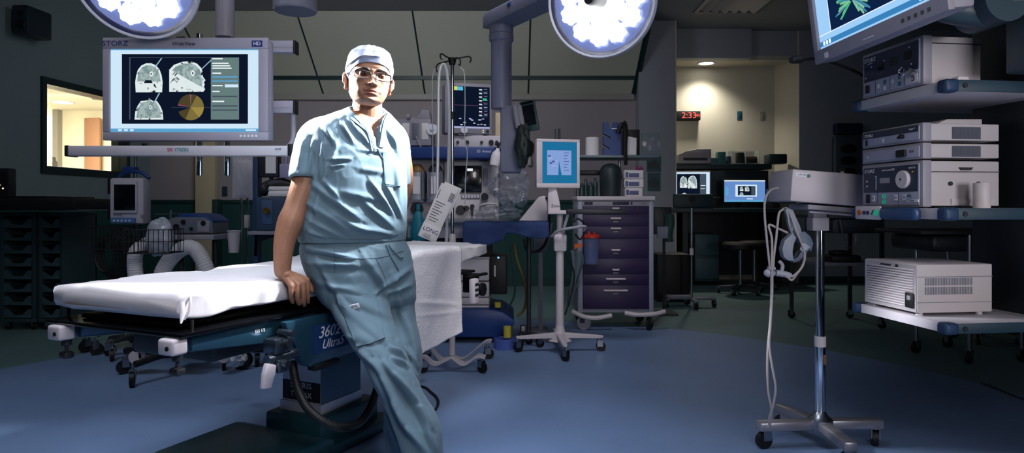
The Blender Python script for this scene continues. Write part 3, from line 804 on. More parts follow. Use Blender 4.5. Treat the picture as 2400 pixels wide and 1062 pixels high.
# glasses
m = MB(); ml = MB()
GY = -.1015
def lens_pts(cx, off=0.0):
    out = []
    for k in range(40):
        a = 2 * math.pi * k / 40; u, w2 = sup(a, 4.5)
        zz = -.0095 + w2 * (.0130 - off); xx = cx + u * (.0275 - off)
        out.append(HM @ Vector((xx, GY + .35 * max(0, abs(xx) - .03) ** 1.0 * .6, zz)))
    return out
for s_ in (-1, 1):
    q = lens_pts(s_ * .0375); m.tube(q, .0017, 8, closed=True)
    top = [p for p, a in zip(q, range(40)) if 1 <= a <= 19]; m.tube(top, .0029, 8)
    ml.poly(lens_pts(s_ * .0375, .001))
    x1 = s_ * .0650
    m.tube([HM @ Vector((x1, GY + .010, -.003)), HM @ Vector((s_ * .072, GY + .022, -.002)), HM @ Vector((s_ * .0805, -.055, .000)), HM @ Vector((s_ * .0835, .0, .002)), HM @ Vector((s_ * .0805, .018, -.012))], .0018, 8, smooth=5)
m.tube([HM @ Vector((-.011, GY, -.004)), HM @ Vector((0, GY - .003, -.0025)), HM @ Vector((.011, GY, -.004))], .0018, 8, smooth=5)
gl = obj('eyeglasses', m, mat('glasses_frame', '17110f', .3, var=.1), person, 'dark rectangular eyeglasses')
obj('lenses', ml, mat('lens_glass', (.9, .93, .95), .03, trans=1.0, var=0, ior=1.08), gl)
# ---- scrub shirt
YW = 36
sh = MB()
hloft(sh, [(252, 828, 893, 2.690, .050, YW), (262, 805, 906, 2.690, .068, YW), (274, 778, 918, 2.685, .090, YW), (290, 748, 931, 2.68, .112, YW), (312, 730, 940, 2.675, .128, YW), (345, 726, 944, 2.67, .140, YW), (400, 726, 945, 2.66, .146, YW),
           (450, 722, 945, 2.655, .146, YW), (500, 717, 944, 2.655, .142, YW), (535, 714, 943, 2.655, .138, YW), (556, 716, 942, 2.66, .134, YW), (566, 718, 941, 2.66, .132, YW)], n=48, k=5)
HEM_R = P(717, 419, 2.535)
limb(sh, [(P(775, 303, 2.65), .060), (P(744, 325, 2.60), .0735), (P(728, 368, 2.57), .0690), (P(718, 405, 2.54), .0625), (HEM_R, .0610)], 24, 6, caps=False)
limb(sh, [(P(885, 303, 2.74), .055), (P(918, 322, 2.79), .066), (P(929, 370, 2.83), .063), (P(934, 430, 2.87), .054)], 24, 6, caps=False)
sme = fuse(sh, .0048, 6, .5)
v, n = arr(sme); px = proj(v); f = facing(v, n)
# neck opening: the cloth gives way to the chest under it
VP = np.array([(806, 236), (834, 270), (858, 289), (874, 305), (884, 347), (889, 332), (889, 298), (897, 276), (916, 256), (880, 230)], float)
def inside(poly, p):
    r = np.zeros(len(p), bool); j = len(poly) - 1
    for i in range(len(poly)):
        c = ((poly[i][1] > p[:, 1]) != (poly[j][1] > p[:, 1])) & (p[:, 0] < (poly[j][0] - poly[i][0]) * (p[:, 1] - poly[i][1]) / (poly[j][1] - poly[i][1] + 1e-9) + poly[i][0]); r ^= c; j = i
    return r
msk = inside(VP, px) & (f > .05) & (v[:, 1] < 2.74)
v[msk] += -n[msk] * .03 + np.array([0, .01, 0])
ax_ = np.array(HEM_R - P(728, 368, 2.57)); ax_ /= np.linalg.norm(ax_); rel = v - np.array(HEM_R); al = rel @ ax_; rd = np.linalg.norm(rel - al[:, None] * ax_, axis=1)
v[(al > -.008) & (al < .02) & (rd < .0545)] -= ax_ * .030
put(sme, v)
shirt_folds = [(738, 436, 845, 515, 9, .010), (722, 478, 830, 548, 9, .009), (728, 520, 800, 556, 7, .006), (760, 425, 800, 470, 7, .008), (775, 375, 822, 372, 5, .008), (778, 392, 806, 385, 4, .006),
    (868, 425, 925, 505, 7, .009), (905, 435, 946, 520, 6, .009), (928, 385, 936, 470, 6, .006), (800, 290, 828, 335, 6, .008), (818, 280, 850, 330, 6, .008), (838, 300, 868, 345, 5, .006), (790, 330, 770, 410, 7, .007),
    (762, 300, 790, 345, 7, .006), (712, 330, 700, 390, 6, .007), (735, 330, 722, 405, 6, .008), (756, 340, 750, 420, 5, .008), (800, 450, 900, 470, 9, .005), (850, 470, 930, 540, 8, .007), (780, 500, 880, 556, 9, .006),
    (820, 530, 935, 552, 7, .006), (725, 545, 770, 558, 5, .006), (905, 300, 930, 345, 5, .006), (918, 320, 940, 380, 5, .005), (840, 352, 905, 356, 5, .004), (745, 460, 738, 520, 6, .006), (840, 395, 905, 405, 8, .004)]
folds(sme, shirt_folds, .0032, 5.0, .0006, 3.0, .20, 1.35)
sme.shade_smooth()
shirt = obj('scrub_shirt', sme, M_scrub, person, 'short sleeved blue grey scrub shirt')
sb = bvh_of(sme)
m = patch(sb, [(896, 356), (938, 360), (939, 435), (903, 432)], lift=.003)
if m: obj('chest_pocket', m, M_scrub, shirt)
def band(bv, pts, width, lift=.004, n=8, thick=.0025):
    c = [Vector((p.x, p.y)) for p in spline([(a, b, 0) for a, b in pts], n)]; m = MB(); A = []; B = []; Cc = []
    for i, p in enumerate(c):
        t = (c[min(i + 1, len(c) - 1)] - c[max(i - 1, 0)]).normalized(); q = Vector((-t.y, t.x)) * width / 2
        a, b = on_surface(bv, p.x + q.x, p.y + q.y, lift), on_surface(bv, p.x - q.x, p.y - q.y, lift)
        if a is None or b is None: continue
        A.append(a); B.append(b)
    for _ in range(8):
        A = [A[0]] + [(A[i - 1] + A[i] * 2 + A[i + 1]) / 4 for i in range(1, len(A) - 1)] + [A[-1]]; B = [B[0]] + [(B[i - 1] + B[i] * 2 + B[i + 1]) / 4 for i in range(1, len(B) - 1)] + [B[-1]]
    N = len(A); V = A + B + [a + Vector((0, .006, 0)) for a in A] + [b + Vector((0, .006, 0)) for b in B]; F = []
    for i in range(N - 1):
        F += [(i, i + 1, N + i + 1, N + i), (2 * N + i, 3 * N + i, 3 * N + i + 1, 2 * N + i + 1), (i, 2 * N + i, 2 * N + i + 1, i + 1), (N + i, N + i + 1, 3 * N + i + 1, 3 * N + i)]
    m._add(V, F); return m
obj('neckband', band(sb, [(812, 262), (840, 286), (864, 304), (871, 325), (878, 352)], 15, .005), M_scrub, shirt)
obj('neckband', band(sb, [(912, 268), (904, 284), (899, 304), (896, 325), (893, 346)], 9, .004), M_scrub, shirt)
m = strand(sb, [(820, 268), (850, 296), (866, 320), (878, 356)], .0013, .0055); obj('neck_seam', m, M_seam, shirt)
m = strand(sb, [(884, 346), (890, 362), (900, 376)], .0022, .002); obj('neck_slit', m, M_seam, shirt)
m = strand(sb, [(758, 318), (754, 350), (760, 390), (752, 420)], .0013, .0008); obj('sleeve_seam', m, M_seam, shirt)
m = strand(sb, [(896, 357), (899, 390), (904, 432), (938, 436)], .0014, .003); obj('pocket_seam', m, M_seam, shirt)
m = strand(sb, [(720, 545), (770, 558), (830, 561), (890, 560), (940, 546)], .0012, .0008); obj('hem_seam', m, M_seam, shirt)
# ---- scrub trousers
tr = MB()
hloft(tr, [(548, 732, 930, 2.665, .118, 34), (566, 722, 940, 2.665, .126, 34), (590, 720, 951, 2.665, .135, 34), (625, 729, 958, 2.66, .140, 34), (665, 746, 964, 2.655, .135, 34), (700, 766, 966, 2.65, .118, 34), (720, 790, 962, 2.65, .085, 34)], n=44, k=5)
hloft(tr, [(640, 736, 905, 2.61, .105, 20), (690, 763, 908, 2.585, .105, 20), (750, 792, 918, 2.53, .100, 15), (800, 822, 938, 2.475, .096, 10), (845, 853, 956, 2.43, .090, 5), (885, 870, 974, 2.41, .088, 0), (930, 893, 996, 2.40, .086, 0), (975, 914, 1022, 2.385, .086, 0), (1020, 932, 1036, 2.37, .086, 0), (1075, 948, 1040, 2.355, .086, 0), (1140, 968, 1048, 2.345, .084, 0), (1180, 972, 1052, 2.34, .084, 0)], p=2.1, n=36, k=5)
hloft(tr, [(640, 862, 958, 2.73, .09, 30), (690, 868, 967, 2.72, .095, 25), (750, 884, 974, 2.69, .092, 15), (800, 900, 985, 2.65, .088, 10), (845, 908, 989, 2.62, .084, 0), (900, 902, 985, 2.595, .080, 0), (950, 899, 984, 2.575, .080, 0), (1005, 899, 984, 2.555, .080, 0), (1061, 905, 986, 2.535, .080, 0), (1120, 912, 988, 2.525, .080, 0)], p=2.1, n=36, k=5)
tme = fuse(tr, .0050, 5, .5)
tr_folds = [(722, 582, 850, 612, 8, .010), (728, 618, 870, 622, 9, .009), (748, 662, 850, 690, 9, .007), (850, 600, 905, 680, 9, .010), (905, 700, 870, 600, 8, .006), (880, 690, 905, 665, 5, .006), (905, 672, 960, 630, 8, .008), (905, 690, 962, 668, 7, .007),
    (800, 690, 905, 742, 9, .008), (790, 700, 850, 760, 8, .006), (815, 790, 880, 800, 7, .006), (850, 760, 900, 800, 8, .006), (915, 815, 952, 838, 6, .012), (922, 838, 955, 858, 6, .010), (900, 850, 965, 935, 9, .012), (868, 870, 905, 945, 8, .008),
    (880, 850, 960, 1015, 10, .013), (930, 880, 1010, 1000, 10, .012), (920, 945, 990, 1062, 10, .010), (905, 960, 940, 1062, 9, .009), (985, 960, 1020, 1062, 9, .009), (960, 1005, 1000, 1062, 8, .008), (930, 700, 960, 800, 8, .008), (950, 740, 978, 840, 7, .008), (935, 800, 980, 860, 7, .008),
    (920, 640, 940, 720, 7, .006), (960, 850, 980, 900, 6, .006), (740, 600, 790, 700, 8, .006), (770, 650, 830, 760, 8, .006), (840, 820, 890, 870, 8, .008)]
folds(tme, tr_folds, .0045, 5.0, .0008, 9.0, .25, 1.6)
tme.shade_smooth()
trs = obj('scrub_trousers', tme, M_scrub, person, 'loose blue grey scrub trousers')
tb = bvh_of(tme)
m = patch(tb, [(792, 700), (878, 690), (900, 792), (838, 815)], 22, 22, .0062)
if m: obj('cargo_pocket', m, M_scrub, trs)
tr_, tl_ = on_surface(tb, 846, 711.5, .002), on_surface(tb, 820, 719, .002)
td_ = Vector(((833 - 1200) / FPX, 1, -(716 - HOR) / FPX)).normalized(); th_ = tb.ray_cast(Vector((0, 0, CAMH)), td_)
rx_ = (tr_ - tl_).normalized(); nn_ = (th_[1] - rx_ * th_[1].dot(rx_)).normalized(); TM_ = face_M(th_[0] + nn_ * .0165, rx_, nn_.cross(rx_))
m = MB(TM_); m.box(-.0185, .0185, -.0088, .0088, -.004, .0, .001); tgp = obj('pocket_tag', m, M_inkwhite, trs, 'white tag on the trouser pocket')
lettering('SML', .0125, M_ink, tgp, TM_ @ Matrix.Translation((0, 0, .0003)), sx=1.2)
m = strand(tb, [(838, 815), (868, 806), (899, 793)], .0016, .0075); obj('pocket_seam', m, M_seam, trs)
m = strand(tb, [(784, 580), (786, 600), (784, 640)], .0016, .001); obj('side_pocket_seam', m, M_seam, trs)
m = strand(tb, [(905, 574), (915, 600), (926, 620), (934, 634)], .0030, .004); obj('drawstring', m, M_scrub, trs)
m = strand(tb, [(909, 574), (922, 590), (936, 604), (943, 600)], .0030, .005); obj('drawstring', m, M_scrub, trs)
m = strand(tb, [(718, 590), (770, 598), (830, 606), (890, 604), (945, 588)], .0014, .001); obj('waistband_seam', m, M_seam, trs)
m = strand(tb, [(880, 606), (898, 640), (908, 672)], .0015, .001); obj('fly_seam', m, M_seam, trs)
# shoes
for cx, cy, dd, yaw in ((1015, 1200, 2.28, 16), (952, 1150, 2.47, 24)):
    g0 = P(cx, cy, dd); T_ = Matrix.Translation((g0.x, g0.y, 0)) @ Matrix.Rotation(R(yaw), 4, 'Z')
    m = MB(); rings = []
    for i in range(13):
        t = i / 12; yy = .08 - .27 * t; w_ = .034 + .014 * math.sin(math.pi * min(1, t * 1.05)) if t < .93 else .024
        hgt = .085 - .05 * t if t < .9 else .028
        rings.append([T_ @ Vector((w_ * math.cos(a), yy, .003 + hgt * .5 + hgt * .5 * math.sin(a))) for a in np.linspace(0, 2 * math.pi, 20, endpoint=False)])
    m.loft(rings); obj('shoe', m, M_black, person)
# ------------------------------------------------------------------ operating table (local x runs from foot to head, y across to the far side)
TO = Vector((-1.04, 2.08, 0)); TRZ = math.atan2(.907, .42)
M_sheet = mat('white_sheet', 'd0cccf', .8, var=.03, bump=.06, bscale=300)
M_drape = mat('paper_drape', 'efeaec', .9, var=.06, nscale=60, bump=.5, bscale=130)
tbl = thing('operating_table', 'long surgical table on a steel column, covered with a white sheet', 'operating table', TO, TRZ)
m = MB(); m.box(.03, 1.88, .06, .55, .704, .722, .008); obj('pad', m, M_black, tbl)
m = MB(); m.box(-.03, 1.25, -.035, .645, .688, .703, .004); obj('tray', m, M_gloss, tbl)
for s_ in (.03, 1.2):
    for t_ in (-.01, .615):
        m = MB(); m.cyl((s_, t_, .70), (s_, t_, .738), .006); obj('post', m, M_black, tbl)
for t_, nm in ((-.012, 'near'), (.548, 'far')):
    m = MB(); pr = [(0.03, .687), (.60, .687), (.60, .575), (.50, .59), (.03, .635)]
    m.prism(pr, 0, .045, M=Matrix.Translation((0, t_ + .045, 0)) @ Matrix.Rotation(R(90), 4, 'X'), bev=.006); obj('side_rail', m, M_tablem, tbl)
    m = MB(); m.box(-.05, .008, t_ - .012, t_ + .06, .636, .688, .010, seg=3); b = obj('rail_end_block', m, M_white, tbl, 'white end block of the side rail')
    m = MB(); m.cyl((-.053, t_ + .012, .66), (-.045, t_ + .012, .66), .007); obj('knob', m, M_black, b)
    m = MB(); m.cyl((0, t_ + .03, .632), (0, t_ + .03, .612), .016); m.cyl((0, t_ + .03, .612), (0, t_ + .03, .58), .006); m.box(-.018, .018, t_ + .01, t_ + .05, .565, .59, .008); obj('pivot', m, M_dark, b)
m = MB()
pl = [(.37, .68), (1.13, .68), (1.13, .505), (.50, .49), (.455, .51), (.43, .58), (.39, .63)]
m.prism(pl, 0, .03, M=Matrix.Translation((0, -.045, 0)) @ Matrix.Rotation(R(90), 4, 'X'), bev=.005); sp_ = obj('side_plate', m, M_tablem, tbl)
m = MB(); m.prism(pl, 0, .03, M=Matrix.Translation((0, .66, 0)) @ Matrix.Rotation(R(90), 4, 'X'), bev=.005); obj('side_plate', m, M_tablem, tbl)
m = MB(); lb = [(.645, .635), (1.0, .635), (1.0, .535), (.645, .535)]
m.box(.515, .86, -.079, -.075, .535, .643, .0); m2 = obj('model_plate', m, mat('blue_sign', '1b3763', .3, var=.6, nscale=6), tbl, 'blue model plate with white script')
TF = lambda s, z, o=-.0795: face_M((s, o, z), (1, 0, 0), (0, 0, 1))
lettering('3602', .062, M_inkwhite, m2, TF(.60, .610), shear=.3); lettering('UltraS', .05, M_inkwhite, m2, TF(.62, .562), shear=.35)
lettering('ESS 1/2', .016, M_inkwhite, sp_, TF(.31, .655, -.0135)).name = 'lettering'
m = MB(); m.box(.2, 1.9, .1, .52, .55, .688, .02); m.box(.8, 1.25, .12, .48, .48, .56, .02); obj('under_frame', m, M_dark, tbl)
# column and base
m = MB(); m.box(.86, 1.14, .19, .41, .21, .56); m.box(.852, 1.148, .182, .418, .17, .215); obj('column', m, mat('column_steel', 'b4b6c0', .38, .35, var=.06), tbl)
m = MB(); m.box(.861, 1.139, .187, .19, .217, .56, .0); obj('column_cover', m, M_tablem, tbl)
m = MB(); m.box(.857, .8605, .192, .408, .222, .308); cp = obj('type_plate', m, M_black, tbl, 'black type plate on the column')
lettering('STERIS', .036, M_inkwhite, cp, face_M((.8565, .30, .290), (0, -1, 0), (0, 0, 1)), sx=1.2); lettering('T   MAX', .034, M_inkwhite, cp, face_M((.8565, .30, .248), (0, -1, 0), (0, 0, 1)))
m = MB(); m.box(.80, 1.22, .14, .46, .05, .172, .015); m.box(.25, 1.30, .085, .555, .015, .065, .012); obj('base', m, mat('base_enamel', '1c434e', .35, .1, var=.1), tbl)
m = MB(); m.prism([(.18, .05), (.80, .05), (.80, .105), (.74, .125), (.35, .125), (.18, .09)], -.58, -.06, M=Matrix.Rotation(R(90), 4, 'X'), bev=.012); obj('foot_cover', m, mat('foot_enamel', '204853', .30, .1, var=.15), tbl)
for s_, t_ in ((.3, .12), (.3, .53), (1.24, .12), (1.24, .53)):
    m = MB(); m.cyl((s_, t_ - .02, .025), (s_, t_ + .02, .025), .025); obj('caster', m, M_black, tbl)
# clamp with a release handle at the front end of the side plate
CT = Matrix.Translation((-.135, 0, 0))
m = MB(CT); m.box(.44, .53, -.09, -.03, .575, .63, .008); m.cyl((.42, -.07, .56), (.56, -.07, .56), .018); m.cyl((.49, -.11, .61), (.49, -.03, .61), .016); m.box(.45, .50, -.10, -.04, .51, .555, .006); m.cyl((.50, -.115, .645), (.50, -.05, .645), .012); m.cyl((.47, -.12, .54), (.47, -.05, .54), .014); cl = obj('rail_clamp', m, mat('dull_steel', '5a6470', .3, .9, var=.3, nscale=30), tbl, 'steel accessory clamp')
m = MB(CT); m.prism([(.405, .555), (.45, .54), (.44, .51), (.425, .465), (.385, .47), (.395, .52)], -.0, .02, M=Matrix.Translation((0, -.07, 0)) @ Matrix.Rotation(R(90), 4, 'X'), bev=.005); obj('handle', m, M_white, cl)
m = MB(); m.box(.52, .66, -.085, -.04, .470, .492, .004); obj('latch', m, M_black, tbl)
Ti = (Matrix.Translation(TO) @ Matrix.Rotation(TRZ, 4, 'Z')).inverted()
hs = [P(686, 850, 2.52), P(690, 880, 2.50), P(700, 918, 2.48), P(722, 958, 2.46), P(762, 990, 2.46), P(806, 1003, 2.50), P(844, 990, 2.62), P(868, 955, 2.74), P(884, 910, 2.86), P(900, 870, 2.92)]
m = MB(); m.tube([Ti @ p for p in hs[:1]] + [Ti @ p for p in hs], lambda t: .0160 + .0006 * math.sin(t * 520), 12, smooth=24); obj('power_hose', m, M_black, tbl, 'black ribbed power hose')
# hand control and head end parts
m = MB(); m.box(1.82, 1.88, -.07, -.035, .55, .69, .008, mi=0)
for k in range(3): m.box(1.83, 1.87, -.074, -.07, .59 + .03 * k, .605 + .03 * k, .002, mi=1)
obj('hand_control', m, [M_white, M_dark], tbl, 'white hand control hanging at the head end')
m = MB(); m.box(1.3, 2.08, .06, .56, .70, .715, .005); m.box(1.84, 2.06, -.035, -.005, .69, .705, .004); obj('head_plate', m, M_black, tbl)
m = MB(); m.cyl((1.93, -.06, .62), (1.93, -.005, .62), .03); m.cyl((1.93, -.075, .62), (1.93, -.055, .62), .038, seg=8); m.box(1.90, 1.96, -.03, .05, .60, .71, .006); obj('socket', m, M_black, tbl)
# sheet over the pad
def sheet_z(s): return .829 + .006 * math.exp(-((s - .72) / .10) ** 2) - .010 * math.exp(-((s - .60) / .12) ** 2) + .045 * max(0, min(1, (s - 1.0) / .35))
def sheet():
    m = MB(); NS, NC = 150, 110; rings = []
    for i in range(NS + 1):
        s = -.025 + 2.185 * i / NS
        e = min(i, NS - i) / NS * 2.185
        q = 1 - (1 - min(1, e / .035)) ** 2; k = math.sqrt(max(q, 0.0))
        zt = sheet_z(s); zb = .742 + .035 * max(0, min(1, (s - 1.0) / .35)) + .030 * max(0, min(1, (s - 1.65) / .45)); r = []
        hd = max(0, (s - 1.92) / .24)
        for j in range(NC):
            a = 2 * math.pi * j / NC; u, vv = sup(a, 9)
            hw = .323 - .045 * hd ** 1.6 ; hh = (zt - zb) / 2 * (.5 + .5 * k) 
            t = .305 + u * hw * (.965 + .035 * k); z = (zt + zb) / 2 + vv * hh
            side = max(0, abs(u) - .9) * 10
            low = max(0, -vv)
            wv = .008 * noise.noise(Vector((s * 7, t * 3, z * 8))) + .006 * side * noise.noise(Vector((s * 22, u * 3, z * 5)))
            if vv > .8:
                hx, hy = s - .66, t + .0
                z += .010 * noise.noise(Vector((s * 5, t * 6, 1))) * 1.0 + .004 * max(0, 1 - 5 * abs(noise.noise(Vector((s * 3 + t * 4, t * 7 - s * 4, 9))))) + .006 * (1 - 2 * abs(noise.noise(Vector((s * 4 + t * 9, t * 5 - s * 3, 4))))) - .006
                z -= .030 * math.exp(-((s - .62) / .07) ** 2 - ((t - .0) / .07) ** 2)
                z += .010 * math.exp(-((s - .80) / .03) ** 2 - ((t - .05) / .2) ** 2) - .02 * math.exp(-((s - .95) / .10) ** 2 - ((t - .0) / .1) ** 2)
            t += math.copysign(1, u) * side * (wv + .014 * low * noise.noise(Vector((s * 9, 2, u))) + .007 * max(0, 1 - 3 * abs(noise.noise(Vector((s * 5 + z * 18, z * 6, u))))))
            z += -.020 * side * low * (noise.noise(Vector((s * 6, u * 2, 7))) + .2)
            se = s - (.012 * noise.noise(Vector((t * 9, z * 20, 3))) if i < 4 else 0)
            r.append(Vector((se, t, z)))
        rings.append(r)
    m.loft(rings); return m
sheet_o = obj('bed_sheet', sheet(), M_sheet, angle=70); sheet_o.location = TO; sheet_o.rotation_euler = (0, 0, TRZ)
tag(sheet_o, 'white fitted sheet stretched over the operating table pad', 'sheet')
m = MB()
m.loft([[Vector((-.012 + .012 * math.cos(a) * k1, -.018 + .012 * math.sin(a) * k1, z_)) + o_ for a in np.linspace(0, 6.283, 12, endpoint=False)] for k1, z_, o_ in ((.3, .815, Vector((.012, .012, 0))), (.6, .795, Vector((.004, .004, 0))), (.8, .77, Vector((0, -.002, 0))), (.6, .752, Vector((-.006, -.008, 0))), (.25, .738, Vector((-.016, -.016, 0))))])
m.tube([Vector((.022, -.012, .822)), Vector((.012, -.026, .80)), Vector((.004, -.028, .77)), Vector((-.006, -.02, .745))], .004, 8, smooth=6)
obj('corner_knot', m, M_sheet, sheet_o, 'gathered sheet corner at the foot end', angle=70)
# paper drape hanging over the near edge
def drape(u, l):
    s = 1.215 + .50 * u + .055 * l * (u - .3)
    z0 = sheet_z(s) + .006; top = .30; fall = .50 - .03 * u
    d = l * (top + fall)
    if d < top - .03: t, z = -.035 + (top - d), z0 + .003 * noise.noise(Vector((s * 12, d * 10, 0)))
    else:
        k = min(1, (d - top + .03) / .05); t = -.035 + .03 * (1 - math.sin(k * 1.57)) - .004; z = z0 - .03 * (1 - math.cos(k * 1.57)) - max(0, d - top - .02)
        t -= .010 * math.sin(u * 5 + .5) * min(1, (d - top + .03) / .2) + .004 * noise.noise(Vector((s * 9, z * 9, 5)))
        crease = math.exp(-((z - (.60 - .09 * (u - .5))) / .012) ** 2) * .006 + math.exp(-((z - (.545 - .06 * (u - .5))) / .009) ** 2) * .004
        t -= crease * math.sin(math.pi * u) + .001 * noise.noise(Vector((s * 40, z * 90, 1)))
        z += .006 * noise.noise(Vector((s * 14, 3, 3))) * l
    return Vector((s, t, z))
m = MB(); m.grid(lambda u, l: drape(u, l), 60, 110); dr_ = obj('paper_drape', m, M_drape, recalc=False, angle=70)
sm_ = dr_.modifiers.new('thick', 'SOLIDIFY'); sm_.thickness = .003; sm_.offset = 0
dr_.location = TO; dr_.rotation_euler = (0, 0, TRZ)
tag(dr_, 'white creased paper drape hanging over the table edge beside the surgeon', 'drape')
# thin cable on the floor behind the surgeon
m = MB(); m.tube([G(900, 900) + Vector((0, 0, .007)), G(985, 908) + Vector((0, 0, .007)), G(1010, 922) + Vector((0, 0, .007)), G(1027, 942) + Vector((0, 0, .007)), G(1016, 968) + Vector((0, 0, .007)), G(960, 1000) + Vector((0, 0, .007))], .007, 8, smooth=10)
o = obj('floor_cable', m, M_black); tag(o, 'thin black cable looped on the blue floor behind the surgeon', 'cable')
# ------------------------------------------------------------------ generic pieces
class Loc:
    """local measures of a thing standing at pixel column px0, distance d"""
    def __init__(s, px0, d): s.o = Vector((X(px0, d), d, 0)); s.d = d; s.p = px0
    def x(s, px): return (px - s.p) / FPX * s.d
    def z(s, py): return Zp(py, s.d)
    def w(s, n): return n / FPX * s.d
def caster(parent, x, y, r=.04, label=None, m_=None, stem=.03):
    a = random.uniform(0, 6.28)
    m = MB(); T_ = Matrix.Translation((x, y, 0)) @ Matrix.Rotation(a, 4, 'Z')
    m.cyl((0, -.012, r), (0, .012, r), r, seg=18, M=T_); c = obj('caster', m, m_ or M_black, parent)
    m = MB(); m.box(-.012, .03, -.018, -.014, r, 2 * r + .012, M=T_); m.box(-.012, .03, .014, .018, r, 2 * r + .012, M=T_); m.box(-.012, .03, -.018, .018, 2 * r + .006, 2 * r + .014, M=T_); m.cyl((.012, 0, 2 * r), (.012, 0, 2 * r + stem + .01), .008, M=T_); obj('fork', m, M_steel, c)
    return c
def star_base(parent, legs, z=.10, r=.30, m_=None, cr=.035, a0=0.0, th=.022):
    for k in range(legs):
        a = a0 + 2 * math.pi * k / legs; d = Vector((math.cos(a), math.sin(a), 0))
        m = MB(); n = Vector((-d.y, d.x, 0)); rings = []
        for t, w_, h, zz in ((0, .030, .040, z + .012), (.5, .024, .03, z + .004), (.92, .018, .022, z - .004), (1, .010, .012, z - .004)):
            c = d * r * t + Vector((0, 0, zz)); rings.append([c + n * w_ + Vector((0, 0, -h / 2)), c + n * w_ + Vector((0, 0, h / 2 - .006)), c + n * w_ * .5 + Vector((0, 0, h / 2)), c - n * w_ * .5 + Vector((0, 0, h / 2)), c - n * w_ + Vector((0, 0, h / 2 - .006)), c - n * w_ + Vector((0, 0, -h / 2))])
        m.loft(rings); obj('leg', m, m_ or M_white, parent)
        caster(parent, d.x * r * .95, d.y * r * .95, cr, stem=max(.005, z - 2 * cr - .02))
def screen_face(m, x0, x1, z0, z1, y, mi=0): m._add([(x0, y, z0), (x1, y, z0), (x1, y, z1), (x0, y, z1)], [(0, 1, 2, 3)], mi)
def flat(m, poly, y, mi): m._add([(p[0], y, p[1]) for p in poly], [tuple(range(len(poly)))], mi)

S_white = glow('screen_white', (.62, .80, .95), 1.0); S_black = glow('screen_black', (.004, .008, .022), 1.0)
S_brain = glow_noise('screen_scan', '7f9899', 'a9bcbc', 38, .9, pos=(.42, .52)); S_skull = glow_noise('screen_bone', '0c1722', 'dfeaea', 30, 1.0, pos=(.36, .44))
S_teal = glow('screen_panel', (.13, .20, .20), 1.0); S_line = glow('screen_line', (.30, .50, .58), 1.0); S_blue = glow('screen_taskbar', (.10, .36, .62), 1.0)
S_amber = glow('screen_amber', (.20, .155, .045), 1); S_magenta = glow('screen_magenta', (.35, .06, .18), 1.0); S_txt = glow('screen_text', (.78, .85, .85), 1.0); S_dim = glow('screen_grey', (.06, .08, .11), 1.0)
SCR = [S_white, S_black, S_brain, S_skull, S_teal, S_line, S_blue, S_amber, S_magenta, S_txt, S_dim, glow('screen_umber', (.07, .055, .022), 1), glow('screen_gold', (.33, .24, .055), 1)]
HEADF = [(-.48, -.5), (-.5, -.15), (-.46, .1), (-.40, .28), (-.28, .42), (-.1, .5), (.08, .5), (.26, .43), (.39, .28), (.46, .1), (.5, -.15), (.48, -.5)]
HEADS = [(-.5, -.5), (-.5, .22), (-.38, .38), (-.16, .48), (.06, .5), (.22, .42), (.33, .28), (.38, .12), (.37, .0), (.44, -.12), (.40, -.18), (.42, -.26), (.40, -.34), (.43, -.42), (.38, -.5)]
HEADA = [(-.5, -.5), (-.47, -.12), (-.40, .12), (-.28, .36), (-.12, .38), (0, .5), (.12, .38), (.28, .36), (.40, .12), (.47, -.12), (.5, -.5)]
def scan(m, shape, cx, cz, w_, h, y, hole=True, inner=.86):
    flat(m, [(cx + p[0] * w_, cz + p[1] * h) for p in shape], y, 3)
    flat(m, [(cx + p[0] * w_ * inner, cz + p[1] * h * inner - (0 if shape is HEADA else -.0)) for p in shape if p[1] > -.45 or shape is HEADA], y - .0004, 2)
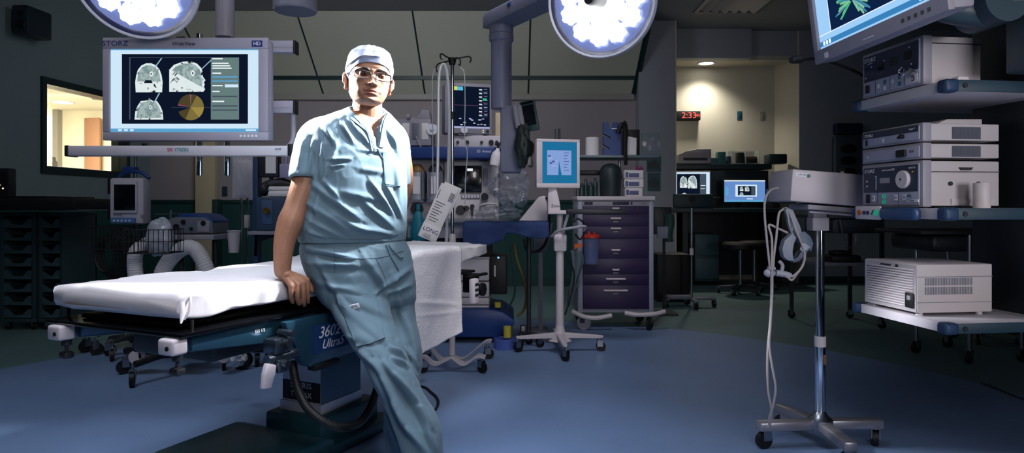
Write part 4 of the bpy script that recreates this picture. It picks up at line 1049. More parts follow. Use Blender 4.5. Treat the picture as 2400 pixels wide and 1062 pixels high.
def scan_screen(m, x0, x1, z0, z1, y):
    """brain scan viewing software on a bright desktop"""
    W, H = x1 - x0, z1 - z0
    fx = lambda u: x0 + u * W
    fz = lambda v: z1 - v * H
    rect = lambda u0, u1, v0, v1, l, mi: flat(m, [(fx(u0), fz(v1)), (fx(u1), fz(v1)), (fx(u1), fz(v0)), (fx(u0), fz(v0))], y - l * .0004, mi)
    rect(0, 1, 0, 1, 0, 0); rect(.075, .925, .06, .90, 1, 1); rect(0, 1, .957, 1, 1, 6); rect(0, 1, 0, .012, 1, 6)
    for k in range(3): rect(.05 + .04 * k, .075 + .04 * k, .965, .99, 2, 0)
    rect(.91, .98, .967, .988, 2, 0)
    rect(.125, .133, .10, .85, 2, 10); rect(.125, .68, .098, .104, 2, 10)
    rect(.675, .865, .10, .85, 2, 4)
    sc = lambda sh, u, v, w_, h: scan(m, sh, fx(u), fz(v), w_ * W, h * H, y - .0012)
    sc(HEADF, .258, .345, .185, .35); sc(HEADS, .525, .33, .26, .37); sc(HEADA, .258, .72, .195, .26)
    for uu, vv, r in ((.275, .30, .017), (.555, .29, .019), (.268, .70, .014)):
        flat(m, [(fx(uu) + r * W * .7 * math.cos(a), fz(vv) + r * W * math.sin(a)) for a in np.linspace(0, 6.283, 14, endpoint=False)], y - .0024, 9)
        flat(m, [(fx(uu) + r * W * .3 * math.cos(a), fz(vv) + r * W * .45 * math.sin(a)) for a in np.linspace(0, 6.283, 10, endpoint=False)], y - .0028, 10)
    flat(m, [(fx(.255 + p[0]), fz(.375 + p[1])) for p in ((-.03, .035), (.03, .035), (.02, 0), (-.02, 0))], y - .0026, 1)
    for a, b in (((.30, .22), (.345, .11)), ((.615, .24), (.68, .13)), ((.30, .63), (.33, .53))):
        n_ = .0045; flat(m, [(fx(a[0] - n_), fz(a[1])), (fx(a[0] + n_), fz(a[1])), (fx(b[0] + n_), fz(b[1])), (fx(b[0] - n_), fz(b[1]))], y - .003, 5)
    for a0, a1, mi in ((0, 1.1, 7), (1.1, 1.6, 11), (1.6, 2.9, 11), (2.9, 3.5, 1), (3.5, 4.3, 11), (4.3, 5.4, 7), (5.4, 6.29, 12)):
        flat(m, [(fx(.54), fz(.70))] + [(fx(.54) + .088 * W * math.cos(a), fz(.70) + .088 * W * math.sin(a)) for a in np.linspace(a0, a1, 10)], y - .0012, mi)
    flat(m, [(fx(.54), fz(.70)), (fx(.535), fz(.55)), (fx(.545), fz(.55))], y - .0016, 8); flat(m, [(fx(.54), fz(.70)), (fx(.455), fz(.68)), (fx(.456), fz(.665))], y - .0016, 8)
    rect(.41, .68, .699, .703, 3, 10); rect(.538, .541, .56, .85, 4, 7)
    for v_, w_, mi in ((.115, .07, 9), (.17, .11, 9), (.20, .12, 9), (.23, .13, 9), (.29, .06, 9), (.335, .17, 6), (.385, .17, 6), (.44, .07, 9), (.51, .05, 9), (.57, .17, 10), (.63, .08, 9), (.685, .17, 10), (.735, .17, 10)):
        rect(.685, .685 + w_, v_ - .008, v_ + .008, 3, mi)
    rect(.77, .86, .425, .46, 3, 0)
# ------------------------------------------------------------------ wide monitor on its ceiling boom
L = Loc(434, 3.1)
mon = thing('monitor', 'large wide flat monitor with brain scans hanging behind the operating table', 'monitor', L.o)
x0, x1, z0, z1 = L.x(240), L.x(628), L.z(329), L.z(88)
m = MB()
bz = (L.x(256), L.x(605), L.z(309), L.z(114))
m.box(x0, x1, 0, .02, bz[3], z1, .004); m.box(x0, x1, 0, .02, z0, bz[2], .004); m.box(x0, bz[0], 0, .02, bz[2], bz[3], .003); m.box(bz[1], x1, 0, .02, bz[2], bz[3], .003); m.box(x0 + .002, x1 - .002, .018, .085, z0 + .002, z1 - .002, .01)
M_bezel = mat('bezel_grey', '94909e', .5, var=.04)
obj('bezel', m, M_bezel, mon)
m = MB(); scan_screen(m, bz[0], bz[1], bz[2], bz[3], .012); obj('screen', m, SCR, mon, 'lit screen with four brain scan views', recalc=False)
lettering('STORZ', .034, M_inkblue, mon, FRONT(L.x(270), -.0008, L.z(102)), sx=1.15); lettering('WideView', .026, M_ink, mon, FRONT(L.x(430), -.0008, L.z(103)), shear=.15); 
m = MB(); m.box(L.x(590), L.x(615), -.001, .001, L.z(110), L.z(95)); pl = obj('badge', m, M_inkblue, mon); lettering('HD', .024, M_inkwhite, pl, FRONT(L.x(602.5), -.002, L.z(102.5)))
m = MB()
for k in range(5): m.box(L.x(562 + 9 * k), L.x(567 + 9 * k), -.001, .001, L.z(321), L.z(316))
obj('buttons', m, M_inkwhite, mon)
boom = thing('equipment_boom', 'grey ceiling column with rails carrying the wide brain scan monitor', 'ceiling boom', L.o + Vector((0, .14, 0)))
m = MB(); m.cyl((L.x(484), .06, L.z(62)), (L.x(484), .06, HC), .045); obj('column', m, M_grey, boom)
def rail(mb, a, b, c, d_, y0=-.02, y1=.03):
    mb.box(L.x(a), L.x(b), y0, y1, L.z(d_), L.z(c), .003); mb.box(L.x(a), L.x(b), y0 - .004, y0, L.z((c + d_) / 2 + 2), L.z((c + d_) / 2 - 2))
m = MB(); rail(m, 240, 668, 80, 108); obj('rail', m, M_bezel, boom, 'grey rail above the monitor')
m = MB(); rail(m, 600, 668, 226, 256); obj('rail', m, M_bezel, boom, 'short grey rail beside the monitor')
m = MB()
for a, b, c, d_ in ((234, 241, 82, 110), (667, 673, 79, 111), (667, 672, 224, 258)):
    m = MB(); m.box(L.x(a), L.x(b), -.025, .035, L.z(d_), L.z(c), .004); obj('end_cap', m, M_black, boom)
m = MB()
for a in (388, 497):
    m = MB(); m.box(L.x(a), L.x(a + 20), -.05, .03, L.z(92), L.z(72), .008); obj('rail_clamp', m, M_black, boom)
for a in (422, 491):
    m = MB(); m.cyl((L.x(a + 1), .05, L.z(407)), (L.x(a + 1), .05, L.z(55)), .0145); obj('rod', m, M_chrome, boom)
m = MB(); m.tube([(L.x(660), .02, L.z(256)), (L.x(660), .02, L.z(318)), (L.x(654), -.02, L.z(342))], .014, 10, smooth=5); obj('bracket', m, M_grey, boom)
m = MB(); m.cyl((L.x(300), .0, L.z(330)), (L.x(300), .0, L.z(345)), .012); m.box(L.x(240), L.x(260), -.02, .02, L.z(345), L.z(325), .004); obj('bracket', m, M_dark, boom)
bar = thing('monitor_rail', 'long white horizontal rail with a small coloured logo under the wide monitor', 'rail', L.o + Vector((0, .02, 0)))
m = MB(); m.box(L.x(160), L.x(680), -.03, .04, L.z(365), L.z(342), .004); obj('bar', m, mat('rail_white', 'b4b1ba', .45, var=.03), bar)
m = MB(); m.box(L.x(155), L.x(163), -.035, .045, L.z(367), L.z(341), .004); m.box(L.x(676), L.x(688), -.035, .045, L.z(366), L.z(338), .004); obj('end_cap', m, M_black, bar)
lettering('SK', .026, mat('logo_red', 'b02848', .5), bar, FRONT(L.x(402), -.0315, L.z(352))); lettering('YTRON', .026, mat('logo_teal', '1b7e86', .5), bar, FRONT(L.x(428), -.0315, L.z(352)), sx=.75)
lettering('SA-02', .012, M_ink, bar, FRONT(L.x(654), -.0315, L.z(350)))
# ------------------------------------------------------------------ ventilator on its cart
L = Loc(312, 4.85)
ven = thing('ventilator', 'pale upright breathing machine with a dark screen on a wheeled pole behind the table', 'ventilator', L.o)
m = MB(); m.box(L.x(268), L.x(347), -.06, .05, L.z(524), L.z(418), .016); m.box(L.x(276), L.x(334), -.072, -.05, L.z(500), L.z(424), .01); obj('housing', m, M_white, ven)
m = MB(); m.box(L.x(281), L.x(330), -.0745, -.07, L.z(493), L.z(433), .004); obj('screen', m, M_screen, ven)
m = MB(); m.box(L.x(273), L.x(330), -.075, -.06, L.z(523), L.z(510), .004); pn = obj('control_panel', m, mat('pale_blue_panel', '4f74a8', .4), ven)
m = MB()
for k in range(5): m.cyl((L.x(282 + k * 9), -.08, L.z(517)), (L.x(282 + k * 9), -.074, L.z(517)), .007)
obj('button', m, M_inkwhite, pn)
m = MB(); m.cyl((L.x(346), -.075, L.z(506)), (L.x(346), -.06, L.z(506)), .012); obj('knob', m, M_grey, ven)
lettering('TaeuStar', .018, M_ink, ven, FRONT(L.x(290), -.073, L.z(504)))
m = MB(); m.tube([(L.x(278), .0, L.z(418)), (L.x(290), .0, L.z(406)), (L.x(312), .0, L.z(401)), (L.x(334), .0, L.z(406)), (L.x(350), .0, L.z(418))], .014, 10, smooth=5); obj('handle', m, M_blue, ven)
m = MB(); m.box(L.x(257), L.x(269), -.03, .05, L.z(455), L.z(418), .006); m.box(L.x(257), L.x(269), -.03, .05, L.z(515), L.z(478), .006); obj('side_module', m, M_black, ven)
m = MB(); m.cyl((0, .03, .12), (0, .03, L.z(365)), .014); obj('pole', m, M_steel, ven)
m = MB(); m.box(L.x(290), L.x(318), -.02, .05, L.z(406), L.z(391), .006); obj('pole_mount', m, M_blue, ven)
star_base(ven, 5, z=.14, r=.18, m_=M_dark, cr=.042, a0=-1.9)
def wire_basket(name, label, loc, w_, d_, h, n=9, rz=0.0):
    t = thing(name, label, 'basket', loc, rz)
    m = MB()
    for zz in (0, h / 2, h): m.tube([(-w_ / 2, -d_ / 2, zz), (w_ / 2, -d_ / 2, zz), (w_ / 2, d_ / 2, zz), (-w_ / 2, d_ / 2, zz)], .0035, 6, closed=True)
    for k in range(n + 1):
        x = -w_ / 2 + w_ * k / n; m.tube([(x, -d_ / 2, h), (x, -d_ / 2, 0), (x, d_ / 2, 0), (x, d_ / 2, h)], .0026, 6)
    for k in range(1, 5):
        y = -d_ / 2 + d_ * k / 5; m.tube([(-w_ / 2, y, h), (-w_ / 2, y, 0), (w_ / 2, y, 0), (w_ / 2, y, h)], .0026, 6)
    obj('wires', m, M_black, t); return t
q = P(272, 583, 4.75); wire_basket('wire_basket', 'black empty wire basket below the breathing machine', q, .26, .2, .16); 
q = P(362, 592, 4.4); wire_basket('wire_basket', 'black wire basket with a crumpled clear bag in front of the air warmer', q, .29, .2, .155)
m = MB(); q = P(262, 592, 4.7)
for k in range(7):
    rr = .10 + .012 * k; m.tube([q + Vector((rr * .7 * math.cos(a) - .05 + .012 * k, .01 * k, rr * 1.15 * math.sin(a) - .02)) for a in np.linspace(0, 6.283, 20, endpoint=False)], .009, 7, closed=True)
o = obj('coiled_cable', m, M_black); tag(o, 'black coil of cables hanging under the empty wire basket', 'cable')
def crumple(name, label, c, sx, sy, sz, m_, seed, cat, amp=.35, fr=2.2):
    m = MB(); NU, NV = 44, 30
    def f(u, v):
        d = Vector((math.sin(math.pi * v) * math.cos(2 * math.pi * u), math.sin(math.pi * v) * math.sin(2 * math.pi * u), math.cos(math.pi * v)))
        k = 1 + amp * noise.noise(d * fr + Vector((seed, 0, 0))) + amp * .7 * (1 - 2 * abs(noise.noise(d * fr * 2.2 + Vector((0, seed, 0))))) 
        return Vector((d.x * sx * k, d.y * sy * k, d.z * sz * k))
    m.grid(f, NU, NV, closed_u=True); o = obj(name, m, m_, angle=50); o.location = c; return tag(o, label, cat)
M_bag = mat('clear_bag', '8f98a6', .12, var=.1, alpha=.30, spec=1.0)
M_bagw = mat('milky_bag', 'a8adb8', .25, var=.1, alpha=.85, spec=.7)
crumple('plastic_bag', 'crumpled whitish plastic bag stuffed in the wire basket', P(374, 556, 4.40), .088, .055, .118, M_bagw, 3.0, 'bag', .16, 1.6)
# forced air warmer on a stand
L = Loc(455, 4.9)
war = thing('air_warmer', 'grey rounded air warming unit with blue top on a low stand behind the table', 'warming unit', L.o)
prof = [(L.x(400), L.z(546)), (L.x(400), L.z(528)), (L.x(416), L.z(514)), (L.x(436), L.z(507)), (L.x(500), L.z(508)), (L.x(517), L.z(518)), (L.x(520), L.z(546))]
m = MB(); m.prism(prof, -.14, .14, M=Matrix.Rotation(R(90), 4, 'X'), bev=.012); obj('housing', m, M_mid, war)
prof = [(L.x(432), L.z(510)), (L.x(440), L.z(502)), (L.x(470), L.z(499)), (L.x(500), L.z(503)), (L.x(518), L.z(516)), (L.x(518), L.z(522)), (L.x(500), L.z(512))]
m = MB(); m.prism(prof, -.135, .135, M=Matrix.Rotation(R(90), 4, 'X'), bev=.006); obj('top_cover', m, M_blue, war)
m = MB()
for a, b, r in ((436, 530, .02), (452, 519, .016), (498, 522, .018), (470, 535, .012)):
    m = MB(); m.cyl((L.x(a), -.15, L.z(b)), (L.x(a), -.137, L.z(b)), r); obj('port', m, M_black, war)
m = MB(); m.box(L.x(484), L.x(512), -.146, -.138, L.z(542), L.z(517), .006); obj('label_plate', m, M_grey, war)
m = MB(); m.box(L.x(408), L.x(525), -.17, .16, L.z(560), L.z(548), .006); obj('shelf', m, M_grey, war)
for a in (425, 505):
    m = MB(); m.cyl((L.x(a), 0, .12), (L.x(a), 0, L.z(558)), .018); obj('post', m, M_dark, war)
m = MB(); m.box(L.x(404), L.x(528), -.14, .14, .1, .13, .01); obj('base', m, M_dark, war)
for sx, sy in ((-1, -1), (1, -1), (1, 1), (-1, 1)): caster(war, .15 * sx, .11 * sy, .04)
m = MB(); m.tube([(L.x(366), -.02, L.z(502)), (L.x(428), -.02, L.z(500)), (L.x(440), -.03, L.z(500)), (L.x(466), -.05, L.z(502))], .004, 6); m.tube([(L.x(404), -.02, L.z(518)), (L.x(404), -.02, L.z(492))], .010, 8); obj('wire_arm', m, M_steel, war)
M_hose = mat('white_hose', 'c6c4c8', .55, var=.05)
def hose(name, pts, r, label, ribs=95, m_=None, cat='hose', amp=.022):
    m = MB(); q = spline(pts, 26); n = len(q); m.tube(q, lambda t: r * (1 + amp * math.sin(t * ribs * 6.283)), 18); o = obj(name, m, m_ or M_hose); return tag(o, label, cat)
d = 4.65
hose('air_hose', [P(372, 690, d), P(380, 640, d), P(402, 604, d), P(430, 582, d), P(455, 583, d), P(474, 608, d), P(488, 645, d), P(495, 690, d)], .053, 'white ribbed air hose arching up behind the foot of the table', 42)
hose('air_hose', [P(330, 700, d), P(320, 660, d), P(316, 620, d), P(320, 590, d), P(345, 572, d + .1), P(380, 560, d + .2)], .05, 'white ribbed air hose dropping beside the wire basket', 30, amp=.015)
# bucket, drip stand with a white bag, dark tower with monitor and shelf
q = P(548, 592, 4.95); t = thing('waste_bin', 'small white bin hanging beside the drip stand', 'bin', q); m = MB(); m.lathe([(.0, 0), (.036, 0), (.045, .155), (.05, .16), (.047, .165), (.04, .16), (.032, .02), (0, .02)], 24); obj('bin', m, M_white, t)
m = MB(); m.box(-.070, -.036, .0, .02, .10, .14, .004); obj('bracket', m, M_grey, t)
L = Loc(575, 5.25)
st = thing('drip_stand', 'chrome wheeled stand with two rods holding a flat white pouch', 'stand', L.o)
for a in (566, 580):
    m = MB(); m.cyl((L.x(a), 0, .12), (L.x(a), 0, L.z(360)), .0085); obj('rod', m, M_chrome, st)
star_base(st, 4, z=.10, r=.15, m_=M_dark, cr=.03, a0=.4)
m = MB(); m.box(L.x(574), L.x(584), -.02, .02, L.z(534), L.z(504), .004); obj('clip', m, M_white, st)
m = MB(); NU = 24
def pouch(s_):
    return lambda u, v: Vector((L.x(549) + (L.x(597) - L.x(549)) * u, -.035 + s_ * .022 * math.sin(math.pi * u) ** .6 * math.sin(math.pi * min(1, v * 1.1)) ** .6 + .003 * noise.noise(Vector((u * 5, v * 8, s_))), L.z(464) + (L.z(366) - L.z(464)) * v))
m.grid(pouch(-1), 24, 24); m.grid(pouch(1), 24, 24); m.box(L.x(549), L.x(597), -.038, -.032, L.z(456), L.z(453)); o = obj('fluid_pouch', m, mat('pouch_white', 'c9c7ce', .5, var=.06)); o.location = L.o
tag(o, 'flat white pouch hanging from the drip stand under the monitor rail', 'pouch')
L = Loc(640, 4.6)
tw = thing('equipment_tower', 'dark equipment tower with grey shelf half hidden behind the surgeon arm', 'equipment cart', L.o)
m = MB(); m.box(L.x(594), L.x(607), -.02, .06, .1, L.z(350), .006); obj('post', m, M_navy, tw)
m = MB(); m.box(L.x(597), L.x(790), -.12, .2, L.z(549), L.z(541), .004); obj('shelf', m, M_grey, tw, 'grey shelf of the tower')
m = MB(); m.prism([(L.x(600), L.z(549)), (L.x(660), L.z(549)), (L.x(612), L.z(566)), (L.x(605), L.z(600)), (L.x(598), L.z(600))], -.02, .02, M=Matrix.Rotation(R(90), 4, 'X')); obj('shelf_bracket', m, M_dark, tw)
m = MB(); m.box(L.x(598), L.x(780), -.1, .22, .1, .16, .01); obj('base', m, M_dark, tw)
for a, yy in ((610, -.06), (770, -.06), (610, .18), (770, .18)): caster(tw, L.x(a), yy, .045)
t = thing('energy_unit', 'blue grey surgical generator with a round brass socket on the tower shelf', 'generator', L.o + Vector((0, 0, L.z(541) + .001)))
zf = lambda py: L.z(py) - L.z(541)
m = MB(); m.box(L.x(610), L.x(700), -.08, .2, .0, zf(463), .01); obj('housing', m, mat('slate_case', '32465f', .45), t)
m = MB(); m.box(L.x(624), L.x(647), -.084, -.078, zf(525), zf(470), .004); obj('front_plate', m, mat('slate_plate', '44587a', .4), t)
m = MB(); m.lathe([(.0, .012), (.012, .012), (.014, .018), (.020, .018), (.022, .0)], 24, M=face_M((L.x(636), -.084, zf(494)), (1, 0, 0), (0, 0, 1))); obj('socket', m, mat('brass', 'b8913e', .3, .9), t, 'round brass socket')
t = thing('hanging_monitor', 'dark back of a monitor with a paper note clipped above the tower', 'monitor', L.o)
m = MB(); m.box(L.x(612), L.x(657), -.05, .03, L.z(416), L.z(362), .01); obj('housing', m, M_dark, t)
m = MB(); m.box(L.x(629), L.x(653), -.054, -.051, L.z(407), L.z(365)); obj('note', m, M_paper, t)
m = MB(); m.cyl((L.x(636), .0, L.z(421)), (L.x(636), 0, L.z(414)), .014); m.box(L.x(608.5), L.x(613), -.03, .0, L.z(412), L.z(360), .003); obj('mount', m, M_black, t)
q = L.o + Vector((L.x(672), -.03, L.z(418))); m = MB(); m.box(-.04, .05, -.01, .05, 0, .10, .01); m.cyl((0, .02, .10), (0, .02, .16), .012); o = obj('wall_box', m, mat('lilac_box', '8f8cac', .5)); o.location = q; tag(o, 'small lilac box beside the dark hanging monitor', 'box')
t = thing('folded_towels', 'pile of folded white towels on top of the blue grey generator', 'towels', L.o + Vector((0, 0, L.z(463) + .002))); zf = lambda py: L.z(py) - L.z(463)
m = MB(); m.box(L.x(634), L.x(690), -.07, .15, 0, zf(448), .02); m.box(L.x(624), L.x(690), -.06, .14, zf(448), zf(438), .015); obj('towels', m, M_paper, t)
m = MB(); m.tube([(L.x(622), -.02, zf(452)), (L.x(626), -.06, zf(444)), (L.x(632), -.03, zf(434)), (L.x(660), .0, zf(428)), (L.x(680), .02, zf(434))], .03, 10, smooth=6); obj('strap', m, M_teal if False else M_dark, t)
# ------------------------------------------------------------------ tray racks on the left
def tray_rack(px0, px1, d, label, slots=8, rz=0.0):
    L = Loc((px0 + px1) / 2, d); t = thing('tray_rack', label, 'tray cart', L.o, rz, 'tray carts by the left wall')
    w_ = L.w(px1 - px0) / 2; zt, zb = L.z(498) - .03, .10; M_rack = mat('rack_plastic', '2c4046', .55, var=.1)
    m = MB(); m.box(-w_, -w_ + .035, -.05, .42, zb, zt, .006); m.box(w_ - .035, w_, -.05, .42, zb, zt, .006); m.box(-w_, w_, -.05, .42, zt, zt + .03, .006); m.box(-w_, w_, .40, .42, zb, zt); m.box(-w_, w_, -.05, .42, zb - .03, zb, .006); obj('frame', m, M_rack, t)
    h = (zt - zb) / slots
    for k in range(slots):
        z = zb + k * h; tp = h * .42
        m = MB(); m.box(-w_ + .037, w_ - .037, -.045, .38, z + .008, z + .018, .003); m.box(-w_ + .037, w_ - .037, -.05, -.04, z + .008, z + .008 + tp * .6, .003)
        m.prism([(-w_ + .037, z + .01), (-w_ + .037, z + tp * 1.8), (-w_ + .07, z + tp * 1.8), (-w_ + .12, z + tp * .7), (w_ - .12, z + tp * .7), (w_ - .07, z + tp * 1.8), (w_ - .037, z + tp * 1.8), (w_ - .037, z + .01)], .03, .045, M=Matrix.Rotation(R(90), 4, 'X'))
        b = obj('tray', m, mat('tray_plastic', '38505a', .5, var=.1), t)
        if k % 2 == 0 and slots == 8:
            m = MB(); m.box(-w_ + .08, w_ - .10, .0, .3, z + .019, z + tp * 1.1, .02); obj('contents', m, M_black, b)
    for sx in (-1, 1):
        for yy in (.0, .36): caster(t, sx * (w_ - .05), yy, .03, stem=.005)
tray_rack(8, 92, 5.9, 'dark tray rack with eight slots, standing nearer the picture edge', 8)
tray_rack(98, 158, 5.9, 'narrow dark tray rack with open handles beside the wider rack', 8)
L = Loc(70, 5.55)
t = thing('black_counter', 'long black padded board lying across the tray racks', 'board', L.o + Vector((0, 0, L.z(491))))
m = MB(); m.box(L.x(-120), L.x(195), -.1, .75, 0, L.w(26), .02); obj('board', m, M_black, t); m = MB(); m.box(L.x(-120), L.x(100), .05, .7, L.w(26), L.w(32), .01); obj('pad', m, M_black, t)
m = MB(); m.box(L.x(-120), L.x(190), -.06, .74, -.014, 0, .004); obj('edge_trim', m, M_steel, t)
m = MB(); q = P(14, 445, 5.9); m.box(-.09, .05, -.03, .06, 0, .25, .01, mi=0); m.box(-.075, .035, -.034, -.03, .05, .21, .003, mi=1); m.cyl((-.0, -.038, .07), (-.0, -.033, .07), .006, mi=2); m.cyl((-.03, -.038, .10), (-.03, -.033, .10), .006, mi=2)
o = obj('wall_panel', m, [M_dark, M_black, glow('led_amber', (1, .75, .4), 3)]); o.location = (X(14, 5.9), 5.9, L.z(491) + L.w(32)); tag(o, 'small dark box with two amber lights on the black board', 'device')
# dark mobile frames on the floor under the foot of the table
L = Loc(420, 4.3)
t = thing('mobile_base', 'low black wheeled base with white hub discs under the foot of the table', 'wheeled base', L.o)
m = MB(); m.tube([(L.x(285), .05, .15), (L.x(330), .0, .16), (L.x(420), .1, .12), (L.x(505), .15, .15)], .022, 8, smooth=6); m.tube([(L.x(368), -.25, .13), (L.x(400), -.08, .15), (L.x(420), .1, .12), (L.x(430), .4, .13)], .022, 8, smooth=6); obj('legs', m, M_black, t)
for a, yy in ((284, .03), (368, -.28), (503, .14)): caster(t, L.x(a), yy, .045)
m = MB(); m.box(L.x(380), L.x(470), -.05, .22, .14, .26, .02); obj('housing', m, M_black, t)
for a, b, rr in ((320, 836, .042), (526, 836, .038)):
    m = MB(); m.cyl((L.x(a), -.02, L.z(b)), (L.x(a), .03, L.z(b)), rr, seg=28); m.cyl((L.x(a + 3), .03, L.z(b)), (L.x(a + 3), .08, L.z(b)), rr * 1.25, seg=28); obj('hub_disc', m, M_white, t)
m = MB(); m.prism([(L.x(324), L.z(815)), (L.x(362), L.z(790)), (L.x(372), L.z(800)), (L.x(345), L.z(825))], -.04, .04, M=Matrix.Rotation(R(90), 4, 'X'), bev=.005); m.box(L.x(328), L.x(342), -.02, .02, L.z(840), L.z(818), .003); obj('strut', m, M_grey, t)
crumple('crumpled_cloth', 'crumpled white cloth hanging under the table rail beside the round hub', P(556, 834, 3.6) , .045, .03, .05, M_paper, 8.0, 'cloth', .3)
m = MB(); q = G(567, 866); m.cyl((0, -.02, .06), (0, .04, .06), .06, seg=24); m.box(-.03, .03, -.03, .05, .06, .16, .01); o = obj('foot_pedal', m, M_black); o.location = (q.x, q.y, 0); tag(o, 'black round foot pedal on the floor under the table rail', 'pedal')
L = Loc(235, 5.0)
t = thing('mobile_base', 'dark wheeled base farther back in shadow under the table foot', 'wheeled base', L.o)
m = MB(); m.tube([(L.x(207), -.02, .16), (L.x(220), .0, .17), (L.x(245), .1, .15)], .02, 8, smooth=5); m.tube([(L.x(255), .3, .14), (L.x(245), .1, .15), (L.x(250), -.1, .15)], .02, 8, smooth=5); obj('legs', m, M_dark, t)
for a, yy in ((206, -.03), (255, .33), (250, -.12)): caster(t, L.x(a), yy, .045)
m = MB(); m.cyl((L.x(245), .1, .14), (L.x(245), .1, .5), .03); obj('post', m, M_dark, t)
# ------------------------------------------------------------------ drip pole behind the head of the table
L = Loc(1060, 4.4)
iv = thing('iv_pole', 'chrome drip pole with black hook head and white wheeled base behind the table', 'drip pole', L.o)
m = MB(); m.cyl((0, 0, .11), (0, 0, L.z(548)), .020); obj('lower_tube', m, M_white, iv)
m = MB(); m.cyl((0, 0, L.z(552)), (0, 0, L.z(150)), .0115); obj('pole', m, M_chrome, iv)
m = MB(); m.cyl((0, 0, L.z(580)), (0, 0, L.z(552)), .024); obj('collar', m, M_white, iv)
m = MB(); m.cyl((0, 0, L.z(152)), (0, 0, L.z(136)), .020, .030); obj('hook_head', m, M_black, iv); m = MB(); m.cyl((0, 0, L.z(280)), (0, 0, L.z(262)), .020); obj('clamp_ring', m, M_black, iv)
for pts in ([(1060, 138, 0), (1048, 137, -.05), (1038, 134, -.1), (1036, 142, -.1), (1040, 148, -.1)], [(1060, 141, 0), (1040, 142, .05), (1024, 142, .1), (1018, 152, .1), (1022, 162, .1), (1030, 160, .1)],
            [(1060, 138, 0), (1080, 137, -.02), (1100, 136, -.04), (1105, 142, -.04), (1102, 150, -.04)], [(1060, 141, 0), (1072, 142, -.08), (1081, 148, -.1), (1081, 160, -.1), (1077, 158, -.1)]):
    m = MB(); m.tube([(L.x(a), c, L.z(b)) for a, b, c in pts], .005, 8, smooth=6); obj('hook', m, M_black, iv)
for pts in ([(0, 0, .10), (L.x(1088), -.02, .055), (L.x(1118), -.03, .11), (L.x(1138), -.04, .105)], [(0, 0, .10), (L.x(1085), .10, .06), (L.x(1130), .3, .13), (L.x(1148), .36, .13)],
            [(0, 0, .10), (L.x(1022), -.02, .055), (L.x(1000), -.03, .10), (L.x(985), -.04, .105)], [(0, 0, .10), (L.x(1030), .10, .06), (L.x(990), .3, .13), (L.x(975), .36, .13)]):
    m = MB(); q = [Vector(p) for p in pts]
    rings = []
    for p in spline(q, 4):
        rings.append([p + Vector(o) for o in ((-.004, -.026, -.010), (.004, -.026, .010), (.004, .026, .010), (-.004, .026, -.010))])
    m.loft(rings); obj('leg', m, M_white, iv); caster(iv, pts[-1][0] - math.copysign(.02, pts[-1][0]), pts[-1][1], .037, stem=.02)
def fixed_tube(name, label, pts, d, r, m_=None, smooth=8, seg=8):
    m = MB(); m.tube([P(a, b, d + (c[0] if c else 0)) for a, b, *c in pts], r, seg, smooth=smooth); return tag(obj(name, m, m_ or M_tube), label, 'tubing')
fixed_tube('breathing_tube', 'pale thick tube looped over the drip pole hook', [(1046, 575), (1050, 420), (1053, 290), (1049, 185), (1041, 152), (1032, 160), (1028, 200), (1027, 330), (1024, 470, -.02)], 4.32, .0105)
fixed_tube('drip_line', 'thin clear drip line hanging beside the pole', [(1078, 158), (1088, 172), (1090, 240), (1089, 320), (1095, 360), (1091, 420), (1090, 480)], 4.3, .0035)
fixed_tube('drip_line', 'thin clear drip line sagging from the vaporiser toward the pole', [(975, 320), (990, 350), (1010, 368), (1035, 362), (1045, 340)], 5.33, .0045)
fixed_tube('drip_line', 'thin clear drip line falling just outside the thick looped tube', [(1021, 160), (1014, 180), (1013, 230), (1014, 300), (1015, 420), (1018, 500)], 4.43, .0035)
q = P(1028, 498, 4.28)
pk = thing('sterile_package', 'tilted white paper instrument package with printed text hanging at the drip pole', 'package', q, 0)
Tk = Matrix.Rotation(R(24), 4, 'Y')
m = MB(); m.box(-.06, .06, -.008, .006, -.185, .185, .003, M=Tk); m.box(-.045, .075, .004, .012, .02, .20, .003, M=Tk); m.box(-.062, .062, -.010, .007, -.19, -.09, .003, M=Tk); obj('wrapper', m, M_paper, pk)
FK = lambda x, z: Tk @ FRONT(x, -.0108, z)
lettering('LONG', .038, M_inkblue, pk, FK(.002, -.128)); lettering('1:23 45\nSTERILE', .016, M_inkblue, pk, FK(-.01, -.17))
m = MB()
for k in range(8): m.box(-.045, .02 - .012 * (k % 3), -.0092, -.0082, .06 - .018 * k, .064 - .018 * k, M=Tk)
for k in range(4): m.box(.025 + .008 * k, .029 + .008 * k, -.0092, -.0082, .09, .15, M=Tk)
m.box(-.05, -.046, -.0092, -.0082, .08, .14, M=Tk); obj('print', m, M_ink, pk)
# ------------------------------------------------------------------ anaesthesia machine
L = Loc(1060, 5.45)
an = thing('anesthesia_machine', 'tall anaesthesia workstation with blue shelf, knobs and drawers behind the table', 'anaesthesia machine', L.o)
M_an = mat('machine_white', 'c2bec4', .5, var=.05); M_anb = mat('machine_blue', '1a3a78', .45, var=.1)
m = MB(); m.box(L.x(950), L.x(1168), .1, .5, L.z(560), L.z(345), .01); m.box(L.x(950), L.x(1160), .02, .12, L.z(520), L.z(452), .01); m.box(L.x(1040), L.x(1160), .04, .12, L.z(452), L.z(378), .006); obj('housing', m, M_an, an)
m = MB(); m.box(L.x(942), L.x(1164), -.14, .5, L.z(374), L.z(347), .012); bs = obj('shelf', m, M_anb, an, 'blue shelf of the anaesthesia machine'); lettering('S/5  Avance', .03, M_inkwhite, bs, FRONT(L.x(1136), -.1415, L.z(358)), sx=.8)
m = MB(); m.box(L.x(1062), L.x(1177), -.08, .3, L.z(349), L.z(320), .008); cpn = obj('control_strip', m, M_an, an)
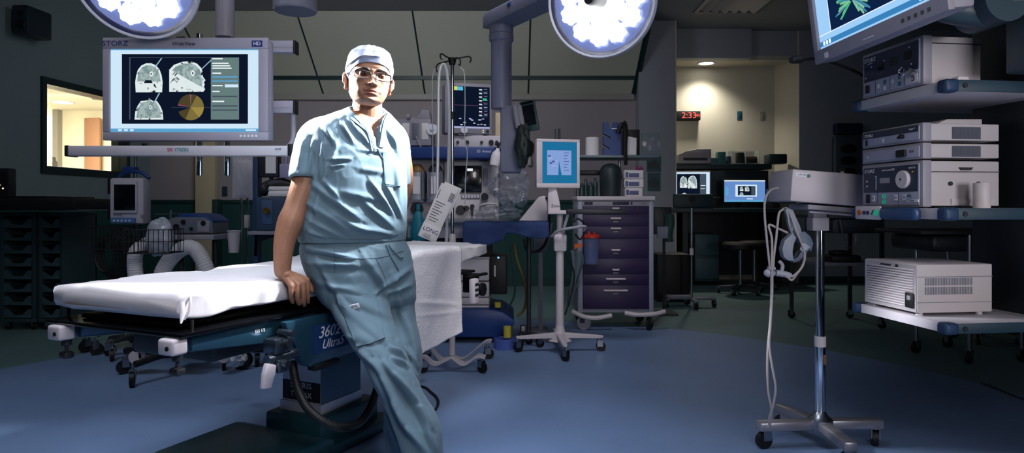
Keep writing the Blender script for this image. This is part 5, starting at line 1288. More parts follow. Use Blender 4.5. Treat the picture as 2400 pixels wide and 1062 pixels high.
for a, r in ((1075, .012), (1097, .016), (1130, .012), (1152, .02), (1165, .014)):
    m = MB(); m.cyl((L.x(a), -.095, L.z(336)), (L.x(a), -.078, L.z(336)), r); obj('knob', m, M_dark, cpn)
m = MB(); m.box(L.x(1062), L.x(1129), -.0, .05, L.z(450), L.z(388), .006); sc_ = obj('screen', m, M_screen, an)
m = MB(); m.box(L.x(1095), L.x(1108), -.002, -.0005, L.z(401), L.z(395)); obj('reading', m, S_txt, sc_)
m = MB(); m.box(L.x(1133), L.x(1143), .02, .05, L.z(432), L.z(394), .004); obj('bellows_window', m, M_grey, an)
for a in (980, 1022):
    m = MB(); m.cyl((L.x(a), -.04, L.z(470)), (L.x(a), -.04, L.z(405)), .062, seg=24); ca_ = obj('absorber_canister', m, mat('canister_clear', '9ba0ae', .2, var=.08, alpha=.9), an)
    m = MB(); m.lathe([(.0, .06), (.03, .055), (.05, .03), (.063, 0), (.063, -.01)], 24, M=Matrix.Translation((L.x(a), -.04, L.z(402)))); obj('lid', m, M_dark if a > 1000 else mat('amber_lid', '7a5a30', .5), ca_)
    m = MB(); m.box(L.x(a - 17), L.x(a - 13), -.11, .03, L.z(470), L.z(402)); m.box(L.x(a + 13), L.x(a + 17), -.11, .03, L.z(470), L.z(402)); m.box(L.x(a - 17), L.x(a + 17), -.11, .03, L.z(474), L.z(468)); obj('holder', m, M_mid, ca_)
    m = MB(); m.box(L.x(a - 8), L.x(a + 8), -.106, -.10, L.z(455), L.z(415)); obj('label', m, M_paper, ca_)
m = MB(); m.box(L.x(1080), L.x(1125), .012, .03, L.z(466), L.z(456), .003); pbt = obj('key_panel', m, M_grey, an)
for k in range(6):
    m = MB(); m.box(L.x(1083 + 7 * k), L.x(1087 + 7 * k), .006, .013, L.z(464), L.z(458), .002); obj('key', m, M_inkwhite, pbt)
for a, b, r in ((1136, 461, .03), (1080, 492, .038), (1093, 488, .022), (1107, 484, .018), (1060, 480, .02)):
    m = MB(); m.cyl((L.x(a), -.03, L.z(b)), (L.x(a), .03, L.z(b)), r); obj('knob', m, M_dark, an)
m = MB(); m.box(L.x(1106), L.x(1109), -.02, .02, L.z(506), L.z(486)); obj('lever', m, M_dark, an); m = MB(); m.cyl((L.x(978), -.05, L.z(490)), (L.x(978), .03, L.z(490)), .05); obj('bag_port', m, M_dark, an)
m = MB(); m.tube([(L.x(1126), -.02, L.z(492)), (L.x(1130), -.05, L.z(480)), (L.x(1160), -.05, L.z(478)), (L.x(1166), -.04, L.z(486)), (L.x(1166), -.02, L.z(498))], .010, 8, smooth=4); obj('rail_handle', m, M_an, an)
m = MB(); m.box(L.x(955), L.x(1165), -.10, .4, L.z(522), L.z(512), .006); obj('work_top', m, M_mid, an)
m = MB(); m.box(L.x(960), L.x(1150), .18, .5, L.z(610), L.z(522)); obj('back_panel', m, M_black, an)
for k, (a, b) in enumerate(((606, 656), (660, 694), (696, 712), (714, 744))):
    m = MB(); m.box(L.x(1040), L.x(1147), -.06, .45, L.z(b), L.z(a), .008); dw = obj('drawer', m, M_an, an)
    if k == 2:
        m = MB(); m.cyl((L.x(1117), -.075, L.z(704)), (L.x(1117), -.058, L.z(704)), .012); obj('lock', m, M_dark, dw)
m = MB(); m.box(L.x(1148), L.x(1188), .0, .4, L.z(690), L.z(600), .01); cb = obj('side_unit', m, M_black, an)
m = MB(); m.cyl((L.x(1168), -.006, L.z(604)), (L.x(1168), .0, L.z(604)), .008); obj('lamp', m, glow('led_blue', (.2, .5, 1), 1.5), cb); m = MB(); m.box(L.x(1158), L.x(1162), -.01, .0, L.z(648), L.z(622)); obj('lever', m, M_an, cb)
pr = [(L.x(1000), L.z(782)), (L.x(1170), L.z(782)), (L.x(1188), L.z(772)), (L.x(1205), L.z(752)), (L.x(1204), L.z(742)), (L.x(1178), L.z(724)), (L.x(1146), L.z(718)), (L.x(1000), L.z(718))]
m = MB(); m.prism(pr, -.5, .16, M=Matrix.Rotation(R(90), 4, 'X'), bev=.012); obj('base', m, M_anb, an, 'dark blue wheeled base')
for a, yy in ((1010, -.08), (1180, -.08), (1010, .4), (1180, .4)): caster(an, L.x(a), yy, .028, stem=.0)
# things on the machine
def zrel(L, py, ref): return L.z(py) - L.z(ref)
t = thing('gas_module', 'grey stacked gas module with glass fronts on the blue shelf behind the surgeon shoulder', 'device', L.o + Vector((L.x(975), 0, L.z(347))))
a_ = lambda px: L.x(px) - L.x(975); z_ = lambda py: zrel(L, py, 347)
m = MB(); m.box(a_(925), a_(1014), -.1, .2, z_(344), z_(283), .01); obj('housing', m, M_grey, t)
for k in range(3):
    m = MB(); m.box(a_(948 + k * 22), a_(964 + k * 22), -.106, -.1, z_(330), z_(292), .004); obj('window', m, M_mid if k % 2 else M_paper, t)
m = MB(); m.prism([(a_(956), z_(284)), (a_(985), z_(276)), (a_(990), z_(260)), (a_(1008), z_(262)), (a_(1012), z_(284))], -.1, .08, M=Matrix.Rotation(R(90), 4, 'X'), bev=.008); m.cyl((a_(958), -.1, z_(278)), (a_(966), -.1, z_(278)), .02); obj('top_unit', m, M_grey, t)
m = MB(); m.cyl((a_(1017), -.12, z_(307)), (a_(1017), -.105, z_(307)), .045, seg=24); m.cyl((a_(1018), -.135, z_(305)), (a_(1018), -.119, z_(305)), .017); obj('gauge', m, M_inkwhite, t)
# patient monitor
q = L.o + Vector((L.x(1105), -.08, L.z(320)))
t = thing('patient_monitor', 'grey patient monitor with dark vital sign screen above the anaesthesia machine', 'monitor', q, R(14))
k_ = 1 / FPX * 5.37; W = 98 * k_ / math.cos(R(14)); H = 122 * k_
m = MB(); m.box(-W / 2 - .04, W / 2, .0, .16, .012, H, .018); m.box(-W / 2, W / 2, -.012, .01, .012, H, .01); m.box(-.1, .1, .0, .12, 0, .014); obj('housing', m, M_grey, t)
m = MB(); sx0, sx1, sz0, sz1 = -W / 2 + .014, W / 2 - .022, .056, H - .028
rc = lambda u0, u1, v0, v1, l, mi: flat(m, [(sx0 + (sx1 - sx0) * u, sz1 - (sz1 - sz0) * v) for u, v in ((u0, v1), (u1, v1), (u1, v0), (u0, v0))], -.0125 - l * .0004, mi)
rc(0, 1, 0, 1, 0, 0); rc(.02, .15, .01, .10, 1, 1); rc(.15, .30, .01, .10, 1, 2); rc(0, 1, .955, 1, 1, 3)
random.seed(4)
for k in range(8):
    v_ = .05 + k * .088
    rc(.72, .80, v_, v_ + .03, 1, 4); rc(.84 + .02 * random.random(), .94, v_ - .01, v_ + .012, 1, 3 if k % 2 else 5); rc(.73, .95, v_ + .045, v_ + .05, 1, 6 if k in (3, 6) else 5)
rc(.82, .92, .27, .325, 2, 7); rc(0, .70, .45, .455, 1, 6)
for k in range(14):
    u_ = .05 + random.random() * .85; v_ = .74 + .18 * random.random(); rc(u_, u_ + .06, v_, v_ + .022, 1, 3 if k % 3 else 4)
obj('screen', m, [S_black, glow('px_yellow', (.75, .70, .12), .9), glow('px_cyan', (.1, .55, .8), .9), glow('px_lilac', (.45, .48, .75), .8), glow('px_white', (.75, .8, .95), .9), glow('px_grey', (.12, .16, .3), .9), glow('px_mag', (.35, .12, .25), .8), glow('px_green', (.05, .55, .25), .9)], t, 'lit vital sign screen', recalc=False)
m = MB(); m.cyl((W / 2 - .04, -.02, .034), (W / 2 - .04, -.01, .034), .013); obj('knob', m, M_dark, t)
m = MB(); m.box(W / 2 - .08, W / 2 - .07, -.014, -.011, .04, .047); m.box(W / 2 - .08, W / 2 - .07, -.014, -.011, .024, .031); obj('lamp', m, glow('led_warm', (1, .85, .6), 1.2), t)
m = MB(); m.cyl((-.06, -.03, .04), (-.06, -.012, .04), .028, seg=20); obj('sensor_disc', m, M_inkwhite, t)
q = L.o + Vector((L.x(1168), -.02, L.z(320))); m = MB(); m.box(-.035, .035, -.04, .05, 0, .19, .008, mi=0)
for k in range(3): m.box(.024, .030, -.043, -.039, .03 + .055 * k, .05 + .055 * k, mi=1)
o = obj('wall_module', m, [mat('cream_box', 'c6b794', .5), M_dark]); o.location = q + Vector((.01, 0, 0)); tag(o, 'small cream box standing between the patient monitor and the ceiling column', 'device')
q = L.o + Vector((L.x(1160), -.18, L.z(391))); m = MB(); m.lathe([(0, 0), (.04, 0), (.042, .07), (.036, .10), (.016, .125), (.014, .14), (0, .14)], 20, mi=0, M=Matrix.Rotation(R(12), 4, 'Y')); m.cyl((.028, 0, .138), (.034, 0, .165), .012, mi=1); m.box(.01, .055, -.01, .01, .16, .185, .004, mi=1, M=Matrix.Translation((0, 0, 0)))
o = obj('spray_bottle', m, [M_paper, M_black]); o.location = q; tag(o, 'small white spray bottle with black head hooked on the blue shelf', 'bottle')
m = MB(); q = P(980, 490, 5.25); prb = [(.0, .0), (.03, -.03), (.05, -.10), (.062, -.19), (.055, -.27), (.03, -.30), (0, -.31)]; m.lathe([(max(a, .001), b) for a, b in prb][::-1], 22, M=Matrix.Translation(q) @ Matrix.Diagonal((1, .7, 1, 1))); m.cyl(q + Vector((0, 0, -.01)), q + Vector((0, 0, .04)), .016)
tag(obj('breathing_bag', m, M_teal), 'teal rubber breathing bag hanging from the anaesthesia machine', 'breathing bag')
# ------------------------------------------------------------------ ceiling pendant with arm
L = Loc(1175, 4.2)
pe = thing('boom_pendant', 'grey round column hanging from a thick ceiling arm beside the right surgical lamp', 'ceiling pendant', L.o)
M_pend = mat('pendant_grey', '6f7287', .45, var=.05)
m = MB(); m.cyl((0, 0, L.z(255)), (0, 0, L.z(80)), .066, seg=32); obj('column', m, M_pend, pe)
m = MB(); m.lathe([(.066, L.z(100)), (.078, L.z(96)), (.078, L.z(82)), (.072, L.z(80)), (.076, L.z(78)), (.076, L.z(62)), (.06, L.z(58))], 32); obj('collar', m, M_pend, pe)
e0 = Vector((-.06, .08, 0)); e1 = Vector((1.02 - L.o.x, 2.4 - 4.2, 0)); dr_v = (e1 - e0).normalized(); nr = Vector((-dr_v.y, dr_v.x, 0))
m = MB(); rings = []
for t_ in (0, .02, 1.0):
    c = e0 + (e1 - e0) * t_; h0, h1 = (L.z(62), L.z(28)); w_ = .085 if t_ else .07
    rings.append([c - nr * w_ + Vector((0, 0, h0)), c + nr * w_ + Vector((0, 0, h0)), c + nr * w_ + Vector((0, 0, h1 - .02)), c + nr * w_ * .8 + Vector((0, 0, h1)), c - nr * w_ * .8 + Vector((0, 0, h1)), c - nr * w_ + Vector((0, 0, h1 - .02))])
m.loft(rings); obj('arm', m, M_pend, pe)
m = MB(); c = e0 + (e1 - e0) * .16 - nr * -.0; m.box(-.02, .02, -.004, .004, -.01, .01, .002, M=Matrix.Translation(c - nr * .086 + Vector((0, 0, L.z(40)))) @ Matrix.Rotation(math.atan2(dr_v.y, dr_v.x), 4, 'Z')); obj('marker', m, M_blue, pe)
m = MB(); m.cyl(e1 + Vector((0, 0, L.z(62))), e1 + Vector((0, 0, HC)), .07, seg=28); obj('drop_tube', m, M_pend, pe)
m = MB(); m.box(L.x(1173), L.x(1222), -.06, .12, L.z(405), L.z(250), .015); obj('service_head', m, M_pend, pe)
for k, a in enumerate((1207, 1217)):
    m = MB(); m.tube([(L.x(a), -.11, L.z(255)), (L.x(a + 3), -.12, L.z(278)), (L.x(a + 8), -.12, L.z(305))], .018, 10, smooth=4); obj('handset_grip', m, M_grey, pe)
t = thing('tablet_display', 'dark green tilted tablet on the ceiling pendant head', 'display', L.o + Vector((L.x(1240), -.12, L.z(278))), R(-10))
Tt = Matrix.Rotation(R(-10), 4, 'Y')
m = MB(); m.box(-.048, .048, -.012, .012, -.095, .095, .006, M=Tt); obj('housing', m, mat('dark_green_case', '1d4244', .45), t); m = MB(); m.box(-.036, .036, -.0145, -.012, -.06, .065, M=Tt); m.box(-.036, .036, -.0145, -.012, .075, .088, M=Tt); obj('screen', m, M_screen, t)
m = MB(); m.box(-.08, -.03, .0, .05, -.03, .03, .006, M=Tt); obj('bracket', m, M_dark, t)
crumple('crumpled_tubing', 'dark green tangle of tubing hanging under the pendant tablet', L.o + Vector((L.x(1225), -.15, L.z(345))), .042, .04, .115, mat('dark_green_film', '12211f', .5, var=.3), 5.0, 'tubing', .28, 1.6)
fixed_tube('hook_cable', 'black hooked cable hanging on the wall above the screen stand', [(1236, 338), (1242, 332), (1248, 340), (1246, 356), (1240, 368)], 9.07, .016, M_black)
q = P(1241, 374, 9.06); m = MB(); m.lathe([(.0, -.09), (.03, -.08), (.033, .0), (.018, .04), (0, .05)], 14); o = obj('white_handpiece', m, M_white); o.location = q; tag(o, 'small white handpiece hanging on the black hooked cable', 'handpiece')
# crumpled bag, blue covered tray table, white arm panel
crumple('plastic_bag', 'crumpled clear plastic bag hanging beside the anaesthesia machine', P(1196, 437, 4.9), .11, .09, .12, M_bag, 11.0, 'bag', .5)
L = Loc(1190, 5.15)
t = thing('instrument_table', 'blue draped instrument tray table behind the head of the table', 'tray table', L.o)
m = MB()
def tdr(u, v):
    x = L.x(1090) + (L.x(1283) - L.x(1090)) * u; e = .02 * noise.noise(Vector((u * 9, v * 3, 2)))
    if v < .45: return Vector((x, -.2 + .32 * (1 - v / .45), L.z(520) + .004 * noise.noise(Vector((u * 8, v * 8, 0)))))
    k = (v - .45) / .55; return Vector((x, -.2 - .012 * math.sin(min(1, k * 4) * 1.57) + e * k, L.z(520) - (.10 + .09 * (u < .5) * (1 - u) + .02 * math.sin(u * 9)) * k))
m.grid(tdr, 40, 22); tp = obj('drape', m, mat('blue_drape', '1c3260', .8, var=.08), t, recalc=False); sm_ = tp.modifiers.new('thick', 'SOLIDIFY'); sm_.thickness = .006
m = MB(); m.box(L.x(1092), L.x(1282), -.19, .11, L.z(526), L.z(521)); obj('tray', m, M_steel, t)
m = MB(); m.cyl((L.x(1240), .07, .1), (L.x(1240), .07, L.z(526)), .018); m.tube([(L.x(1240), .07, .10), (L.x(1218), .0, .09)], .016, 8); m.tube([(L.x(1240), .07, .10), (L.x(1266), .0, .09)], .016, 8); obj('stand', m, M_dark, t)
for a, yy in ((1218, .0), (1266, .0), (1240, .12)): caster(t, L.x(a), yy, .03)
crumple('plastic_wrap', 'low heap of crinkled clear plastic on the blue instrument table', L.o + Vector((L.x(1168), -.05, L.z(520) + .062)), .16, .09, .05, M_bag, 21.0, 'plastic wrap', .3)
L = Loc(1262, 5.45)
t = thing('transfer_board', 'white slanted padded arm panel with dark strap beside the screen stand', 'arm support', L.o)
m = MB(); m.prism([(L.x(1214), L.z(520)), (L.x(1262), L.z(462)), (L.x(1276), L.z(458)), (L.x(1284), L.z(466)), (L.x(1284), L.z(520))], -.05, .05, M=Matrix.Rotation(R(90), 4, 'X'), bev=.012); obj('panel', m, M_white, t)
m = MB(); m.prism([(L.x(1250), L.z(588)), (L.x(1252), L.z(540)), (L.x(1296), L.z(522)), (L.x(1282), L.z(588))], -.03, .05, M=Matrix.Rotation(R(90), 4, 'X'), bev=.006); m.box(L.x(1262), L.x(1272), .0, .03, .08, L.z(588)); m.box(L.x(1240), L.x(1285), -.12, .16, .0, .08, .01); obj('support', m, M_mid, t)
m = MB(); m.tube([(L.x(1280), -.055, L.z(462)), (L.x(1286), -.06, L.z(480)), (L.x(1285), -.06, L.z(540)), (L.x(1276), -.06, L.z(572)), (L.x(1258), -.05, L.z(588)), (L.x(1236), -.05, L.z(586)), (L.x(1228), -.03, L.z(560))], .012, 8, smooth=6); obj('strap', m, M_black, t)
fixed_tube('yellow_hose', 'yellow hose hanging from the blue instrument table to the floor', [(1205, 570), (1212, 610), (1226, 650), (1234, 690), (1228, 725), (1212, 742)], 5.35, .011, mat('dull_yellow', '6f5f2a', .5))
fixed_tube('green_hose', 'dark green thin hose hanging beside the yellow hose', [(1196, 575), (1204, 640), (1206, 690), (1190, 725)], 5.3, .008, M_trim)
# tape rolls and tag near the machine base
def roll(name, label, p, r, h, m_, cat='tape roll', hole=.5):
    m = MB(); m.lathe([(r * hole, 0), (r, 0), (r, h), (r * hole, h), (r * hole, 0)], 28); o = obj(name, m, m_); o.location = p; return tag(o, label, cat)
q = G(1183, 816); roll('blue_roll', 'wide pale blue roll lying on the floor by the machine base', (q.x, q.y, 0), .085, .075, mat('pale_blue_roll', '4a5fae', .5), hole=.7)
m = MB(); m.box(q.x - .085, q.x + .085, q.y - .015, q.y + .015, .0755, .083); o = obj('roll_lid', m, mat('lid_blue', '30408a', .5)); tag(o, 'thin flat blue strip laid across the pale blue floor roll', 'lid')
roll('yellow_tape', 'yellow green tape roll standing on the pale blue floor roll', (q.x + .02, q.y, .0835), .030, .085, M_yellow, hole=.4)
q2 = P(1167, 738, 5.40); roll('yellow_tape', 'small yellow tape roll on the dark blue machine base', (q2.x, q2.y - .03, Zp(718, 5.45) + .004), .026, .04, M_yellow, hole=.4)
q = G(1226, 790); m = MB(); Tp = Matrix.Translation((q.x, q.y, 0)) @ Matrix.Rotation(R(-12), 4, 'X'); m.box(-.024, .024, -.01, .01, .0, .10, .004, mi=0, M=Tp); m.box(-.014, .016, -.0115, -.0105, .045, .09, mi=1, M=Tp); o = obj('hand_remote', m, [M_black, M_paper]); tag(o, 'small black remote with white sticker propped on the floor', 'remote control')
# ------------------------------------------------------------------ small screen on a white wheeled pole
L = Loc(1312, 5.0)
t = thing('screen_stand', 'white wheeled pole with four legs carrying a small blue screen', 'screen stand', L.o)
m = MB(); m.cyl((0, 0, .12), (0, 0, L.z(560)), .030, seg=28); obj('pole', m, M_white, t)
m = MB(); m.box(L.x(1297), L.x(1328), -.045, .045, L.z(590), L.z(548), .02); obj('collar', m, M_white, t)
star_base(t, 4, z=.115, r=.33, cr=.036, a0=-math.pi / 2 + .05)
m = MB(); m.lathe([(.09, .085), (.05, .12), (.036, .17), (.03, .20)], 24); obj('hub', m, M_white, t)
m = MB(); m.prism([(L.x(1283), L.z(498)), (L.x(1313), L.z(498)), (L.x(1312), L.z(478)), (L.x(1303), L.z(440)), (L.x(1283), L.z(440))], -.03, .05, M=Matrix.Rotation(R(90), 4, 'X'), bev=.01); nk = obj('neck', m, M_white, t); lettering('Zoom', .028, M_ink, nk, FRONT(L.x(1302), -.051, L.z(483)))
m = MB(); m.box(L.x(1283), L.x(1325), -.1, .08, L.z(502), L.z(493), .006); m.cyl((0, 0, L.z(560)), (0, 0, L.z(500)), .024); obj('tray', m, M_white, t)
m = MB(); m.box(L.x(1326), L.x(1465), -.09, .04, L.z(502), L.z(490), .008); obj('keyboard_arm', m, M_dark, t)
m = MB(); m.tube([(L.x(1292), -.05, L.z(554)), (L.x(1306), -.09, L.z(540)), (L.x(1340), -.1, L.z(533)), (L.x(1368), -.09, L.z(530)), (L.x(1366), -.06, L.z(540))], .011, 8, smooth=6); m.tube([(L.x(1330), -.05, L.z(502)), (L.x(1322), -.07, L.z(528)), (L.x(1318), -.06, L.z(548))], .012, 8); obj('push_handle', m, M_grey, t)
m = MB(); m.tube([(L.x(1345), -.05, L.z(500)), (L.x(1342), -.08, L.z(520)), (L.x(1352), -.08, L.z(512)), (L.x(1370), -.06, L.z(530)), (L.x(1360), -.05, L.z(560)), (L.x(1346), -.05, L.z(548))], .007, 7, smooth=7); m.tube([(L.x(1327), -.04, L.z(600)), (L.x(1345), -.02, L.z(640)), (L.x(1340), .02, L.z(690)), (L.x(1325), .03, L.z(740))], .006, 7, smooth=6); obj('cable', m, M_black, t)
sc_ = thing('navigation_screen', 'small white framed screen showing a blue page with drawings on the pole stand', 'monitor', L.o + Vector((L.x(1307), -.05, L.z(441))), R(12))
k_ = 5.0 / FPX; W = 104 * k_; H = 113 * k_
m = MB(); m.box(-W / 2, W / 2, 0, .05, 0, H, .012); m.box(-W / 2 + .0, W / 2, -.008, .002, 0, .035, .003); m.box(-W / 2, W / 2, -.008, .002, H - .022, H, .003); m.box(-W / 2, -W / 2 + .045, -.008, .002, .03, H - .02, .003); m.box(W / 2 - .022, W / 2, -.008, .002, .03, H - .02, .003); obj('bezel', m, M_white, sc_)
m = MB(); sx0, sx1, sz0, sz1 = -W / 2 + .045, W / 2 - .022, .035, H - .022
rc = lambda u0, u1, v0, v1, l, mi: flat(m, [(sx0 + (sx1 - sx0) * u, sz1 - (sz1 - sz0) * v) for u, v in ((u0, v1), (u1, v1), (u1, v0), (u0, v0))], -.0005 - l * .0005, mi)
rc(0, 1, 0, 1, 0, 0); rc(.14, .84, .20, .80, 1, 1)
flat(m, [(sx0 + (sx1 - sx0) * u, sz1 - (sz1 - sz0) * v) for u, v in ((.46, .80), (.56, .80), (.48, .45))], -.0015, 0)
for k in range(7): rc(.62, .78 - .03 * (k % 3), .25 + k * .07, .265 + k * .07, 2, 2)
for k in range(9):
    a = k * .7; u, v_ = .30 + .10 * math.cos(a), .46 + .12 * math.sin(a * 1.3); flat(m, [(sx0 + (sx1 - sx0) * (u + .05 * math.cos(b)), sz1 - (sz1 - sz0) * (v_ + .022 * math.sin(b))) for b in np.linspace(0, 6.283, 9, endpoint=False)], -.0018 - .0001 * k, 2 if k % 2 else 3)
obj('screen', m, [glow('nav_blue', (.012, .15, .32), 1), glow('nav_page', (.22, .34, .66), 1), glow('nav_ink', (.06, .09, .28), 1), glow('nav_pale', (.30, .40, .68), 1)], sc_, 'lit blue screen with a drawing page', recalc=False)
m = MB(); m.cyl((.02, .04, H), (.02, .04, H + .085), .009); m.cyl((-.01, .04, H), (-.01, .04, H + .08), .004); obj('antenna', m, M_dark, sc_)
# ------------------------------------------------------------------ drawer cart with shelf above
L = Loc(1443, 5.9)
t = thing('drawer_cart', 'tall hospital cart with plum drawers and chrome handles', 'drawer cart', L.o)
m = MB(); m.box(L.x(1364), L.x(1524), .012, .5, L.z(733), L.z(470), .006); m.box(L.x(1354), L.x(1366), -.005, .5, L.z(735), L.z(466), .008); m.box(L.x(1521), L.x(1532), -.005, .5, L.z(735), L.z(466), .008); obj('body', m, mat('cart_grey', '8b90a0', .45, var=.05), t)
m = MB(); m.box(L.x(1352), L.x(1535), -.02, .52, L.z(470), L.z(460), .008); obj('top', m, M_white, t)
m = MB(); m.box(L.x(1366), L.x(1522), -.002, .02, L.z(483), L.z(470.5), .002); hd = obj('header_strip', m, M_grey, t)
for a, b in ((1369, 1389), (1436, 1474), (1478, 1482)):
    m = MB(); m.box(L.x(a), L.x(b), -.006, -.002, L.z(480), L.z(473), .002); obj('label_window', m, M_ink, hd)
lettering('arm2', .02, M_ink, hd, FRONT(L.x(1508), -.003, L.z(477)))
dl = [(484, 503, 488.5, 14), (504, 531, 512, 22), (532, 560, 535.5, 22), (561, 606, 586, 18), (607, 642, 632, 14), (643, 668, 653.5, 44), (669, 724, 680.5, 54)]
for a, b, hy, hw2 in dl:
    m = MB(); m.box(L.x(1366.5), L.x(1521), -.004, .3, L.z(b), L.z(a), .004); dw = obj('drawer', m, M_purple, t)
    m = MB(); m.tube([(L.x(1443 - hw2 / 2), -.004, L.z(hy)), (L.x(1443 - hw2 / 2), -.022, L.z(hy)), (L.x(1443 + hw2 / 2), -.022, L.z(hy)), (L.x(1443 + hw2 / 2), -.004, L.z(hy))], .0085, 8); obj('handle', m, M_white, dw)
    if b - a > 20:
        m = MB(); m.box(L.x(1437), L.x(1449), -.007, -.004, L.z(hy + 9), L.z(hy + 6.5)); obj('label_holder', m, M_grey, dw)
m = MB(); m.tube([(L.x(1340), -.04, L.z(728)), (L.x(1365), -.09, L.z(738)), (L.x(1395), -.10, L.z(741)), (L.x(1430), -.08, L.z(736))], .02, 8, smooth=6); m.tube([(L.x(1462), -.06, L.z(731)), (L.x(1490), -.09, L.z(734)), (L.x(1530), -.09, L.z(732)), (L.x(1555), -.05, L.z(728))], .02, 8, smooth=6); obj('bumper', m, M_white, t)
for a, yy in ((1368, -.02), (1520, -.04), (1368, .42), (1520, .42)): caster(t, L.x(a), yy, .062, m_=M_grey if a < 1400 and yy < 0 else None, stem=.02)
m = MB(); m.box(L.x(1356), L.x(1531), .0, .5, .155, L.z(733), .006); obj('chassis', m, M_mid, t)
for a in (1360, 1470):
    m = MB(); m.cyl((L.x(a), .42, L.z(461)), (L.x(a), .42, L.z(368)), .012); obj('post', m, M_steel, t)
m = MB(); m.box(L.x(1345), L.x(1552), .12, .5, L.z(367.5), L.z(361), .004); obj('upper_shelf', m, mat('shelf_glass', '5d7078', .3), t)
m = MB(); m.box(L.x(1357), L.x(1466), .3, .5, L.z(405), L.z(395), .004); obj('middle_shelf', m, M_dark, t)
LS = Loc(1443, 6.1); SZ = L.z(361) + .001
def shelf_item(px, dy=0.0): return L.o + Vector((LS.x(px) , .2 + dy, SZ))
zz = lambda py: LS.z(py) - LS.z(360)
q = shelf_item(1396); roll('paper_roll', 'white paper towel roll on the shelf above the plum cart', q, .062, zz(318), M_paper, 'paper roll', .3)
q = shelf_item(1443, .02); t = thing('blue_rack', 'blue notched plastic rack standing on the shelf above the plum cart', 'rack', q)
w2 = LS.w(42) / 2; hh = zz(282)
pl = [(-w2, 0), (w2, 0), (w2, hh * .78), (w2 * .7, hh * .86), (w2 * .7, hh), (w2 * .15, hh), (w2 * .1, hh * .86), (-w2 * .3, hh * .84), (-w2 * .45, hh), (-w2, hh), (-w2, hh * .66), (-w2 * .25, hh * .56), (-w2 * .3, hh * .50), (-w2, hh * .58), (-w2, hh * .34), (-w2 * .3, hh * .22), (-w2 * .35, hh * .17), (-w2, hh * .26)]
m = MB(); m.prism(pl, -.03, .03, M=Matrix.Rotation(R(90), 4, 'X')); obj('panel', m, M_blue, t); m = MB(); m.box(-w2 * .1, w2 * .5, -.034, -.03, hh * .79, hh * .82); obj('label', m, M_inkwhite, t)
q = shelf_item(1490, .07); t = thing('black_box', 'black upright box on the shelf above the plum cart', 'box', q); m = MB(); m.box(-LS.w(19), LS.w(19), -.04, .12, 0, zz(298), .006); obj('box', m, M_black, t)
q = shelf_item(1484, -.03); m = MB(); m.grid(lambda u, v: Vector((-.055 + .11 * u, .01 * math.sin(3 * u + v * 2), .001 + zz(318) * v + .006 * math.sin(u * 5) * v)), 14, 14); o = obj('paper_sheet', m, M_paper, recalc=False); s_ = o.modifiers.new('t', 'SOLIDIFY'); s_.thickness = .004; o.location = q; tag(o, 'curled white paper leaning in front of the black box', 'paper')
q = shelf_item(1463, -.09); m = MB(); m.tube([(0, 0, zz(285)), (.02, -.0, zz(292)), (.028, .0, zz(312)), (.024, -.01, zz(340)), (.026, -.02, zz(384))], lambda t: .028 - .012 * t, 8, smooth=6); m.tube([(-.04, 0, zz(310)), (-.02, .0, zz(296)), (.0, 0, zz(287))], .022, 8, smooth=6); o = obj('black_strap', m, M_black); o.location = q; tag(o, 'black strap draped over the blue rack and hanging below the shelf edge', 'strap')
q = shelf_item(1531, -.05); t = thing('acrylic_sign', 'clear acrylic sign holder with faint print at the end of the shelf', 'sign holder', q); m = MB(); m.box(-LS.w(22), LS.w(22), -.012, .012, .0, zz(308), .003); obj('holder', m, mat('acrylic', '6d7883', .12, alpha=.45), t)
m = MB()
for k in range(7): m.box(-.03 + .014 * k, -.022 + .014 * k, -.0135, -.0125, zz(350), zz(325 - 3 * (k % 3))); 
obj('print', m, M_mid, t)
for k in range(3):
    zb = L.z(460) + LS.w(20) * k; q = L.o + Vector((LS.x(1490), .12, zb)); w2 = LS.w(22 - 2 * (k == 0)); q.z += .0015 * (k + 1); t = thing('glove_box', ('lowest', 'middle', 'topmost')[k] + ' white glove box of the small stack on the plum cart', 'glove box', q, R((3, -2, 4)[k]), 'glove boxes on the cart')
    m = MB(); m.box(-w2, w2, 0, .13, 0, LS.w(19.6), .003); obj('carton', m, M_paper, t); m = MB(); m.box(-w2 * .55, w2 * .55, -.0015, 0, .012, .05); m.box(-w2 * .9, -w2 * .6, -.0015, 0, .01, .06); obj('print', m, mat('glove_print', '5a5f86', .6), t)
q = L.o + Vector((LS.x(1505), .15, L.z(460) + LS.w(60))); crumple('pink_wipes', 'small pink packet lying on the topmost glove box', q + Vector((0, .02, .022)), .028, .03, .018, mat('pink_pack', '8a3a66', .5), 2.0, 'packet', .2)
q = L.o + Vector((L.x(1437), .2, L.z(460))); m = MB(); m.lathe([(0, 0), (.095, 0), (.10, .14), (.10, .24), (.075, .28), (.03, .30), (0, .30)], 24); o = obj('dark_bag', m, mat('dark_bag', '1c2a30', .5, var=.25)); o.location = q + Vector((0, -.04, .001)); tag(o, 'dark upright bag standing between the glove boxes and the clutter', 'bag')
for k, (a, hgt, r_) in enumerate(((1367, .12, .026), (1378, .16, .022), (1389, .13, .026), (1401, .17, .024))):
    q = L.o + Vector((L.x(a), .15 + .03 * (k % 2), L.z(460))); m = MB(); m.lathe([(0, 0), (r_, 0), (r_, hgt * .7), (r_ * .5, hgt * .82), (r_ * .45, hgt), (0, hgt)], 16); o = obj('bottle', m, mat('dark_bottle', '24383a', .3, var=.2)); o.location = q + Vector((0, 0, .0015))
    tag(o, ('first', 'second', 'third', 'fourth')[k] + ' dark small bottle from the screen side on the plum cart', 'bottle', 'dark bottles on the cart')
q = L.o + Vector((L.x(1382), -.13, L.z(616)))
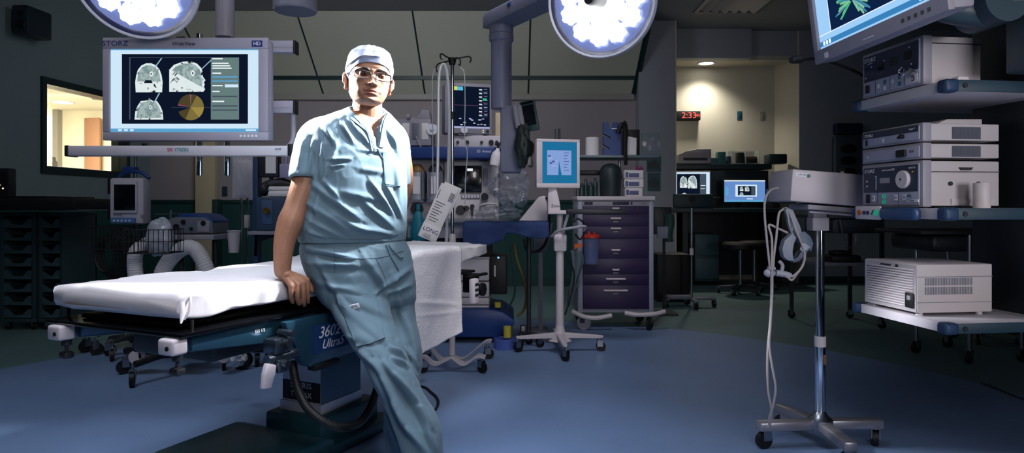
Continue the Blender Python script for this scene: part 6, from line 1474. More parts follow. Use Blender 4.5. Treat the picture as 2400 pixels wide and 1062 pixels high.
t = thing('suction_canister', 'clear suction canister with orange red lid hooked in front of the plum cart', 'canister', q)
h_ = L.z(556) - L.z(616)
m = MB(); m.lathe([(.0, 0), (.062, 0), (.075, h_), (.070, h_), (.058, .006), (0, .006)], 28); obj('jar', m, mat('canister_blue', '6f82b0', .06, var=.05, alpha=.28), t)
m = MB(); m.lathe([(.080, h_), (.080, h_ + .018), (.05, h_ + .03), (0, h_ + .03)], 28); m.cyl((-.02, 0, h_ + .03), (-.02, 0, h_ + .055), .012); m.cyl((.025, 0, h_ + .03), (.025, 0, h_ + .05), .010); obj('lid', m, M_red, t)
m = MB(); m.prism([(-.15, h_ * .75), (-.08, h_ * .8), (-.08, h_ * .68), (-.15, h_ * .58)], -.02, .02, M=Matrix.Rotation(R(90), 4, 'X')); m.box(-.02, .02, .07, .122, h_ * .6, h_ * .75); obj('bracket', m, M_orange, t)
m = MB()
def clo(u, v): return Vector((L.x(1334) + .10 * u + .02 * math.sin(v * 5), -.12 + .02 * math.sin(u * 7 + v * 3), L.z(585) - .50 * v * (1 - .45 * u)))
m.grid(clo, 14, 24); o = obj('hanging_cloth', m, mat('grey_cloth', '5a6a72', .85, var=.08), recalc=False); s_ = o.modifiers.new('t', 'SOLIDIFY'); s_.thickness = .006; o.location = L.o; tag(o, 'grey green cloth hanging between the screen stand pole and plum cart', 'cloth')
# posters on the wall behind the cart
for k, (a, b, c, dd) in enumerate(((1516, 366, 1549, 403), (1518, 405, 1548, 448))):
    p0, p1 = P(a, dd, 8.89), P(c, b, 8.89); t = thing('wall_notice', ('upper', 'lower')[k] + ' dark printed notice on the wall pier beside the plum cart', 'notice', ((p0.x + p1.x) / 2, 8.897, (p0.z + p1.z) / 2), 0, 'notices on the pier'); hx, hz_ = (p1.x - p0.x) / 2, (p1.z - p0.z) / 2
    m = MB(); m.box(-hx, hx, -.006, 0, -hz_, hz_); obj('sheet', m, mat('notice_teal', '3c5a60', .6), t); m = MB()
    for j in range(4): m.box(-hx * .8 + hx * .4 * j, -hx * .5 + hx * .4 * j, -.008, -.006, -hz_ * .6, hz_ * (.2 + .15 * (j % 3)))
    obj('print', m, M_dark, t)
# ------------------------------------------------------------------ surgical lamps
def surgical_light(px, py, d, r, nrm, label, seed, roll=0.0, back=None):
    c = P(px, py, d); n = Vector(nrm).normalized()
    t = thing('surgical_light', label, 'surgical lamp', c, 0, 'surgical ceiling lamps')
    M = n.to_track_quat('Z', 'Y').to_matrix().to_4x4()          # local z points out of the lamp face
    m = MB(M); m.lathe([(r * .955, .0), (r * .965, .014), (r * 1.0, .018), (r * 1.02, .008), (r * 1.02, -.012)], 64); obj('rim', m, mat('lamp_rim', 'b4b6c4', .3, var=.04), t)
    m = MB(M); m.lathe([(r * 1.02, -.012), (r * 1.0, -.05), (r * .85, -.085), (r * .4, -.10), (0, -.10)], 64); obj('housing', m, mat('lamp_housing', '3c4152', .4, var=.06), t)
    m = MB(M); m.lathe([(r * .96, .002), (r * .90, -.006), (0, -.008)], 64); obj('reflector', m, mat('lamp_reflector', '3a4670', .25, .4, var=.25, nscale=9, emit=(.16, .20, .42), estr=.9), t)
    m = MB(M); m.lathe([(r * .955, .012), (r * .90, -.004)], 64); obj('seal', m, mat('lamp_seal', '10163a', .3), t)
    gl_ = glow('lamp_glow', (.95, .97, 1.0), 7.0); rng = random.Random(seed)
    spots_ = [(0.30 * r, 6, .20), (.62 * r, 11, .175), ]
    for rr, n_, sz in spots_:
        for k in range(n_):
            a = 2 * math.pi * (k + rng.random() * .12) / n_ + roll + rr * 3
            x, y = rr * math.cos(a), rr * math.sin(a); q = sz * r
            m = MB(M); pts = []
            ns = 7
            for j in range(ns * 4):
                b = 2 * math.pi * j / (ns * 4); rad_ = q * (1 + .10 * math.cos(ns * b + k)) * (1 + .06 * rng.random())
                pts.append((x + rad_ * math.cos(b), y + rad_ * math.sin(b)))
            m.prism(pts, -.006, .004 + .0004 * k); ln = obj('lens', m, gl_, t)
    m = MB(M); m.lathe([(0, .17), (.020, .168), (.026, .15), (.024, .08), (.028, .0)], 24, M=Matrix.Translation((0, 0, 0))); m.lathe([(r * .10, .0), (r * .10, .012), (0, .014)], 24); obj('handle', m, M_black, t)
    up = Vector((0, 0, 1)); side = n.cross(up).normalized(); b_ = -n * .10; e_ = Vector(back) if back else Vector((b_.x * 2.4, b_.y * 2.4, 0))
    m = MB(); m.tube([b_, b_ + -n * .10 + Vector((0, 0, .05)), (b_ + e_) * .6 + Vector((0, 0, .40)), e_ + Vector((0, 0, .75))], .028, 12, smooth=6); obj('yoke', m, M_pend, t)
    m = MB(); m.cyl(e_ + Vector((0, 0, .74)), e_ + Vector((0, 0, HC - c.z)), .035); obj('arm', m, M_pend, t)
    return c, n
LL = surgical_light(318, -48, 2.92, .262, (.10, -.83, -.52), 'bright round surgical lamp hanging in front of the wide brain scan monitor', 3, .4)
RL = surgical_light(1409, 2, 2.85, .238, (-.42, -.86, -.22), 'bright round surgical lamp hanging to the far side of the surgeon by the pendant arm', 5, .1, (-.18, .03, 0))
spot('lamp_beam_left', LL[0] + LL[1] * .06 + Vector((.1, 0, -.05)), (-.70, 2.62, 1.42), 1500, 33, (.96, .97, 1.0), .06, .6)
spot('lamp_beam_right', RL[0] + RL[1] * .06 + Vector((-.1, 0, -.05)), (-.48, 2.66, 1.42), 500, 38, (.96, .97, 1.0), .06, .6)
# ------------------------------------------------------------------ desk alcove
L = Loc(1700, 8.95)
t = thing('desk', 'dark desk with raised back shelf in the alcove', 'desk', L.o)
M_desk = mat('desk_teal', '21343a', .5, var=.15)
m = MB(); m.box(L.x(1570), L.x(1832), -.1, .75, L.z(498), L.z(488), .006); obj('desk_top', m, M_desk, t)
m = MB(); m.box(L.x(1590), L.x(1838), .55, .9, L.z(488), L.z(395), .004); obj('back_panel', m, M_desk, t)
m = MB(); m.box(L.x(1586), L.x(1840), .45, .92, L.z(392), L.z(379), .006); obj('upper_shelf', m, M_desk, t)
m = MB(); m.box(L.x(1600), L.x(1612), .0, .7, 0, L.z(498)); m.box(L.x(1822), L.x(1832), .0, .7, 0, L.z(498)); m.box(L.x(1612), L.x(1822), .68, .7, .1, L.z(498)); obj('support', m, M_dark, t)
def alc_monitor(name, label, px0, px1, py0, py1, d, rz, fr, kind):
    q = P((px0 + px1) / 2, py1, d); base = L.z(488) + .0015; t = thing(name, label, 'monitor', (q.x, q.y, base), rz)
    W, H = (px1 - px0) / FPX * d, (py1 - py0) / FPX * d; z0 = q.z - base
    m = MB(); m.box(-W / 2, W / 2, 0, .05, z0, z0 + H, .008); obj('bezel', m, fr, t)
    m = MB(); m.box(-.03, .03, .03, .06, 0, z0 + .05); m.box(-.13, .13, -.05, .12, 0, .012, .004); obj('foot', m, M_dark, t)
    m = MB(); b = .016; x0, x1, z0_, z1_ = -W / 2 + b, W / 2 - b, z0 + b, z0 + H - b
    rc = lambda u0, u1, v0, v1, l, mi: flat(m, [(x0 + (x1 - x0) * u, z1_ - (z1_ - z0_) * v) for u, v in ((u0, v1), (u1, v1), (u1, v0), (u0, v0))], -.0006 - l * .0006, mi)
    sc2 = lambda sh, u, v, w_, h: scan(m, sh, x0 + u * (x1 - x0), z1_ - v * (z1_ - z0_), w_ * (x1 - x0), h * (z1_ - z0_), -.003)
    if kind == 0:
        rc(0, 1, 0, 1, 0, 0); rc(.06, .90, .06, 1, 1, 1); rc(.72, .90, .06, 1, 2, 10); sc2(HEADF, .25, .34, .22, .40); sc2(HEADS, .52, .34, .28, .44); sc2(HEADA, .27, .85, .22, .30); rc(.74, .88, .45, .48, 3, 9); rc(.74, .86, .56, .58, 3, 9)
    else:
        rc(0, 1, 0, 1, 0, 11); rc(.27, .80, .20, .76, 1, 0); rc(.33, .76, .27, .70, 2, 1); sc2(HEADF, .42, .40, .09, .20); sc2(HEADS, .56, .40, .12, .22); sc2(HEADA, .42, .62, .09, .14); rc(.66, .75, .29, .68, 3, 10); rc(0, 1, .90, 1, 1, 6); rc(.02, .10, .30, .70, 1, 6); rc(.55, .70, .84, .88, 2, 9); rc(0, 1, .0, .05, 1, 9)
    obj('screen', m, SCR[:11] + [glow('laptop_blue', (.13, .26, .58), 1)], t, recalc=False); return t
alc_monitor('desk_monitor', 'white framed desk monitor with brain scans in the alcove below the clock', 1580, 1665, 401, 474, 9.2, R(-6), M_white, 0)
alc_monitor('desk_monitor', 'black framed desk monitor with a blue desktop page in the alcove', 1694, 1797, 420, 476, 9.15, R(3), M_black, 1)
m = MB(); q = P(1620, 478, 8.6); m.box(-.27, .27, -.1, .12, 0, .19, .02, mi=0); m.cyl((-.02, -.104, .12), (-.02, -.098, .12), .045, mi=1); o = obj('projector', m, [mat('teal_case', '1d343a', .5), M_black]); o.location = (q.x * 1.045, 8.97, L.z(488) + .0015); tag(o, 'dark boxy device on the desk in front of the white framed monitor', 'device')
m = MB(); m.box(-.06, .06, -.05, .05, 0, .15, .01); o = obj('desk_speaker', m, M_black); q = P(1677, 480, 9.2); o.location = (q.x, q.y, L.z(488) + .0015); tag(o, 'small black box on the desk between the two monitors', 'device')
m = MB(); m.box(-.08, .08, -.05, .05, 0, .26, .01); m.cyl((.0, -.055, .20), (.0, -.05, .20), .008, mi=1); o = obj('tower_unit', m, [M_dark, glow('led_pale', (.6, .85, 1), 2)]); q = P(1812, 480, 9.05); o.location = (q.x, q.y, L.z(488) + .0015); tag(o, 'dark slim unit on the desk beside the blue desktop monitor', 'device')
SH = L.z(379) + .002
def on_shelf(px): return Vector((X(px, 9.5), 9.5, SH))
t = thing('printer', 'grey printer with sloped top on the alcove shelf under the clock', 'printer', on_shelf(1622)); m = MB(); zz = lambda py: (379 - py) / FPX * 9.5; xx = lambda px: (px - 1622) / FPX * 9.5
m.prism([(xx(1584), 0), (xx(1660), 0), (xx(1660), zz(345)), (xx(1625), zz(345)), (xx(1600), zz(352)), (xx(1584), zz(358))], -.1, .15, M=Matrix.Rotation(R(90), 4, 'X'), bev=.01); obj('housing', m, M_grey, t); m = MB(); m.box(xx(1595), xx(1650), -.16, -.15, zz(372), zz(366)); obj('slot', m, M_dark, t)
for k, (a, w_, h_, mm) in enumerate(((1672, 15, 14, 'teal'), (1689, 18, 28, 'tealgreen'), (1706, 8, 18, 'navy'))):
    m = MB(); m.box(-w_ / 2 / FPX * 9.5, w_ / 2 / FPX * 9.5, -.06, .06, 0, h_ / FPX * 9.5, .004); o = obj('supply_box', m, mat('supply_' + mm, {'teal': '3e6a70', 'tealgreen': '2f6a66', 'navy': '22384e'}[mm], .5, var=.25, nscale=30)); o.location = on_shelf(a); tag(o, ('low pale teal', 'tall green', 'slim dark')[k] + ' supply box on the alcove shelf beside the printer', 'box', 'supply boxes on the alcove shelf')
t = thing('acrylic_organizer', 'clear acrylic organizer with dark items on the alcove shelf', 'organizer', on_shelf(1743)); xx = lambda px: (px - 1743) / FPX * 9.5
m = MB()
for a in (1712, 1743, 1774): m.box(xx(a) - .004, xx(a) + .004, -.1, .1, 0, zz(348))
m.box(xx(1712), xx(1774), -.1, .1, 0, .008); m.box(xx(1712), xx(1774), .095, .1, 0, zz(348)); obj('tray', m, mat('acrylic2', '8a9a9a', .1, alpha=.35), t)
m = MB(); m.box(xx(1726), xx(1742), -.05, .05, .01, zz(352), .01, mi=0); m.box(xx(1746), xx(1772), -.05, .05, .01, zz(362), .01, mi=0); m.box(xx(1750), xx(1768), -.06, -.05, zz(368), zz(362), .0, mi=1); obj('contents', m, [M_black, mat('brown_label', '6a4a3a', .6)], t)
m = MB(); m.box(-.13, .13, -.1, .12, 0, .14, .02); o = obj('dark_case', m, mat('case_teal', '16282e', .5)); o.location = on_shelf(1818); tag(o, 'dark teal case at the end of the alcove shelf', 'case')
def stool(px, py, d, label, rz=0):
    q = P(px, py, d); t = thing('stool', label, 'stool', (q.x, q.y, 0), rz)
    m = MB(); m.lathe([(0, .56), (.20, .56), (.225, .575), (.225, .62), (.20, .645), (0, .65)], 32); obj('seat', m, M_black, t)
    m = MB(); m.cyl((0, 0, .1), (0, 0, .56), .022); obj('post', m, M_steel, t)
    star_base(t, 5, z=.085, r=.27, m_=M_dark, cr=.028); return t
stool(1735, 640, 8.3, 'black round stool in front of the alcove desk', .3)
stool(1768, 640, 8.72, 'black round stool behind the nearer alcove stool', .9)
t = thing('under_desk_cabinet', 'dark teal cabinet with a paper tray under the alcove desk', 'cabinet', P(1652, 600, 9.2) * 1.0); t.location.z = 0
m = MB(); m.box(-.17, .17, -.1, .3, .06, .72, .01); obj('body', m, M_desk, t); m = MB(); m.box(-.16, .16, -.108, -.1, .42, .70, .004); m.box(-.16, .16, -.108, -.1, .10, .38, .004); obj('door', m, mat('cab_door', '2c4a52', .5), t)
L2 = Loc(1621, 7.2)
t = thing('pole_stand', 'thin pole stand with white collar on a low wheeled base by the dark bin', 'stand', L2.o)
m = MB(); m.cyl((0, 0, .1), (0, 0, L2.z(588)), .013); m.cyl((0, 0, L2.z(588)), (0, 0, L2.z(488)), .018); obj('pole', m, M_steel, t); m = MB(); m.cyl((0, 0, L2.z(598)), (0, 0, L2.z(582)), .022); obj('collar', m, M_white, t)
m = MB(); m.box(L2.x(1562), L2.x(1618), -.06, .06, .09, .13, .008); m.box(L2.x(1618), L2.x(1676), -.04, .04, .08, .11, .008); m.box(-.03, .03, -.2, .2, .07, .1, .008); obj('base', m, M_mid, t)
for a, yy in ((1564, 0), (1674, 0), (1621, -.18), (1621, .18)): caster(t, L2.x(a), yy, .035)
m = MB(); q = G(1578, 708); m.box(-.19, .19, -.02, .35, 0, .55, .02); o = obj('black_bin', m, M_black); o.location = (q.x, q.y, 0); tag(o, 'large black bin on the floor behind the plum cart', 'bin')
q = P(1552, 545, 6.70); m = MB(); m.box(-.055, .055, -.03, .0, -.06, .06, .004); o = obj('paper_carton', m, mat('carton_grey', '7f8596', .7)); o.location = q + Vector((0, .0, 0)); tag(o, 'small pale carton hanging at the side of the plum cart', 'carton')
m = MB(); m.grid(lambda u, v: Vector((.0 + .10 * u + .01 * math.sin(v * 6), .02 * math.sin(u * 8), .13 - .28 * v)), 10, 14); o = obj('green_towel', m, mat('green_towel', '2f4d48', .9), recalc=False); s_ = o.modifiers.new('t', 'SOLIDIFY'); s_.thickness = .008; o.location = P(1556, 532, 6.69); tag(o, 'green towel hanging beside the pale carton', 'towel')
m = MB(); m.box(-.10, .08, -.0, .04, -.02, .26, .01); o = obj('side_rack', m, M_dark); o.location = P(1556, 545, 6.72); tag(o, 'dark rack behind the pale carton and green towel', 'rack')
m = MB(); m.cyl((0, .02, -.42), (0, .02, -.02), .012); o.data = o.data
q = P(1556, 545, 6.74); m = MB(); m.cyl((q.x, q.y, 0), (q.x, q.y, q.z - .02), .014); m.box(q.x - .12, q.x + .12, q.y - .12, q.y + .12, 0, .02); o = obj('rack_post', m, M_dark); tag(o, 'thin dark post carrying the small side rack', 'post')
# glove dispenser on the wall to the right
q = P(1980, 360, 9.39); t = thing('glove_dispenser', 'wall glove dispenser with three dark oval openings beside the equipment shelves', 'dispenser', (q.x, 9.4, q.z))
m = MB(); m.box(-.19, .19, -.12, 0, -.38, .24, .03); obj('housing', m, mat('dispenser_grey', '46525e', .5), t)
for k in range(3):
    m = MB(); m.lathe([(0, .004), (.11, .004), (.12, 0)], 24, M=Matrix.Translation((0, -.121, .06 - .17 * k)) @ Matrix.Rotation(R(90), 4, 'X') @ Matrix.Diagonal((1, .55, 1, 1))); obj('opening', m, M_black, t)
m = MB(); m.box(-.17, .2, -.13, 0, .26, .42, .02); obj('top_box', m, mat('box_navy', '16243c', .5), t)
# dark work table behind the chrome stand
L = Loc(2000, 6.0)
t = thing('work_table', 'dark work table with a drawer behind the chrome stand', 'table', L.o)
m = MB(); m.box(L.x(1930), L.x(2075), -.1, .6, L.z(512), L.z(502), .006); m.box(L.x(1942), L.x(2062), -.08, .5, L.z(546), L.z(514), .006); obj('table_top', m, mat('table_dark', '243038', .5), t)
m = MB(); m.box(L.x(1906), L.x(2062), -.1, .55, L.z(622), L.z(614), .004); obj('lower_shelf', m, M_mid, t)
for a, yy in ((1910, -.06), (2058, -.06), (1910, .5), (2058, .5)):
    m = MB(); m.box(L.x(a) - .015, L.x(a) + .015, yy - .015, yy + .015, .08, L.z(512)); obj('leg', m, M_dark, t); caster(t, L.x(a), yy, .035, stem=.0)
m = MB(); m.tube([(L.x(1942), -.12, L.z(516)), (L.x(1952), -.13, L.z(514)), (L.x(1964), -.13, L.z(579)), (L.x(1988), -.13, L.z(579)), (L.x(1990), -.12, L.z(548))], .006, 8); obj('wire_hook', m, M_steel, t)
t2 = thing('instrument_bundle', 'dark bundle of instruments lying on the lower shelf of the work table', 'instruments', L.o + Vector((L.x(1975), .05, L.z(614) + .0015))); m = MB(); m.box(-.12, .15, -.1, .12, 0, .06, .02); m.box(-.08, .08, -.06, .08, .06, .10, .02); obj('bundle', m, M_black, t2)
# wheeled table at the far right
L = Loc(2270, 4.65)
t = thing('wheeled_table', 'dark wheeled table with chrome legs standing behind the equipment shelves', 'table', L.o)
m = MB(); m.box(L.x(2150), L.x(2420), -.05, .55, L.z(550), L.z(540), .006); m.box(L.x(2180), L.x(2400), -.03, .5, L.z(590), L.z(552), .03); obj('table_top', m, M_dark, t)
for a, yy in ((2265, -.03), (2208, .30), (2400, .02), (2330, .5)):
    m = MB(); m.cyl((L.x(a), yy, .09), (L.x(a), yy, L.z(548)), .014); obj('leg', m, M_steel, t); caster(t, L.x(a), yy, .042, stem=.0)
fl = thing('stool', 'dark stool with bulky wheels in shadow under the wheeled table', 'stool', (X(2320, 5.4), 5.4, 0)); m = MB(); m.lathe([(0, .50), (.18, .50), (.2, .53), (.19, .57), (0, .58)], 28); obj('seat', m, M_black, fl); m = MB(); m.cyl((0, 0, .1), (0, 0, .5), .022); obj('post', m, M_dark, fl); star_base(fl, 5, z=.10, r=.26, m_=M_black, cr=.04)
# ------------------------------------------------------------------ equipment shelves (local x to the right, y along the front edge away from the camera)
SO = Vector((1.514, 2.30, 0)); SRZ = R(6.8)
SM = Matrix.Translation(SO) @ Matrix.Rotation(SRZ, 4, 'Z')
sv = thing('equipment_shelves', 'ceiling hung tower of three grey shelves with navy bumpers carrying devices', 'shelf tower', SO, SRZ)
M_shelf = mat('shelf_grey', 'b4b0b8', .45, var=.04); M_shside = mat('shelf_side', '1e3644', .45, var=.06)
def shelf(z0, z1, y1):
    m = MB(); m.box(.0, .62, .0, y1, z0, z1, .003); s_ = obj('shelf', m, M_shelf, sv)
    m = MB(); m.box(.03, .6, -.006, .0, z0, z1, .001); k_ = obj('side_strip', m, M_shside, s_)
    for y_ in (-.012, y1 - .035):
        m = MB(); m.box(-.014, .04, y_, y_ + .05, z0 - .004, z1 + .003, .012, seg=3); obj('bumper', m, M_navy, s_)
    m = MB(); m.cyl((.062, -.010, (z0 + z1) / 2), (.062, -.004, (z0 + z1) / 2), .009); obj('bolt', m, M_dark, s_)
    return s_
shelf(1.500, 1.540, .50); mid = shelf(1.052, 1.092, .50); shelf(.655, .690, .50)
m = MB(); m.box(.44, .60, .12, .40, .62, HC, .02); m.cyl((.40, .04, .7), (.40, .04, 1.52), .011); obj('column', m, mat('tower_navy', '121a20', .4, var=.1), sv)
m = MB(); m.box(-.026, -.014, .315, .47, 1.045, 1.10, .008); cpn = obj('control_panel', m, M_white, sv, 'white control panel with coloured buttons')
FL = lambda y, z, x=-.0268: face_M((x, y, z), (0, -1, 0), (0, 0, 1))
for y_, r_, mm in ((.44, .011, M_orange), (.408, .008, M_inkblue), (.385, .008, M_inkblue), (.335, .013, M_green)):
    m = MB(); m.lathe([(0, .003), (r_, .003), (r_, 0)], 20, M=FL(y_, 1.073)); obj('button', m, mm, cpn)
m = MB(); m.tube([(-.028, .365, 1.066), (-.028, .357, 1.074), (-.028, .350, 1.084)], .0018, 6); obj('mark', m, M_dark, cpn)
m = MB(); m.box(-.045, -.012, .10, .30, 1.048, 1.095, .014, seg=3); obj('handle', m, mat('handle_navy', '2c476f', .35), sv)
def device(name, label, z0, h, y0, y1, dep, x0=.003):
    t = thing(name, label, 'device', SM @ Vector((x0, y0, z0)), SRZ); return t
M_case = mat('case_grey', 'aaa4a8', .5, var=.04); M_front = mat('case_front', '9c9cb0', .45, var=.04)
FF = lambda y, z, x=-.0125: face_M((x, y, z), (0, -1, 0), (0, 0, 1))       # a face turned to -x (the fronts of the devices)
FS = lambda x, z, y=-.0005: face_M((x, y, z), (1, 0, 0), (0, 0, 1))
def chassis(t, W, Dp, H, feet=True):
    m = MB(); m.box(.03, Dp, .004, W - .004, .008, H - .003, .003); c = obj('housing', m, M_case, t)
    m = MB(); m.box(-.002, .034, -.003, W + .003, .004, H, .004); obj('front_frame', m, M_grey, t)
    m = MB(); m.box(-.006, .0, .012, W - .012, .012, H - .010, .001); f = obj('front_panel', m, M_front, t)
    if feet:
        for fx in (.03, Dp - .03):
            for fy in (.03, W - .03):
                m = MB(); m.cyl((fx, fy, 0), (fx, fy, .01), .012); obj('foot', m, M_black, t)
    return f
W_ = .338
# light source with the round dial
t = device('light_source', 'grey light source with dark navy front and big round dial on the middle shelf', 1.0925, .17, .12, .458, .312)
f = chassis(t, W_, .312, .176)
m = MB(); m.box(-.0085, -.006, .016, W_ - .016, .062, .162); pn = obj('display_panel', m, M_panel, f)
m = MB(); m.lathe([(0, .013), (.031, .013), (.034, .010), (.034, .0)], 36, M=FF(.085, .108, -.0085)); m.lathe([(.0, .015), (.006, .015), (.006, .013)], 14, M=FF(.085, .108, -.0085)); dl_ = obj('dial', m, M_white, t, 'big pale round dial')
m = MB(); m.cyl((-.0255, .085, .108), (-.0235, .085, .108), .0045); obj('dial_hole', m, M_dark, dl_)
m = MB(); m.box(-.0095, -.0083, .165, .222, .098, .118); obj('readout', m, M_grey, t)
m = MB(); m.box(-.0095, -.0083, .243, .246, .072, .125); m.box(-.0095, -.0083, .24, .252, .125, .127); obj('scale_mark', m, M_inkwhite, t)
lettering('STORZ', .020, M_inkwhite, t, FF(.285, .148, -.0088)); lettering('xenon nova 300', .011, M_inkwhite, t, FF(.175, .149, -.0088), shear=.2); lettering('201331 20', .008, M_inkwhite, t, FF(.045, .150, -.0088))
for y_, z_, mm in ((.30, .108, M_inkwhite), (.30, .088, M_inkwhite), (.04, .135, M_yellow)):
    m = MB(); m.lathe([(0, .002), (.0035, .002), (.0035, 0)], 12, M=FF(y_, z_, -.0085)); obj('indicator', m, mm, t)
m = MB(); m.box(-.012, -.006, .285, .305, .02, .055, .002); obj('power_switch', m, M_black, t)
for y_, z_, ch in ((.262, .038, 'K'), (.132, .040, 'O'), (.085, .040, 'E')):
    m = MB(); m.box(-.0085, -.006, y_ - .008, y_ + .008, z_ - .011, z_ + .011); b_ = obj('icon_plate', m, M_inkwhite, t); lettering(ch, .014, M_ink, b_, FF(y_, z_, -.0088))
for z_ in (.046, .024):
    m = MB(); m.tube([(-.0075, .20 + .009 * math.cos(a), z_ + .008 * math.sin(a)) for a in np.linspace(0, 6.283, 12, endpoint=False)], .0015, 6, closed=True); m.cyl((-.0085, .20, z_), (-.0065, .20, z_), .003); obj('icon', m, M_green, t)
m = MB(); m.cyl((-.012, .055, .043), (-.022, .045, .036), .006); m.cyl((-.007, .06, .045), (-.012, .055, .043), .008); obj('light_port', m, M_steel, t)
m = MB(); m.box(-.0088, -.006, .012, .075, .022, .032); sk = obj('sticker', m, M_inkwhite, t); lettering('P 12345', .007, M_ink, sk, FF(.044, .027, -.009))
for y_ in (.118, .238):
    m = MB(); m.box(-.0068, -.006, y_, y_ + .0015, .014, .060); obj('panel_seam', m, M_dark, t)
m = MB(); m.box(.034, .312, -.0008, .004, .132, .135); obj('lid_seam', m, M_dark, t)
m = MB(); m.prism([(.145, .150), (.20, .150), (.192, .140), (.153, .140)], 0, .004, M=Matrix.Rotation(R(90), 4, 'X')); obj('carry_handle', m, M_dark, t)
for x_ in (.112, .225):
    m = MB(); m.cyl((x_, -.0015, .09), (x_, .006, .09), .008); obj('screw', m, M_dark, t)
m = MB(); m.box(.115, .29, .0, .005, .012, .034, .0); obj('lower_plate', m, M_case, t)
def slots(t, x0, x1, z0, z1, n):
    m = MB()
    for k in range(n):
        x = x0 + (x1 - x0) * k / n; m.box(x, x + (x1 - x0) / n * .45, -.0008, .006, z0, z1)
    o = obj('vent_slots', m, M_mid, t); return o
t = device('camera_control_unit', 'grey camera unit with plain front and black connector, middle of the stack', 1.2695, .062, .12, .458, .312)
chassis(t, W_, .312, .063, False); slots(t, .12, .235, .012, .052, 30)
m = MB(); m.box(-.016, -.006, .075, .125, .016, .044, .004); obj('connector', m, M_black, t); m = MB(); m.lathe([(0, .002), (.004, .002), (.004, 0)], 12, M=FF(.30, .03, -.006)); obj('power_light', m, M_inkwhite, t); lettering('CCU', .012, M_ink, t, FF(.05, .034, -.0066))
t = device('camera_control_unit', 'grey camera unit with navy band on its front, topmost of the stack', 1.3335, .072, .12, .458, .312)
chassis(t, W_, .312, .073, False); slots(t, .12, .235, .014, .058, 30)
m = MB(); m.box(-.0085, -.006, .014, W_ - .014, .042, .066); obj('navy_band', m, M_panel, t); lettering('STORZ', .017, M_inkwhite, t, FF(.29, .052, -.0088)); lettering('image 1', .010, M_inkwhite, t, FF(.045, .054, -.0088), shear=.2)
m = MB(); m.cyl((-.02, .095, .030), (-.006, .095, .030), .008); m.cyl((-.014, .115, .028), (-.006, .115, .028), .004); obj('connector', m, M_black, t); m = MB(); m.box(-.012, -.006, .30, .308, .014, .036, .001); obj('power_switch', m, M_black, t); m = MB(); m.box(-.0075, -.006, .20, .212, .018, .034); obj('icon_plate', m, M_inkwhite, t)
q = SM @ Vector((.15, .30, 1.4075)); m = MB(); m.prism([(-.04, 0), (.165, 0), (.165, .026), (.02, .024)], -.12, .1, M=Matrix.Rotation(R(90), 4, 'X'), bev=.003); o = obj('flat_lid', m, M_case); o.location = q; o.rotation_euler = (0, 0, SRZ); tag(o, 'flat grey wedge lid lying on the topmost camera unit', 'lid')
m = MB(); m.lathe([(0, 0), (.026, 0), (.027, .002), (.027, .088), (.025, .091), (0, .091)], 32); o = obj('white_cup', m, mat('cup_white', 'b8b0b2', .5)); o.location = SM @ Vector((.172, .045, 1.0922)); tag(o, 'plain white cylindrical cup on the middle shelf beside the light source', 'cup')
# insufflator on the upper shelf
t = device('insufflator', 'grey gas unit with tall navy display front on the upper shelf', 1.5405, .18, .12, .458, .24, .005)
f = chassis(t, W_, .235, .186)
m = MB(); m.box(-.0085, -.006, .016, W_ - .016, .068, .172); pn = obj('display_panel', m, M_panel, f)
for k in range(3):
    m = MB(); m.box(-.0095, -.0083, .05 + .075 * k, .088 + .075 * k, .098 + .012 * (2 - k) * .6, .128 + .012 * (2 - k) * .6); obj('readout', m, M_screen, t)
lettering('STORZ', .022, M_inkwhite, t, FF(.285, .154, -.0088)); lettering('KARL STORZ', .005, M_inkwhite, t, FF(.285, .140, -.0088))
for y_, z_ in ((.31, .085), (.275, .125), (.20, .135), (.06, .155), (.05, .09)):
    m = MB(); m.lathe([(0, .002), (.0028, .002), (.0028, 0)], 10, M=FF(y_, z_, -.0085)); obj('indicator', m, M_inkwhite, t)
m = MB(); m.box(-.012, -.006, .292, .312, .022, .055, .002); obj('power_switch', m, M_black, t)
for y_, z_, mm in ((.235, .040, M_inkwhite), (.198, .050, M_teal), (.198, .026, M_inkwhite), (.15, .044, M_inkwhite), (.115, .054, M_teal), (.115, .028, M_teal)):
    m = MB(); m.box(-.0082, -.006, y_ - .008, y_ + .008, z_ - .008, z_ + .008, .001); b_ = obj('key', m, mm, t)
m = MB(); m.tube([(-.03, .072 + .015 * math.cos(a), .064 + .018 * math.sin(a)) for a in np.linspace(0, 6.283, 16, endpoint=False)], .0035, 8, closed=True); m.cyl((-.03, .03, .058), (-.006, .03, .058), .012); obj('gas_outlet', m, M_chrome, t)
m = MB(); m.box(-.0082, -.006, .018, .082, .018, .05, .001); b_ = obj('outlet_plate', m, M_white, t); m = MB(); m.tube([(-.0095, .042 + .007 * math.cos(a), .034 + .008 * math.sin(a)) for a in np.linspace(.6, 5.6, 12)], .0018, 6); obj('outlet_mark', m, M_ink, b_)
for y_ in (.09, .17, .255):
    m = MB(); m.box(-.0068, -.006, y_, y_ + .0015, .014, .066); obj('panel_seam', m, M_dark, t)
m = MB(); m.box(.034, .235, -.0008, .004, .156, .159); obj('lid_seam', m, M_dark, t)
q = SM @ Vector((.09, .05, 1.5402)); m = MB(); m.box(-.022, .022, -.02, .02, 0, .02, .006); o = obj('white_puck', m, M_white); o.location = q; o.rotation_euler = (0, 0, SRZ); tag(o, 'small white square puck on the upper shelf corner', 'puck')
